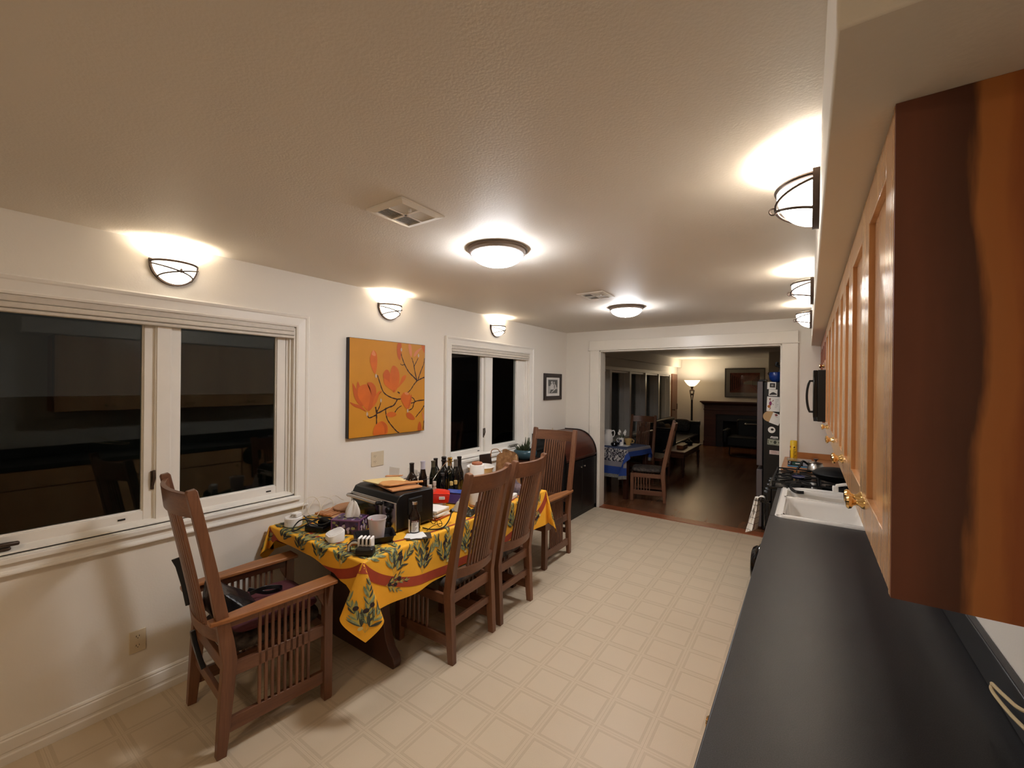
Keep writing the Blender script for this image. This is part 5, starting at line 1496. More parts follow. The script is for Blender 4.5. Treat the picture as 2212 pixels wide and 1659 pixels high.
t = thing('wedge_alarm', 'white half-round wedge shaped dock in front of the tissue box', 'dock', (0.600, 1.485, TT), R(-18))
b = MB()
def wt(p): return 0.042 + 0.30 * p[1] + 0.06 * p[0]
fp = rrect(0, 0, 0.066, 0.046, 0.034, 0.0, 8); ft = [(p[0] * 0.97, p[1] * 0.97, 0) for p in fp]
ids = loops(b, [fp, [(p[0], p[1], wt(p) - 0.003) for p in fp], [(p[0], p[1], wt(p)) for p in ft]])
b.face(ids[0][::-1]); b.face(ids[-1])
b.build('body', 'white', t, smooth=40)
b = MB(); q = [(p[0] * 0.84, p[1] * 0.80, 0) for p in fp]; ids = loops(b, [[(p[0], p[1], wt(p) + 0.0003) for p in q], [(p[0], p[1], wt(p) + 0.0018) for p in q]]); b.face(ids[-1])
b.build('sloped_face', mat('satin_white', (0.8, 0.79, 0.77, 1), 0.12, coat=0.6), t, smooth=30)

# knife sharpener
t = thing('knife_sharpener', 'black and white three-slot knife sharpener with arched handle at the table edge', 'knife sharpener', (0.895, 1.450, TT), R(32))
b = MB(); b.sweep(catmull([(-0.080, 0.032, 0.0), (-0.078, 0.032, 0.030), (-0.055, 0.030, 0.052), (-0.020, 0.028, 0.052), (0.0, 0.026, 0.030), (0.004, 0.025, 0.01)], 6), 0.030, 0.009, (0, 1, 0)); b.build('arch_handle', 'black', t, bevel=0.002)
b = MB(); b.sweep(catmull([(-0.074, 0.014, 0.0), (-0.072, 0.014, 0.028), (-0.052, 0.012, 0.047), (-0.022, 0.010, 0.047), (-0.004, 0.010, 0.030), (0.0, 0.010, 0.01)], 6), 0.004, 0.010, (0, 1, 0)); b.build('handle_trim', 'white', t)
b = MB(); b.box(-0.012, 0.085, -0.055, 0.000, 0, 0.042); b.build('base', 'black', t, bevel=0.012, seg=4)
b = MB()
for k in range(4):
    x = -0.012 + k * 0.0215; b.box(x, x + 0.0135, -0.020, 0.030, 0.030, 0.086)
b.box(-0.010, 0.062, -0.016, 0.026, 0.032, 0.062)
b.build('head', 'white', t, bevel=0.006, seg=3)
b = MB()
for k in range(3): b.box(0.0022 + k * 0.0215, 0.0088 + k * 0.0215, -0.0185, 0.0285, 0.050, 0.080)
b.build('slots', 'black', t)

# tissue box with a pulled tissue
t = thing('tissue_box', 'purple floral tissue box in front of the toaster oven', 'tissue box', (0.545, 1.625, TT), R(28))
w, d_, h = 0.088, 0.062, 0.085
tb = [mat('tissue_purple', '#4b2f58', 0.5, col2='#352043', scale=26), mat('tissue_edge', '#7a4f78', 0.5), mat('tissue_green', '#9a9b68', 0.5), mat('tissue_lilac', '#b9a9c0', 0.5), mat('tissue_black', '#17131a', 0.5), mat('tissue_blue', '#35306f', 0.5)]
b = MB(); b.box(-w, w, -d_, d_, 0, h)
b.mset(1)
e = 0.0035
for x in (-w, w):
    for y in (-d_, d_): b.box(x - e, x + e, y - e, y + e, 0, h)
for y in (-d_, d_): b.box(-w, w, y - e, y + e, h - 2 * e, h + 0.0004)
for x in (-w, w): b.box(x - e, x + e, -d_, d_, h - 2 * e, h + 0.0004)
rn = random.Random(11)
def bloom(c, ux, uy, r1, r2, ang, mi, off):
    b.mset(mi); c = Vector(c); ux, uy = Vector(ux), Vector(uy); nn = ux.cross(uy)
    q = []
    for k in range(12):
        a = 2 * pi * k / 12; px = r1 * cos(a); py = r2 * sin(a) * (1 - 0.3 * cos(a))
        q.append(c + ux * (px * cos(ang) - py * sin(ang)) + uy * (px * sin(ang) + py * cos(ang)) + nn * off)
    b.poly(q)
for face, (o_, ux, uy, W_, H_) in {'f': ((0, -d_, h / 2), (1, 0, 0), (0, 0, 1), w, h / 2), 'r': ((w, 0, h / 2), (0, 1, 0), (0, 0, 1), d_, h / 2), 't': ((0, 0, h), (1, 0, 0), (0, 1, 0), w, d_), 'l': ((-w, 0, h / 2), (0, -1, 0), (0, 0, 1), d_, h / 2)}.items():
    for k in range(26):
        a, c = rn.uniform(-W_ + 0.014, W_ - 0.014), rn.uniform(-H_ + 0.012, H_ - 0.012)
        cc = Vector(o_) + Vector(ux) * a + Vector(uy) * c
        mi = rn.choice((2, 3, 3, 4, 4, 5, 2)); s = rn.uniform(0.006, 0.013)
        an = rn.uniform(0, pi)
        bloom(cc, ux, uy, s * 1.2, s * 0.75, an, mi, 0.0005 + k * 0.00002)
b.mset(4)
b.poly([(0.045 * cos(a), 0.022 * sin(a), h + 0.0012) for a in [2 * pi * k / 20 for k in range(20)]])
b.build('box', tb, t, smooth=None)
b = MB()
def tis(u, v):
    a = 2 * pi * u; k = v
    r = 0.022 * (1 - k) ** 0.8 + 0.010 + 0.008 * sin(pi * k) * (1 - k)
    if k > 0.9: r *= 1 - 0.75 * (k - 0.9) / 0.1
    f = 1 + 0.34 * sin(3 * a + 1 + 2 * k) + 0.20 * sin(7 * a + 2)
    return (0.002 + 0.020 * k + r * 1.2 * f * cos(a), 0.5 * r * f * sin(a), h + 0.002 + 0.098 * k + 0.008 * k * sin(2 * a + 1))
b.grid(tis, 36, 14, wrap=True); b.build('tissue', 'tissue', t, smooth=80)

# black tray with a frosted cup
t = thing('baking_tray', 'small black baking tray at the table edge holding a plastic cup', 'tray', (0.800, 1.612, TT), R(58))
b = MB()
o0 = rrect(0, 0, 0.096, 0.066, 0.018, 0.0); o1 = rrect(0, 0, 0.108, 0.078, 0.022, 0.036); o2 = rrect(0, 0, 0.116, 0.086, 0.024, 0.038)
i1 = rrect(0, 0, 0.106, 0.076, 0.021, 0.036); i0 = rrect(0, 0, 0.094, 0.064, 0.017, 0.003)
ids = loops(b, [o0, o1, o2, i1, i0]); b.face(ids[0][::-1]); b.face(ids[-1])
b.build('pan', mat('tray_metal', '#252324', 0.4, 0.4), t, smooth=40)
t = thing('plastic_cup', 'frosted plastic deli cup with a pink tint standing in the black tray', 'cup', (0.828, 1.608, TT + 0.0045))
b = MB(); b.lathe([(0.0, 0.0015), (0.036, 0.0015), (0.038, 0.006), (0.051, 0.128), (0.0545, 0.130), (0.0545, 0.136), (0.0525, 0.136), (0.0495, 0.129), (0.0368, 0.008), (0.0, 0.0055)], 44); b.build('cup', 'frost', t, smooth=50)
t = thing('pink_spoon', 'pink plastic spoon leaning inside the frosted cup', 'spoon', (0.828, 1.608, TT + 0.008))
b = MB(); b.sweep(catmull([(0.016, 0.016, 0.008), (0.004, 0.004, 0.05), (-0.010, -0.010, 0.085), (-0.024, -0.022, 0.122)], 5), 0.02, 0.003, (0.7, -0.7, 0), ws=None)
b.build('handle', mat('pink_plastic', '#d9525c', 0.4), t)
b = MB(); b.ball((-0.006, -0.008, 0.082), 0.020, 14, 8, (0.9, 0.6, 1.25)); b.build('bowl', mat('pink_plastic2', '#d9525c', 0.4), t)

# dark glass bottle with label
t = thing('sauce_bottle', 'brown glass bottle with white label standing alone by the oven side', 'bottle', (0.888, 1.842, TT), R(-12))
b = MB(); b.lathe([(0.0, 0), (0.034, 0.0), (0.0365, 0.005), (0.0365, 0.085), (0.033, 0.105), (0.020, 0.130), (0.0150, 0.150), (0.0140, 0.172), (0.016, 0.174), (0.016, 0.180), (0.0, 0.180)], 36); b.build('glass', 'bottle_brown', t)
b = MB(); b.lathe([(0.0168, 0.1745), (0.0168, 0.189), (0.013, 0.192), (0.0, 0.192)], 24); b.build('cap', 'chrome', t)
b = MB(); on_cyl(b, 0.0365, 300, 372, 0.012, 0.080, n=10); on_cyl(b, 0.0365, 215, 285, 0.008, 0.086, n=10); b.mset(1); on_cyl(b, 0.0372, 302, 370, 0.070, 0.084, n=8)
b.mset(2)
for k in range(6): on_cyl(b, 0.0372, 310, 310 + 28 + 9 * (k % 3), 0.018 + 0.0085 * k, 0.0215 + 0.0085 * k, n=4)
b.mset(0)
for k in range(3): on_cyl(b, 0.0380, 312 + 16 * k, 322 + 16 * k, 0.0735, 0.0785, n=2)
b.build('label', ['paper', mat('label_maroon', '#4a1714', 0.5), mat('label_ink', '#4b4340', 0.5)], t, smooth=None)

t = thing('notepaper', 'sheets of white notepaper on a dark folder at the table edge', 'paper', (0.955, 1.815, TT), R(50))
b = MB(); b.box(-0.075, 0.075, -0.062, 0.045, 0.0, 0.0018); b.build('folder', mat('folder_dark', '#40362c', 0.5), t)
b = MB(); b.T = Matrix.Rotation(R(-14), 4, 'Z'); b.box(-0.078, 0.030, -0.050, 0.030, 0.0021, 0.0026); b.build('sheet', 'paper', t, smooth=None); b = MB(); b.T = Matrix.Rotation(R(12), 4, 'Z'); b.box(-0.060, 0.040, -0.045, 0.050, 0.0029, 0.0034); b.build('sheet', 'paper', t, smooth=None)

t = thing('eyeglasses', 'dark-framed eyeglasses folded open on the yellow cloth by the napkins', 'eyeglasses', (0.905, 2.015, TT), R(-8))
b = MB()
for sx in (-1, 1):
    b.tube([(sx * 0.034 + 0.027 * cos(a), 0.0, 0.022 + 0.020 * sin(a)) for a in [2 * pi * k / 20 for k in range(20)]], 0.0022, 6, closed=True)
b.tube([(-0.009, 0, 0.028), (0, -0.002, 0.032), (0.009, 0, 0.028)], 0.002, 6)
b.build('frame', mat('specs', '#2b120c', 0.25), t)
b = MB(); b.tube(catmull([(-0.062, 0, 0.028), (-0.060, -0.05, 0.026), (-0.050, -0.10, 0.018), (-0.045, -0.125, 0.003)], 4), 0.0022, 6); b.tube(catmull([(0.062, 0, 0.028), (0.062, -0.05, 0.030), (0.058, -0.09, 0.020), (0.060, -0.120, 0.006)], 4), 0.0022, 6); b.build('temple', mat('specs2', '#2b120c', 0.25), t)
b = MB()
for sx in (-1, 1): b.poly([(sx * 0.034 + 0.026 * cos(a), 0.0, 0.022 + 0.019 * sin(a)) for a in [2 * pi * k / 20 for k in range(20)]])
b.build('lens', 'picglass', t, smooth=None)
t = thing('phone_cord', 'short black cord with a square plug arching over the eyeglasses', 'cord', (0.925, 2.030, TT))
b = MB(); b.tube(catmull([(-0.045, -0.11, 0.004), (0.02, -0.10, 0.0045), (0.060, -0.04, 0.006), (0.050, 0.03, 0.035), (0.032, 0.075, 0.075)], 6), 0.0042, 8); b.build('cord', 'black', t)
b = MB(); b.T = Matrix.Translation((0.030, 0.080, 0.080)) @ Matrix.Rotation(R(40), 4, 'Y'); b.box(-0.011, 0.011, -0.010, 0.010, -0.012, 0.012); b.build('plug', 'black', t, bevel=0.002)

# stack of napkins: each folded stack member is its own sheet pack
nz = TT
for k, (dx, dy, rz, th, w_, h_) in enumerate(((0.0, 0.0, 8, 0.008, 0.080, 0.085), (-0.006, 0.004, -4, 0.013, 0.075, 0.078), (0.004, -0.004, 12, 0.013, 0.073, 0.077), (-0.004, 0.002, 3, 0.014, 0.071, 0.075), (0.002, 0.0, 9, 0.012, 0.070, 0.073))):
    lb = ('orange-edged napkin at the very bottom of the napkin pile', 'white folded napkin second from the bottom of the pile', 'white folded napkin in the middle of the pile', 'cream-edged folded napkin second from the top of the pile', 'white folded napkin on top of the pile beside the oven')[k]
    t = thing('napkin', lb, 'napkin', (0.755 + dx, 2.150 + dy, nz), R(rz), 'folded napkins beside the oven')
    b = MB(); S_ = 10
    def nap(u, v, zt=th, w_=w_, h_=h_, k=k): return (-w_ + 2 * w_ * u, -h_ + 2 * h_ * v, zt * (0.85 + 0.12 * sin(u * 9 + k * 2) * sin(v * 7 + k)))
    b.grid(nap, S_, S_)
    edge_ = [nap(i / S_, 0) for i in range(S_)] + [nap(1, i / S_) for i in range(S_)] + [nap(1 - i / S_, 1) for i in range(S_)] + [nap(0, 1 - i / S_) for i in range(S_)]
    N_ = len(edge_)
    for i in range(N_):
        p, q = edge_[i], edge_[(i + 1) % N_]; b.poly([(p[0], p[1], 0.0003), (q[0], q[1], 0.0003), q, p])
    b.poly([(p[0], p[1], 0.0003) for p in edge_][::-1])
    b.build('napkin', mat('napkin_orange', '#b5521a', 0.8) if k == 0 else (mat('napkin_cream', '#c9b08c', 0.8) if k == 3 else 'tissue'), t, smooth=50)
    nz += th * 0.99

# paper parcels and bags to the right of the napkins
t = thing('folded_bag', 'crumpled pale grey paper bag behind the first side chair', 'bag', (0.800, 2.368, TT), R(10))
b = MB()
def crum(u, v, sx=0.050, sy=0.058, h=0.075, f=1.0):
    x = (u - 0.5) * 2; y = (v - 0.5) * 2
    e = max(0, (1 - abs(x) ** 3)) * max(0, (1 - abs(y) ** 3))
    return (x * sx, y * sy, 0.001 + h * e * (0.75 + 0.2 * sin(6 * x * f + 2) + 0.18 * sin(8 * y * f - 3 * x)))
b.grid(crum, 26, 22); b.build('bag', mat('grey_paper', '#a8a294', 0.75), t, smooth=25)
t = thing('snack_bag', 'dark olive and brown patterned pouch lying in front of the grey bag', 'bag', (0.918, 2.320, TT), R(18))
b = MB(); b.grid(lambda u, v: crum(u, v, 0.042, 0.050, 0.045, 1.4), 22, 18); b.build('pouch', mat('pouch_olive', '#3a3420', 0.4, col2='#15120f', scale=18), t, smooth=25)
t = thing('patterned_scarf', 'brown patterned cloth bundle seen through the first chair slats', 'cloth', (0.930, 2.455, TT), R(0))
b = MB(); b.grid(lambda u, v: crum(u, v, 0.045, 0.068, 0.075, 1.9), 22, 22); b.build('cloth', mat('scarf', '#7a5a40', 0.8, col2='#1d1314', scale=38), t, smooth=25)

# red plastic tub, blue tubs
t = thing('red_tub', 'red plastic wrapped tub with white sticker behind the napkins', 'tub', (0.655, 2.315, TT + 0.0455), R(42))
b = MB(); b.hexa([(-0.056, -0.040, 0), (0.056, -0.040, 0), (0.056, 0.040, 0), (-0.056, 0.040, 0)], [(-0.066, -0.048, 0.070), (0.066, -0.048, 0.062), (0.062, 0.048, 0.070), (-0.062, 0.048, 0.076)])
b.build('tub', mat('red_plastic', '#c4200f', 0.35), t, bevel=0.006)
b = MB(); b.hexa([(-0.069, -0.051, 0.0705), (0.069, -0.051, 0.0635), (0.066, 0.051, 0.0712), (-0.066, 0.051, 0.0768)], [(-0.03, -0.03, 0.090), (0.04, -0.02, 0.082), (0.03, 0.03, 0.086), (-0.03, 0.03, 0.094)]); b.build('lid', mat('red_plastic2', '#d42a12', 0.3), t, bevel=0.004)
b = MB(); b.box(-0.012, 0.030, -0.0500, -0.0440, 0.030, 0.050); b.mset(1)
for k in range(4): b.box(-0.008 + 0.009 * k, -0.004 + 0.009 * k, -0.0504, -0.0500, 0.034, 0.046)
b.build('sticker', ['paper', mat('sticker_ink', '#6d6a66', 0.5)], t, smooth=None)
t = thing('white_carton', 'pale grey printed carton under the red tub beside the oven', 'carton', (0.620, 2.310, TT), R(30))
b = MB(); b.box(-0.075, 0.055, -0.05, 0.05, 0, 0.0445); b.mset(1)
for k in range(4): b.box(-0.065, 0.01 - 0.015 * (k % 2), -0.0505, -0.0502, 0.008 + 0.009 * k, 0.011 + 0.009 * k)
b.build('carton', [mat('carton_grey', '#a7a1a4', 0.6), mat('carton_ink', '#5d5660', 0.6)], t, smooth=None)
t = thing('blue_tub', 'purple-blue plastic tub to the right of the red one', 'tub', (0.652, 2.478, TT), R(20))
b = MB(); b.hexa([(-0.060, -0.034, 0), (0.060, -0.034, 0), (0.060, 0.034, 0), (-0.060, 0.034, 0)], [(-0.070, -0.042, 0.085), (0.072, -0.042, 0.085), (0.072, 0.042, 0.085), (-0.070, 0.042, 0.085)]); b.build('tub', mat('purple_plastic', '#4c3f86', 0.3), t, bevel=0.006)
b = MB(); b.box(-0.076, 0.082, -0.047, 0.047, 0.0855, 0.094); b.build('lid', mat('blue_lid', '#3c55a8', 0.2), t, bevel=0.004)
# wine and spirit bottles
def bottle(loc, label, gm, cm, h=0.305, r=0.038, neck=0.0145, sh=0.62, caplen=0.075, foil=None, cat='bottle'):
    t = thing('wine_bottle', label, cat, loc, 0, 'bottles along the table by the wall')
    b = MB()
    pr = [(0.0, 0.004), (r * 0.9, 0.0), (r, 0.006), (r, h * (sh - 0.06)), (r * 0.96, h * sh), (r * 0.72, h * (sh + 0.09)), (neck * 1.25, h * (sh + 0.17)), (neck, h * (sh + 0.24)), (neck, h - 0.012), (neck * 1.12, h - 0.010), (neck * 1.12, h - 0.001), (0.0, h - 0.001)]
    b.lathe(pr, 28); b.build('glass', gm, t)
    b = MB(); c0 = h - caplen
    if foil == 'champ':
        b.lathe([(neck * 1.12, c0), (neck * 1.18, h - 0.045), (neck * 1.55, h - 0.040), (neck * 1.55, h - 0.030), (neck * 1.30, h - 0.026), (neck * 1.50, h - 0.006), (neck * 1.2, h), (0, h + 0.001)], 22)
    else:
        b.lathe([(neck * 1.10, c0), (neck * 1.10, h - 0.012), (neck * 1.22, h - 0.010), (neck * 1.22, h), (0, h + 0.0008)], 22)
    b.build('capsule', cm, t)
    return t
capw = mat('capsule_pale', '#b9b6c2', 0.4); capg = mat('capsule_gold', '#b08a3c', 0.25, 0.9); caps = mat('capsule_grey', '#8b8880', 0.35, 0.6); capd = mat('capsule_dark', '#17110f', 0.35)
bz = TT
bottle((0.344, 2.309, bz), 'dark bottle with wide shoulders and black neck, standing nearest the oven', 'bottle_brown', capd, 0.300, 0.048, 0.0155, 0.56, 0.09)
bottle((0.365, 2.407, bz), 'bottle with a pale lilac neck and cap', 'bottle_brown', capw, 0.303, 0.034, 0.0165, 0.58, 0.105)
bottle((0.408, 2.478, bz), 'olive green bottle hidden behind the big black one', 'bottle_olive', mat('capsule_olive', '#4b4735', 0.4), 0.300, 0.030, 0.0145)
bottle((0.352, 2.562, bz), 'large black wine bottle in the middle of the bottle group', 'bottle_dark', capd, 0.303, 0.046, 0.0150, 0.60, 0.07)
bottle((0.350, 2.662, bz), 'dark sparkling wine bottle with black foil collar', 'bottle_dark', capd, 0.304, 0.042, 0.0150, 0.56, 0.10, 'champ')
bottle((0.300, 2.790, bz), 'sparkling wine bottle with gold foil neck', 'bottle_olive', capg, 0.274, 0.041, 0.0150, 0.54, 0.10, 'champ')
bottle((0.511, 2.634, bz), 'dark bottle with a silver-grey neck', 'bottle_dark', caps, 0.300, 0.037, 0.0150, 0.60, 0.085)
bottle((0.455, 2.740, bz), 'dark bottle with tall black neck beside the white bowl', 'bottle_dark', capd, 0.304, 0.038, 0.0165, 0.56, 0.10)
bottle((0.483, 2.510, bz), 'short dark bottle in front of the dark sparkling wine', 'bottle_dark', mat('capsule_crown', '#6c6f72', 0.3, 0.8), 0.205, 0.030, 0.0135, 0.62, 0.02)
def mini(loc, label, body, capm, h=0.12, r=0.018, lab=None):
    t = thing('small_bottle', label, 'bottle', loc, 0, 'small capped bottles on the table')
    b = MB(); b.lathe([(0.0, 0), (r, 0.0), (r, h * 0.62), (r * 0.55, h * 0.76), (r * 0.5, h * 0.80), (0, h * 0.80)], 20); b.build('glass', body, t)
    b = MB(); b.lathe([(r * 0.78, h * 0.785), (r * 0.80, h * 0.98), (r * 0.65, h), (0, h)], 18); b.build('cap', capm, t)
    if lab:
        b = MB(); on_cyl(b, r, 200, 350, h * 0.12, h * 0.5, n=8); b.build('label', lab, t, smooth=None)
    return t
capc = mat('cap_cream', '#c9b9ac', 0.5); capy = mat('cap_yellow', '#c4a764', 0.5)
mini((0.462, 2.390, TT), 'clear spice jar with a pinkish white cap beside the oven back', 'clear', capc, 0.130, 0.021, mat('spice', '#3b2a22', 0.7))
mini((0.480, 2.335, TT), 'short clear jar of dark spice next to the pinkish capped jar', 'clear', capd, 0.118, 0.021, mat('spice2', '#30241f', 0.7))
mini((0.470, 2.432, TT), 'small bottle with round white cap and orange label', mat('mini_pale', '#b59a86', 0.4), capc, 0.150, 0.018, mat('mini_orange', '#c05a1e', 0.5))
mini((0.547, 2.543, TT), 'small dark bottle with yellow cap and white label in front of the grey-necked bottle', 'bottle_dark', capy, 0.140, 0.018, 'paper')
mini((0.552, 2.588, TT), 'small dark bottle with yellow cap, right of its twin', 'bottle_dark', capy, 0.142, 0.018)
t = thing('white_packet', 'narrow white packet upright behind the spice jars', 'packet', (0.446, 2.556, TT), R(20))
b = MB(); b.box(-0.012, 0.012, -0.010, 0.010, 0, 0.14); b.build('packet', 'paper', t, bevel=0.001)
t = thing('wire_rack', 'black wire rack round the first two wine bottles', 'rack', (0.36, 2.365, TT))
b = MB()
for z in (0.10, 0.172):
    b.tube([(-0.075, -0.125, z), (0.075, -0.125, z), (0.075, 0.080, z), (-0.075, 0.080, z)], 0.0022, 6, closed=True)
    b.tube([(-0.075, -0.0025, z - 0.004), (0.075, -0.0025, z - 0.004)], 0.0022, 6)
for x in (-0.075, 0.075):
    for y in (-0.125, -0.0025, 0.080):
        b.tube(catmull([(x, y, 0.002), (x, y, 0.172), (x * 1.12, y, 0.198)], 3), 0.0022, 6)
b.build('wire', 'black', t)
t = thing('corkscrew', 'bent metal loop of a corkscrew tied to the large black bottle', 'corkscrew', (0.418, 2.545, TT + 0.152))
b = MB(); b.tube(catmull([(0.02, -0.10, 0.0), (0.025, -0.06, 0.045), (0.03, 0.0, 0.095), (0.035, 0.05, 0.135)], 5), 0.003, 6); b.tube(catmull([(0.02, 0.075, 0.15), (0.03, 0.085, 0.11), (0.045, 0.08, 0.065)], 4), 0.004, 6); b.tube([(0.055 + 0.0 * cos(a), 0.055 + 0.014 * cos(a), 0.045 + 0.014 * sin(a)) for a in [2 * pi * k / 14 for k in range(14)]], 0.003, 6, closed=True); b.build('wire', 'chrome', t)
t = thing('paper_scraps', 'white receipts propped against the wall behind the oven boards', 'paper', (0.075, 2.33, TT), 0)
b = MB(); b.sweep([(0.0, -0.02, 0.19), (0.10, 0.0, 0.185)], 0.002, 0.10, (0, 1, 0)); b.build('sheet', 'paper', t, smooth=None); b = MB(); b.T = Matrix.Translation((0.09, 0.10, 0.0)); b.sweep([(0.0, 0.0, 0.17), (0.10, 0.01, 0.165)], 0.002, 0.10, (0, 1, 0)); b.T = None
b.build('sheet', 'paper', t, smooth=None)
b = MB(); b.box(-0.02, 0.165, -0.06, 0.14, 0.0, 0.130); b.build('pile', mat('paper_pile', '#b5ada6', 0.7), t, bevel=0.003)

t = thing('paper_towel', 'white paper towel roll with wooden top knob behind the first side chair', 'paper towel', (0.818, 2.535, TT))
b = MB(); b.lathe([(0.022, 0.012), (0.054, 0.012), (0.0555, 0.016), (0.0555, 0.306), (0.054, 0.310), (0.022, 0.310)], 40); b.build('roll', 'tissue', t, smooth=40)
b = MB(); b.lathe([(0.0, 0.0), (0.060, 0.0), (0.060, 0.010), (0.0, 0.0115)], 36); b.build('base', 'woodtop', t)
b = MB(); b.lathe([(0.0, 0.3105), (0.038, 0.3105), (0.041, 0.315), (0.041, 0.323), (0.038, 0.327), (0.0, 0.327)], 32); b.build('top_disc', wood('disc_wood', '#8a4a2c', '#a96340', 'x', 0.4), t)
t = thing('mixing_bowl', 'white plastic bowl behind the bottles, left of the paper towel', 'bowl', (0.520, 2.950, TT + 0.10))
b = MB(); b.lathe([(0.0, 0.0), (0.055, 0.0), (0.10, 0.045), (0.118, 0.095), (0.125, 0.098), (0.122, 0.102), (0.114, 0.098), (0.096, 0.048), (0.052, 0.005), (0.0, 0.004)], 40); b.build('bowl', 'white', t, smooth=50)
t = thing('dark_canister', 'dark canister the white bowl stands on', 'canister', (0.520, 2.950, TT))
b = MB(); b.lathe([(0.0, 0), (0.07, 0.0), (0.07, 0.098), (0, 0.0985)], 28); b.build('body', 'bottle_dark', t)
# far-end clutter
t = thing('paper_bag', 'brown woven paper bag with rope trim near the far end of the table', 'bag', (0.660, 3.165, TT), R(4))
b = MB()
def pb(u, v):
    a = 2 * pi * u; s = lambda q: (abs(q) ** 0.45) * (1 if q >= 0 else -1); k = 1 - 0.22 * v
    return (0.11 * k * s(cos(a)) + 0.008 * sin(6 * a + 3 * v), 0.075 * k * s(sin(a)) + 0.006 * sin(7 * a), 0.30 * v - 0.025 * v * sin(2 * a + 0.6))
b.grid(pb, 36, 12, wrap=True); b.poly([pb(k / 36, 0) for k in range(36)][::-1]); b.build('bag', mat('kraft', '#a07a52', 0.8, col2='#7b5736', scale=40), t, smooth=40)
b = MB(); pts = []
for k in range(30): pts.append((0.115 + 0.004 * sin(k * 2.2), -0.05 + 0.004 * cos(k * 2.2), 0.30 - 0.15 * k / 29))
b.tube(pts, 0.006, 6); b.build('rope', mat('rope_tan', '#b58f62', 0.8), t)
b = MB(); b.tube(catmull([(-0.07, 0.0, 0.285), (-0.09, -0.03, 0.33), (-0.14, -0.05, 0.32), (-0.15, -0.05, 0.26)], 5), 0.004, 6); b.build('handle', mat('rope_tan2', '#94683f', 0.8), t)
t = thing('grey_parcel', 'grey paper parcel against the wall under the smaller window', 'parcel', (0.180, 3.080, TT), R(5))
b = MB(); b.box(-0.10, 0.10, -0.16, 0.16, 0, 0.14); b.build('parcel', mat('parcel_grey', '#aaa39c', 0.7), t, bevel=0.006)
t = thing('brown_book', 'dark brown leather folder leaning on the bag near the far end', 'folder', (0.420, 3.170, TT), R(12))
b = MB(); b.hexa([(-0.06, -0.02, 0), (0.06, -0.02, 0), (0.06, 0.02, 0), (-0.06, 0.02, 0)], [(-0.06, -0.05, 0.26), (0.05, -0.05, 0.28), (0.05, -0.02, 0.28), (-0.06, -0.02, 0.26)]); b.build('cover', mat('brown_leather', '#2a1a14', 0.5), t, bevel=0.003)
t = thing('flower_print_bag', 'dark fabric bag printed with pale flowers, seen through the second chair', 'bag', (0.830, 3.010, TT), R(10))
b = MB(); b.grid(lambda u, v: crum(u, v, 0.085, 0.060, 0.13, 1.0), 22, 20); b.build('bag', mat('flower_bag', '#2a1c26', 0.7, col2='#8f7d82', scale=22), t, smooth=30)
t = thing('tissue_stack', 'small stack of white tissue seen through the second chair slats', 'napkin', (0.880, 2.860, TT), R(12))
b = MB(); b.grid(lambda u, v: (-0.06 + 0.12 * u, -0.06 + 0.12 * v, 0.024 + 0.003 * sin(9 * u) * sin(8 * v)), 8, 8); b.box(-0.06, 0.06, -0.06, 0.06, 0.0005, 0.021); b.build('stack', 'tissue', t, smooth=40)
t = thing('black_case', 'black slim case lying between the tissue stack and the scarf', 'case', (0.800, 2.715, TT), R(-20))
b = MB(); b.box(-0.03, 0.03, -0.075, 0.075, 0, 0.03); b.build('case', 'black', t, bevel=0.004)

# ================================================================== ROLL-TOP CABINET
t = thing('rolltop_cabinet', 'black roll-top cabinet with brown tambour lid in the far corner', 'cabinet', (0.26, 5.075, 0.0))
RY = 0.455
def prof_roll(inset=0.0):
    p = [(-0.255 + inset, 0.0), (0.240 - inset, 0.0), (0.240 - inset, 0.72)]
    for k in range(0, 13):
        a = R(90 * k / 12); p.append((-0.06 + (0.30 - inset) * cos(a), 0.74 + (0.325 - inset) * sin(a)))
    p.append((-0.255 + inset, 1.065 - inset)); return p
for sy in (-1, 1):
    b = MB(); b.prism(prof_roll(), 'y', sy * RY - 0.012, sy * RY + 0.012); b.build('side_panel', 'blackgloss', t, bevel=0.002, smooth=30)
b = MB(); b.box(-0.254, 0.222, -RY + 0.013, RY - 0.013, 0.0, 0.735); b.build('carcass', 'black', t)
b = MB(); P_ = [(-0.06 + 0.290 * cos(R(90 * k / 24)), 0.742 + 0.312 * sin(R(90 * k / 24))) for k in range(25)]
q = [(-0.25, 0.742)] + P_ + [(-0.25, 1.054)]
b.prism(q, 'y', -RY + 0.013, RY - 0.013); b.build('tambour', wood('tambour_wood', '#3a1a12', '#53281b', 'y', 0.38), t, smooth=30)
b = MB(); b.box(0.215, 0.239, -RY + 0.013, RY - 0.013, 0.738, 0.765); b.build('tambour_rail', 'dwood', t, bevel=0.003)
for y0, y1, ky in ((-RY + 0.016, -0.003, -0.05), (0.003, RY - 0.016, 0.05)):
    b = MB(); b.box(0.2225, 0.237, y0, y1, 0.06, 0.715); d = b.build('door', 'black', t, bevel=0.003)
    b = MB(); b.T = Matrix.Translation((0.237, ky, 0.635)) @ Matrix.Rotation(R(90), 4, 'Y'); b.lathe([(0.005, 0), (0.004, 0.010), (0.010, 0.016), (0.008, 0.022), (0, 0.023)], 14); b.build('knob', 'chrome', d)

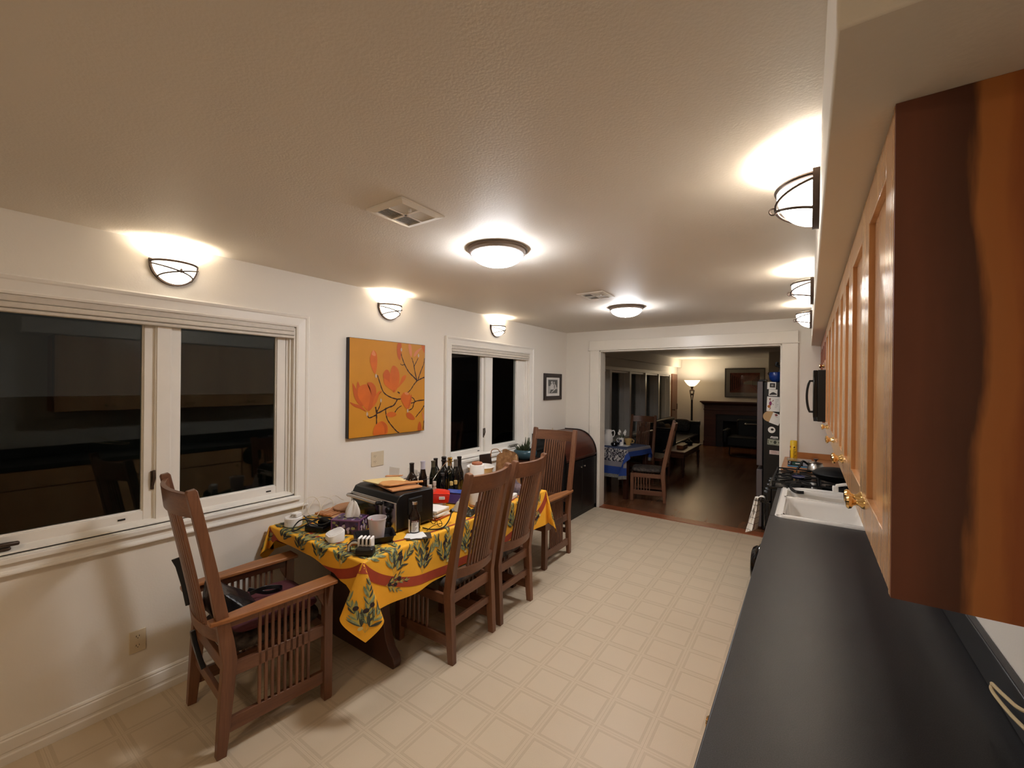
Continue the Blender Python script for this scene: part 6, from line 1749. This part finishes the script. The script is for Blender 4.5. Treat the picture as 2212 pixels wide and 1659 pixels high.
# plant in a blue pot at the corner of the table's far end, on a small stand
t = thing('plant_stand', 'dark wood stand under the potted succulent', 'stand', (0.205, 4.16, 0.0))
b = MB(); b.box(-0.17, 0.17, -0.17, 0.17, 0.795, 0.825); b.build('top', 'dwood_x', t, bevel=0.003)
for x in (-0.145, 0.145):
    for y in (-0.145, 0.145):
        b = MB(); b.box(x - 0.018, x + 0.018, y - 0.018, y + 0.018, 0, 0.7945); b.build('leg', 'dwood', t, bevel=0.002)
t = thing('potted_succulent', 'spiky succulent in a round blue-green glazed pot by the smaller window', 'potted plant', (0.205, 4.16, 0.8255))
b = MB(); b.lathe([(0.0, 0), (0.09, 0.0), (0.125, 0.03), (0.138, 0.065), (0.130, 0.100), (0.112, 0.112), (0.105, 0.108), (0.115, 0.085), (0.115, 0.07), (0.0, 0.07)], 36); b.build('pot', mat('glaze_teal', '#34505a', 0.25), t, smooth=50)
b = MB(); b.lathe([(0.0, 0.085), (0.108, 0.083)], 24, cap=False); b.build('soil', mat('soil', '#1a120c', 0.95, bump=0.4, bscale=60), t)
rr = random.Random(3); b = MB()
for k in range(46):
    a = rr.uniform(0, 2 * pi); r0 = rr.uniform(0, 0.06); L_ = rr.uniform(0.05, 0.13) * (1.2 if cos(a) > -0.2 else 0.9); tl = rr.uniform(0.1, 0.95)
    p0 = Vector((r0 * cos(a), r0 * sin(a) - 0.02, 0.082)); dr_ = Vector((cos(a) * tl, sin(a) * tl, 1.0)).normalized()
    b.tube([p0, p0 + dr_ * L_ * 0.5, p0 + dr_ * L_ + Vector((0, 0, 0.01))], 0.006, 6, rs=[0.005, 0.0065, 0.001])
for k in range(5):
    a = rr.uniform(0, 2 * pi); p0 = Vector((0.03 * cos(a), 0.03 * sin(a), 0.08)); b.tube([p0, p0 + Vector((0.01, 0.02, 0.10)), p0 + Vector((0.012, 0.02, 0.17))], 0.006, 6, rs=[0.007, 0.007, 0.002])
b.build('leaves', mat('succulent', '#4a5134', 0.6, col2='#2b3420', scale=30), t, smooth=50)
# ================================================================== LIVING ROOM
t = thing('floor_lamp', 'torchiere floor lamp with glowing glass bowl in the far corner', 'floor lamp', (0.245, 12.60, 0.0))
b = MB(); b.lathe([(0.0, 0), (0.14, 0.0), (0.14, 0.012), (0.05, 0.03), (0.02, 0.06), (0.0, 0.06)], 28); b.build('base', 'blackmatte', t)
b = MB(); b.lathe([(0.026, 0.061), (0.026, 1.30), (0.0, 1.30)], 14); b.build('pole', 'blackmatte', t)
b = MB()
for k in range(4):
    a = pi / 4 + k * pi / 2; b.tube(catmull([(0.02 * cos(a), 0.02 * sin(a), 1.30), (0.035 * cos(a), 0.035 * sin(a), 1.38), (0.065 * cos(a), 0.065 * sin(a), 1.53), (0.05 * cos(a), 0.05 * sin(a), 1.56)], 4), 0.008, 6)
b.lathe([(0.0, 1.545), (0.065, 1.545), (0.072, 1.56), (0.05, 1.575), (0.028, 1.60), (0.03, 1.64), (0.055, 1.665), (0.0, 1.67)], 20); b.ball((0, 0, 1.45), 0.03, 10, 8)
b.build('cage', 'bronze', t)
b = MB(); b.lathe([(0.0, 1.672), (0.06, 1.675), (0.12, 1.72), (0.175, 1.79), (0.205, 1.842), (0.199, 1.842), (0.168, 1.79), (0.115, 1.727), (0.055, 1.683), (0.0, 1.68)], 40)
b.build('glass_shade', emat('torch_glass', (1.0, 0.70, 0.36), TORCH_GLASS), t, smooth=60)
b = MB(); b.lathe([(0.0, 1.6805), (0.04, 1.688), (0.045, 1.74), (0.02, 1.77), (0.0, 1.775)], 16); b.build('bulb', emat('torch_bulb', (1.0, 0.86, 0.62), 8.0), t)
point('torch_light', (0, 0, 1.82), TORCH_W, COL_TORCH, 0.05, t)

# framed landscape over the mantel
t = thing('framed_print', 'large grey framed autumn avenue print above the fireplace', 'framed picture', (1.47, LF, 1.385))
b = MB(); w, h, f = 0.487, 0.80, 0.028
b.box(-w, -w + f, -0.035, -0.001, 0, h); b.box(w - f, w, -0.035, -0.001, 0, h); b.box(-w + f, w - f, -0.035, -0.001, 0, f); b.box(-w + f, w - f, -0.035, -0.001, h - f, h); b.build('frame', mat('pewter', '#5b5650', 0.35, 0.6), t, bevel=0.003)
b = MB(); b.box(-w + f, w - f, -0.014, -0.002, f, h - f); b.build('mat_board', mat('mat_board', '#cfcabf', 0.6), t, smooth=None)
lm = [mat('av_ground', '#b06048', 0.6, col2='#94503c', scale=8), mat('av_sky', '#b8a68e', 0.6), mat('av_path', '#a8684e', 0.6), mat('av_trunk', '#2c1c18', 0.6), mat('av_foliage', '#b4624a', 0.6, col2='#8a4836', scale=14)]
b = MB(); pw, pz0, pz1 = 0.36, 0.13, 0.67
b.box(-pw, pw, -0.0150, -0.0142, pz0, pz1)
b.mset(4); b.box(-pw, pw, -0.0154, -0.0151, 0.36, pz1)
b.mset(1); b.prism([(-0.02, 0.36), (0.30, 0.34), (0.30, 0.44), (0.10, 0.46), (-0.02, 0.42)], 'y', -0.0158, -0.0155)
b.mset(2); b.prism([(0.02, 0.36), (0.08, 0.36), (0.30, pz0), (-0.22, pz0)], 'y', -0.0158, -0.0155)
b.mset(3)
for k in range(7):
    x = -0.35 + 0.05 * k; zb = 0.16 + 0.030 * k; b.box(x, x + 0.018 - 0.0015 * k, -0.0164, -0.0159, zb, 0.66 - 0.035 * k)
for k in range(5):
    x = 0.34 - 0.035 * k; b.box(x - 0.012, x, -0.0164, -0.0159, 0.20 + 0.03 * k, 0.60 - 0.03 * k)
b.build('print', lm, t, smooth=None)
b = MB(); b.box(-w + f, w - f, -0.022, -0.020, f, h - f); b.build('glass', 'picglass', t, smooth=None)

# fireplace
t = thing('fireplace', 'dark wood fireplace surround with mantel shelf on the far wall', 'fireplace', (1.30, LF, 0.0))
b = MB(); b.box(-0.93, 0.85, -0.20, -0.001, 1.225, 1.262); b.hexa([(-0.84, -0.13, 1.16), (0.80, -0.13, 1.16), (0.80, -0.001, 1.16), (-0.84, -0.001, 1.16)], [(-0.91, -0.19, 1.2245), (0.84, -0.19, 1.2245), (0.84, -0.001, 1.2245), (-0.91, -0.001, 1.2245)]); b.build('mantel_shelf', 'mantel', t, bevel=0.004)
b = MB(); b.box(-0.83, 0.80, -0.11, -0.001, 0.90, 1.1595); b.box(-0.845, 0.80, -0.125, -0.001, 1.02, 1.04); b.build('frieze', 'mantel', t, bevel=0.003)
for x0, x1 in ((-0.83, -0.52), (0.52, 0.80)):
    b = MB(); b.box(x0, x1, -0.11, -0.001, 0, 0.8995); b.box(x0 - 0.012, x1 + 0.012, -0.122, -0.001, 0, 0.14); b.build('pilaster', 'mantel', t, bevel=0.003)
b = MB(); b.box(-0.52, 0.52, -0.08, -0.001, 0.72, 0.8995); b.box(-0.52, -0.34, -0.08, -0.001, 0, 0.72); b.box(0.34, 0.52, -0.08, -0.001, 0, 0.72); b.build('slate_surround', mat('slate', '#201d1d', 0.35), t, bevel=0.002)
b = MB(); b.box(-0.34, 0.34, -0.03, -0.001, 0, 0.72); b.build('firebox', 'vent_dark', t)
t = thing('armchair', 'black upholstered armchair on curved legs before the fireplace', 'chair', (1.62, 11.85, 0.0))
b = MB(); b.box(-0.36, 0.40, -0.30, 0.38, 0.22, 0.46); b.build('seat', 'blackmatte', t, bevel=0.04, seg=3)
b = MB(); b.box(-0.20, 0.40, 0.25, 0.45, 0.40, 0.86); b.build('backrest', 'blackmatte', t, bevel=0.05, seg=3)
for x in (-0.40, 0.36):
    b = MB(); b.box(x - 0.05, x + 0.07, -0.28, 0.36, 0.30, 0.62); b.build('armrest', 'blackmatte', t, bevel=0.04, seg=3)
b = MB(); b.tube(catmull([(-0.28, -0.26, 0.22), (-0.28, -0.32, 0.10), (-0.26, -0.36, 0.02), (-0.10, -0.40, 0.014), (0.10, -0.36, 0.014), (0.30, -0.30, 0.014)], 5), 0.014, 8); b.tube([(0.30, 0.30, 0.22), (0.30, 0.34, 0.01)], 0.014, 8); b.build('leg', 'black', t)
t = thing('reading_arm', 'thin silver rod with a ball end above the black armchair', 'rod', (1.93, 11.40, 0.0))
b = MB(); b.tube([(-0.22, 0.0, 0.80), (0.10, 0.0, 0.805)], 0.013, 8); b.ball((-0.235, 0, 0.80), 0.026, 12, 8); b.build('rod', 'chrome', t)
b = MB(); b.tube([(0.10, 0.0, 0.815), (0.10, 0.0, 0.012)], 0.012, 8); b.cyl((0.10, 0, 0.0), 0.14, 0.012, 24); b.build('stand', 'black', t)

# leather daybed / sofa along the windows
t = thing('leather_sofa', 'black leather sofa under the living room windows', 'sofa', (0.19, 10.70, 0.0))
b = MB(); b.box(-0.32, 0.40, -1.20, 1.12, 0.16, 0.30); b.build('base', 'dwood_x', t, bevel=0.01)
b = MB(); b.box(-0.30, 0.40, -1.18, 1.10, 0.3005, 0.46); b.build('seat', 'leather', t, bevel=0.035, seg=4)
b = MB(); b.box(-0.36, -0.22, -1.20, 1.20, 0.30, 0.86); b.build('backrest', 'leather', t, bevel=0.04, seg=4)
for y, tl in ((1.20, 1), (-1.24, -1)):
    b = MB(); b.box(-0.36, 0.40, y - 0.06, y + 0.05, 0.20, 0.70); b.build('armrest', 'leather', t, bevel=0.02, seg=3)
    b = MB(); b.tube([(-0.36, y, 0.715), (0.405, y, 0.715)], 0.062, 16); b.build('arm_roll', 'leather', t)
for x in (-0.28, 0.36):
    for y in (-1.14, 1.10):
        b = MB(); b.lathe([(0.020, 0.0), (0.026, 0.02), (0.034, 0.155), (0.0, 0.156)], 12, (x, y, 0)); b.build('leg', 'dwood', t)
for (x, y, z, rz, rx, sc, lb, mt_) in ((0.21, 11.62, 0.672, 0, 12, (0.20, 0.055, 0.155), 'grey patterned cushion leaning on the far arm of the leather sofa', mat('cush_grey', '#4c4843', 0.85, col2='#2b2a29', scale=22)),
                                      (0.16, 10.40, 0.645, 85, 10, (0.20, 0.06, 0.14), 'tan cushion in the middle of the leather sofa', mat('cush_tan', '#6e5636', 0.85, col2='#4a3922', scale=8)),
                                      (0.17, 9.85, 0.690, 80, 12, (0.20, 0.06, 0.18), 'striped dark bolster at the near end of the leather sofa', mat('cush_dark', '#3a3434', 0.8, col2='#171516', scale=14))):
    t = thing('throw_cushion', lb, 'cushion', (x, y, z), R(rz), 'cushions on the leather sofa')
    b = MB()
    def cs(u, v, sc=sc):
        a = 2 * pi * u; p = (v - 0.5) * pi; s = lambda q, e: (abs(q) ** e) * (1 if q >= 0 else -1)
        return (sc[0] * s(cos(a), 0.55) * abs(cos(p)) ** 0.5, sc[1] * sin(p), sc[2] * s(sin(a), 0.55) * abs(cos(p)) ** 0.5)
    b.grid(cs, 32, 12, wrap=True); o = b.build('cushion', mt_, t, smooth=80); o.rotation_euler = (R(-rx), 0, 0)

# coffee table with turned legs
t = thing('coffee_table', 'dark wood coffee table with turned legs in front of the sofa', 'table', (0.98, 8.90, 0.0)) if False else thing('coffee_table', 'dark wood coffee table with turned legs in front of the sofa', 'table', (0.84, 9.02, 0.0))
b = MB(); b.box(-0.20, 0.20, -0.72, 0.72, 0.43, 0.46); b.build('top', 'dwood_x', t, bevel=0.006)
b = MB(); b.box(-0.17, 0.17, -0.68, 0.68, 0.34, 0.4295); b.build('apron', 'dwood_x', t, bevel=0.003)
for x in (-0.155, 0.155):
    for y in (-0.66, 0.66):
        b = MB(); b.lathe([(0.016, 0), (0.026, 0.03), (0.018, 0.06), (0.030, 0.10), (0.020, 0.14), (0.032, 0.20), (0.022, 0.25), (0.030, 0.30), (0.030, 0.34)], 14, (x, y, 0)); b.build('leg', 'dwood', t)
t = thing('table_caddy', 'dark lidded pot on the coffee table', 'pot', (0.86, 9.45, 0.4605))
b = MB(); b.lathe([(0, 0), (0.06, 0), (0.075, 0.03), (0.07, 0.07), (0.03, 0.09), (0.012, 0.10), (0.02, 0.115), (0.0, 0.125)], 20); b.build('pot', 'blackgloss', t)
t = thing('small_box', 'long dark wooden box with glossy edge on the coffee table', 'box', (0.86, 8.86, 0.4605))
b = MB(); b.box(-0.06, 0.06, -0.20, 0.20, 0, 0.07); b.build('body', 'doorwood', t, bevel=0.004)
# dark wood bench behind the first living room table
t = thing('wood_bench', 'dark carved wooden bench behind the blue-clothed table', 'bench', (0.62, 7.92, 0.0))
b = MB(); b.box(-0.19, 0.19, -0.30, 0.30, 0.36, 0.42); b.build('seat', 'dwood_x', t, bevel=0.008)
b = MB(); b.box(-0.19, -0.15, -0.30, 0.30, 0.4205, 0.80); b.tube([(-0.17, -0.32, 0.82), (-0.17, 0.32, 0.82)], 0.028, 10); b.build('backrest', 'dwood_x', t, bevel=0.005)
for x in (-0.16, 0.16):
    for y in (-0.27, 0.27):
        b = MB(); b.lathe([(0.018, 0), (0.028, 0.05), (0.020, 0.12), (0.030, 0.2), (0.026, 0.355)], 12, (x, y, 0)); b.build('leg', 'dwood', t)

# table with the blue cloth
BX0, BX1, BY0, BY1, BZ = 0.026, 0.806, 6.204, 6.824, 0.75
t = thing('side_table', 'square wooden table under the blue patterned cloth', 'table', ((BX0 + BX1) / 2, (BY0 + BY1) / 2, 0.0), R(-14))
cx, cy = (BX0 + BX1) / 2, (BY0 + BY1) / 2
b = MB(); b.box(BX0 - cx, BX1 - cx, BY0 - cy, BY1 - cy, 0.715, BZ); b.build('tabletop', 'dwood_x', t, bevel=0.003)
for x in (BX0 + 0.05, BX1 - 0.05):
    for y in (BY0 + 0.05, BY1 - 0.05):
        b = MB(); b.box(x - cx - 0.03, x - cx + 0.03, y - cy - 0.03, y - cy + 0.03, 0, 0.7145); b.build('leg', 'dwood', t, bevel=0.003)
t = thing('blue_tablecloth', 'blue and white paisley cloth with fringed royal blue border on the living room table', 'tablecloth', (cx, cy, BZ), R(-14))
b = MB(); hw, hl = (BX1 - BX0) / 2, (BY1 - BY0) / 2
ovn, ovr = 0.44, 0.13
def bc(u, v):
    ou = max(0, abs(u) - hw); ov = max(0, abs(v) - hl); su, sv = (1 if u > 0 else -1), (1 if v > 0 else -1)
    bx, by = max(-hw, min(hw, u)), max(-hl, min(hl, v))
    if ou > 0 and ov > 0:
        r = sqrt(ou * ou + ov * ov); ph = atan2(ov, ou); k = 4 * ph
        tg, ow = R(20) * sin(k), R(8) * (1 - cos(k)) / 2 + R(3)
        ho, ht = r * sin(ow) + 0.006, r * sin(tg)
        return Vector((bx + su * (ho + ht) * 0.707, by + sv * (ho - ht) * 0.707, 0.004 - r * cos(ow) * cos(tg) ** 0.5))
    r = ou if ou > 0 else ov; s_ = v if ou > 0 else u
    wv = 0.006 * (r > 0) + r * (0.10 + 0.09 * sin(11 * s_ + 1))
    return Vector((bx + (su * wv if ou > 0 else 0), by + (sv * wv if ov > 0 else 0), 0.004 - r))
us_ = sorted(set([round(-hw - 0.10 + 0.0125 * k, 5) for k in range(int((2 * hw + 0.10 + ovr) / 0.0125) + 1)])); vs_ = sorted(set([round(-hl - ovn + 0.0125 * k, 5) for k in range(int((2 * hl + ovn + 0.25) / 0.0125) + 1)]))
I = [[b.addv(bc(u, v)) for v in vs_] for u in us_]
rp_ = random.Random(4)
def zone(u, v):
    e = min(v - vs_[0], (us_[-1] - u) * 1.5 + 0.05, vs_[-1] - v)
    if e < 0.05: return 3
    if e < 0.165: return 2
    if e < 0.24: return 1
    if v > -hl - 0.02: return 0
    # scroll print
    a = sin(u * 52 + 1.3 * sin(v * 61)) * sin(v * 47 + 1.6 * sin(u * 38 + 0.7))
    a2 = (((u + 5) % 0.11) - 0.055) ** 2 + (((v + 5) % 0.10) - 0.05) ** 2
    if 0.00045 < a2 < 0.0010: return 4
    return 4 if a > 0.28 else (5 if a > -0.35 else 1)
for i in range(len(us_) - 1):
    for j in range(len(vs_) - 1):
        b.mset(zone((us_[i] + us_[i + 1]) / 2, (vs_[j] + vs_[j + 1]) / 2)); b.face((I[i][j], I[i + 1][j], I[i + 1][j + 1], I[i][j + 1]))
b.build('cloth', [mat('bc_top', '#4a5674', 0.8), mat('bc_grey', '#7d7a80', 0.8), mat('bc_royal', '#1c3a80', 0.8), mat('bc_fringe', '#8a8880', 0.85, col2='#4d4c4c', scale=90), mat('bc_white', '#b9b6b4', 0.8), mat('bc_navy', '#20222e', 0.8)], t, smooth=60)
def vase(name, label, cat, loc, parts):
    t = thing(name, label, cat, loc); return t
t = thing('milk_pitcher', 'white ceramic pitcher on a plate on the blue-clothed table', 'pitcher', (0.325, 6.37, BZ + 0.0145))
b = MB(); b.lathe([(0, 0), (0.062, 0), (0.070, 0.02), (0.074, 0.10), (0.062, 0.15), (0.050, 0.175), (0.058, 0.225), (0.053, 0.225), (0.045, 0.18), (0.0, 0.17)], 28); b.build('body', 'white', t, smooth=50)
b = MB(); b.tube(catmull([(0.052, 0, 0.205), (0.09, 0, 0.22), (0.105, 0, 0.18), (0.09, 0, 0.13), (0.068, 0, 0.115)], 5), 0.008, 8); b.build('handle', 'white', t)
b = MB(); b.prism([(-0.05, -0.02), (-0.085, 0.0), (-0.05, 0.02)], 'z', 0.200, 0.226); b.build('spout', 'white', t, bevel=0.003)
t = thing('saucer', 'white square saucer under the white pitcher', 'plate', (0.325, 6.37, BZ + 0.005))
b = MB(); b.box(-0.10, 0.10, -0.08, 0.08, 0, 0.008); b.build('plate', 'white', t, bevel=0.004)
t = thing('saucer', 'white tray under the flower mug and the tan bowl', 'plate', (0.610, 6.42, BZ + 0.005))
b = MB(); b.box(-0.11, 0.04, -0.09, 0.09, 0, 0.008); b.build('plate', 'white', t, bevel=0.004)
t = thing('flower_mug', 'white painted mug holding white tulips', 'mug', (0.535, 6.38, BZ + 0.0145))
b = MB(); b.lathe([(0, 0), (0.034, 0), (0.036, 0.06), (0.042, 0.115), (0.038, 0.115), (0.032, 0.06), (0, 0.055)], 24); b.build('mug', 'white', t, smooth=50)
b = MB(); b.tube(catmull([(-0.036, 0, 0.095), (-0.066, 0, 0.10), (-0.070, 0, 0.06), (-0.036, 0, 0.04)], 5), 0.006, 8); b.build('handle', 'white', t)
b = MB(); on_cyl(b, 0.0385, 240, 300, 0.055, 0.09, 0.001, 6); b.build('motif', mat('mug_ink', '#3d4560', 0.5), t, smooth=None)
t = thing('tulips', 'bunch of white tulips standing in the painted mug', 'flowers', (0.535, 6.38, BZ + 0.075), 0)
b = MB(); rr = random.Random(2); heads = []
for k in range(9):
    a = rr.uniform(0, 2 * pi); s = rr.uniform(0.015, 0.055); tip = Vector((s * cos(a), s * sin(a) * 0.7, rr.uniform(0.09, 0.155))); heads.append(tip)
    b.tube([(0.01 * cos(a), 0.01 * sin(a), 0.002), tip * 0.6, tip], 0.003, 5)
b.build('stem', mat('stem_green', '#39452a', 0.6), t)
for tip in heads:
    b = MB(); dr_ = Vector((tip.x, tip.y, 0.10)).normalized(); b.T = Matrix.Translation(tip) @ dr_.to_track_quat('Z', 'Y').to_matrix().to_4x4()
    b.lathe([(0.0, -0.004), (0.013, 0.004), (0.016, 0.02), (0.010, 0.038), (0.0, 0.046)], 10); b.build('bloom', 'tissue', t)
t = thing('tan_bowl', 'tan footed cup on the white tray beside the tulips', 'cup', (0.612, 6.47, BZ + 0.0145))
b = MB(); b.lathe([(0, 0), (0.030, 0), (0.034, 0.02), (0.055, 0.06), (0.060, 0.10), (0.056, 0.10), (0.05, 0.062), (0.0, 0.04)], 26); b.build('bowl', mat('tan_glaze', '#b59a63', 0.4), t, smooth=50)
b = MB(); b.tube(catmull([(0.056, 0, 0.085), (0.085, 0, 0.08), (0.080, 0, 0.045), (0.045, 0, 0.035)], 5), 0.006, 8); b.build('handle', mat('tan_glaze2', '#b59a63', 0.4), t)
t = thing('dark_teapot', 'small dark teapot between the pitcher and the tulip mug', 'teapot', (0.452, 6.30, BZ + 0.006))
b = MB(); b.lathe([(0, 0), (0.04, 0), (0.055, 0.025), (0.045, 0.05), (0.015, 0.065), (0.01, 0.08), (0, 0.085)], 22); b.tube([(0.045, 0, 0.03), (0.075, 0, 0.05), (0.085, 0, 0.065)], 0.008, 8); b.build('pot', 'blackgloss', t)

# two slat-back chairs at that table
dup(c2, (1.165, 6.50, 0.0), R(104), 'oak slat-back chair in the living room seen edge-on beside the blue cloth', 'oak side chairs in the living room')
dup(c2, (0.500, 7.46, 0.0), R(180), 'oak slat-back chair behind the blue-clothed table', 'oak side chairs in the living room')

# fridge seen through the doorway
t = thing('refrigerator', 'black fridge with grey doors beyond the doorway, papers on its side', 'refrigerator', (2.80, 6.25, 0.0))
b = MB(); b.box(-0.333, 0.42, -0.45, 0.45, 0.02, 1.745); b.build('body', 'black', t, bevel=0.006)
b = MB(); b.box(-0.400, -0.340, -0.45, 0.45, 0.762, 1.755); b.build('door', 'charcoal', t, bevel=0.008)
b = MB(); b.box(-0.400, -0.340, -0.45, 0.45, 0.04, 0.718); b.build('freezer_drawer', 'charcoal', t, bevel=0.008)
b = MB(); b.box(-0.385, -0.30, -0.44, -0.38, 1.7555, 1.775); b.build('hinge_cover', 'black', t, bevel=0.004)
FS = 5.80
def magnet(name, label, cat, x, z, b, mts, rot=0.0):
    t = thing(name, label, cat, (x, FS - 0.0004, z)); o = b.build('sheet', mts, t, smooth=None); o.rotation_euler = (0, R(rot), 0); return t
def sheet(w, h, y=0.0, c=(0, 0)):
    b = MB(); b.box(c[0] - w / 2, c[0] + w / 2, -0.0016 - y, -0.0004 - y, c[1] - h / 2, c[1] + h / 2); return b
gk = mat('ink_black', '#26221f', 0.5); gg = mat('ink_grey', '#8a847e', 0.5)
b = sheet(0.086, 0.085); b.mset(1); b.box(-0.018, 0.035, -0.0020, -0.0016, -0.022, 0.028); b.mset(2); b.box(-0.004, 0.018, -0.0023, -0.0020, -0.008, 0.014)
magnet('fridge_photo', 'white card with a small black photo, topmost on the fridge side', 'photo', 2.545, 1.705, b, ['paper', gk, gg], 2)
b = sheet(0.086, 0.075); b.mset(1); b.prism([(-0.035, -0.028), (0.038, -0.022), (0.038, -0.012), (0.008, 0.006), (-0.01, 0.004), (-0.035, -0.018)], 'y', -0.0020, -0.0016)
magnet('fridge_photo', 'white card with a dark hill sketch below the topmost fridge photo', 'photo', 2.560, 1.622, b, ['paper', gk], 2)
b = sheet(0.128, 0.170); b.mset(1); b.prism([(-0.028 + 0.014 * cos(a), 0.006 + 0.026 * sin(a)) for a in [2 * pi * k / 14 for k in range(14)]], 'y', -0.0020, -0.0016); b.mset(2)
b.prism([(-0.04 + 0.016 * cos(a), -0.030 + 0.018 * sin(a)) for a in [2 * pi * k / 14 for k in range(14)]], 'y', -0.0020, -0.0017); b.mset(3)
for p in ([(-0.03, 0.03), (-0.045, 0.06), (-0.025, 0.07), (-0.03, 0.05)], [(-0.018, 0.025), (0.004, 0.055), (0.0, 0.035)], [(-0.05, -0.04), (-0.06, -0.02), (-0.05, -0.03)], [(-0.03, -0.045), (-0.04, -0.08), (-0.034, -0.07), (-0.02, -0.045)], [(-0.014, 0.01), (0.004, -0.005), (0.002, -0.012)]): b.prism(p, 'y', -0.0020, -0.0016)
b.mset(4)
for k in range(6): b.box(0.018, 0.050 - 0.006 * (k % 3), -0.0020, -0.0016, 0.05 - 0.018 * k, 0.054 - 0.018 * k)
magnet('fridge_drawing', 'white sheet with a magenta and orange crab drawing on the fridge side', 'drawing', 2.563, 1.490, b, ['paper', mat('crab_magenta', '#7d2a5c', 0.5), mat('crab_orange', '#b06a2a', 0.5), mat('crab_red', '#7a2a22', 0.5), gg], 2)
b = MB(); b.prism([(0.070 * cos(a), 0.062 * sin(a)) for a in [2 * pi * k / 24 for k in range(24)]], 'y', -0.0011, -0.0004)
magnet('cork_coaster', 'tan oval card half hidden behind the tilted white card on the fridge', 'card', 2.530, 1.345, b, [mat('tan_card', '#b3936a', 0.7)])
b = sheet(0.100, 0.125, 0.0012); b.mset(1); b.prism([(-0.012 + 0.015 * cos(a), 0.045 + 0.012 * sin(a)) for a in [2 * pi * k / 12 for k in range(12)]], 'y', -0.0032, -0.0028); b.mset(2); b.box(-0.02, 0.01, -0.0032, -0.0028, 0.024, 0.028)
magnet('rose_card', 'tilted white card with a red flower on the fridge side', 'card', 2.590, 1.318, b, ['paper', mat('rose_red', '#7d2a1e', 0.5), gg], -22 if False else 20)
b = MB(); b.prism([(0.037 * cos(a), 0.037 * sin(a)) for a in [2 * pi * k / 28 for k in range(28)]], 'y', -0.0030, -0.0004); b.mset(1); b.prism([(0.006 + 0.016 * cos(a), 0.005 + 0.014 * sin(a)) for a in [2 * pi * k / 14 for k in range(14)]], 'y', -0.0034, -0.0030)
magnet('round_magnet', 'round white magnet with dark emblem on the fridge side', 'magnet', 2.550, 1.190, b, ['paper', gk])
b = MB(); b.prism([(-0.04, -0.008), (-0.03, 0.012), (0.0, 0.008), (0.036, 0.010), (0.04, -0.010), (0.0, -0.014)], 'y', -0.004, -0.0004); b.mset(1); b.box(-0.03, 0.03, -0.0046, -0.004, -0.008, -0.002)
magnet('wing_magnet', 'small white winged magnet above the banknote on the fridge', 'magnet', 2.575, 1.105, b, ['paper', gk])
b = sheet(0.150, 0.066); b.mset(1)
b.box(-0.066, 0.066, -0.0019, -0.0016, 0.022, 0.026); b.box(-0.066, 0.066, -0.0019, -0.0016, -0.026, -0.022); b.box(-0.070, -0.064, -0.0019, -0.0016, -0.024, 0.024); b.box(0.064, 0.070, -0.0019, -0.0016, -0.024, 0.024)
b.prism([(0.016 * cos(a), 0.019 * sin(a)) for a in [2 * pi * k / 14 for k in range(14)]], 'y', -0.0019, -0.0016); b.mset(2); b.box(0.028, 0.052, -0.0019, -0.0016, -0.008, 0.008); b.box(-0.05, -0.026, -0.0019, -0.0016, -0.006, 0.010)
magnet('banknote', 'green-grey banknote stuck to the fridge side', 'banknote', 2.585, 1.048, b, [mat('note', '#a9ab98', 0.6), mat('note_ink', '#35382f', 0.6), mat('note_ink2', '#6a6d5c', 0.6)], 3)
b = sheet(0.096, 0.046); b.mset(1); b.box(-0.035, 0.02, -0.0019, -0.0016, 0.008, 0.012); b.box(-0.03, 0.03, -0.0019, -0.0016, -0.004, -0.001); b.box(-0.025, 0.025, -0.0019, -0.0016, -0.014, -0.012)
magnet('business_card', 'pale pink lettered card lowest on the fridge side', 'card', 2.578, 0.930, b, [mat('card_pink', '#cdb9b2', 0.6), mat('card_ink', '#b07a74', 0.6)], 1)
b = sheet(0.06, 0.075); magnet('fridge_photo', 'white card at the back edge of the fridge side, beside the door casing', 'photo', 2.672, 1.600, b, ['paper'], 2)
t = thing('blue_pot', 'glossy blue pot with dark ornament on top of the fridge', 'pot', (2.585, 5.90, 1.7455))
b = MB(); b.lathe([(0, 0), (0.035, 0), (0.066, 0.03), (0.076, 0.075), (0.068, 0.115), (0.06, 0.118), (0.05, 0.11), (0, 0.10)], 28); b.build('pot', mat('cobalt', '#1b3a86', 0.2), t, smooth=50)
b = MB(); b.tube(catmull([(0.02, 0, 0.10), (0.045, 0, 0.15), (0.03, 0, 0.185), (0.0, 0, 0.20), (0.012, 0, 0.235)], 5), 0.016, 8, rs=None); b.ball((0.052, 0.0, 0.12), 0.024); b.tube([(-0.07, 0, 0.08), (-0.085, 0, 0.10), (-0.075, 0, 0.115)], 0.006, 6); b.build('ornament', mat('ornament', '#15171c', 0.4), t)
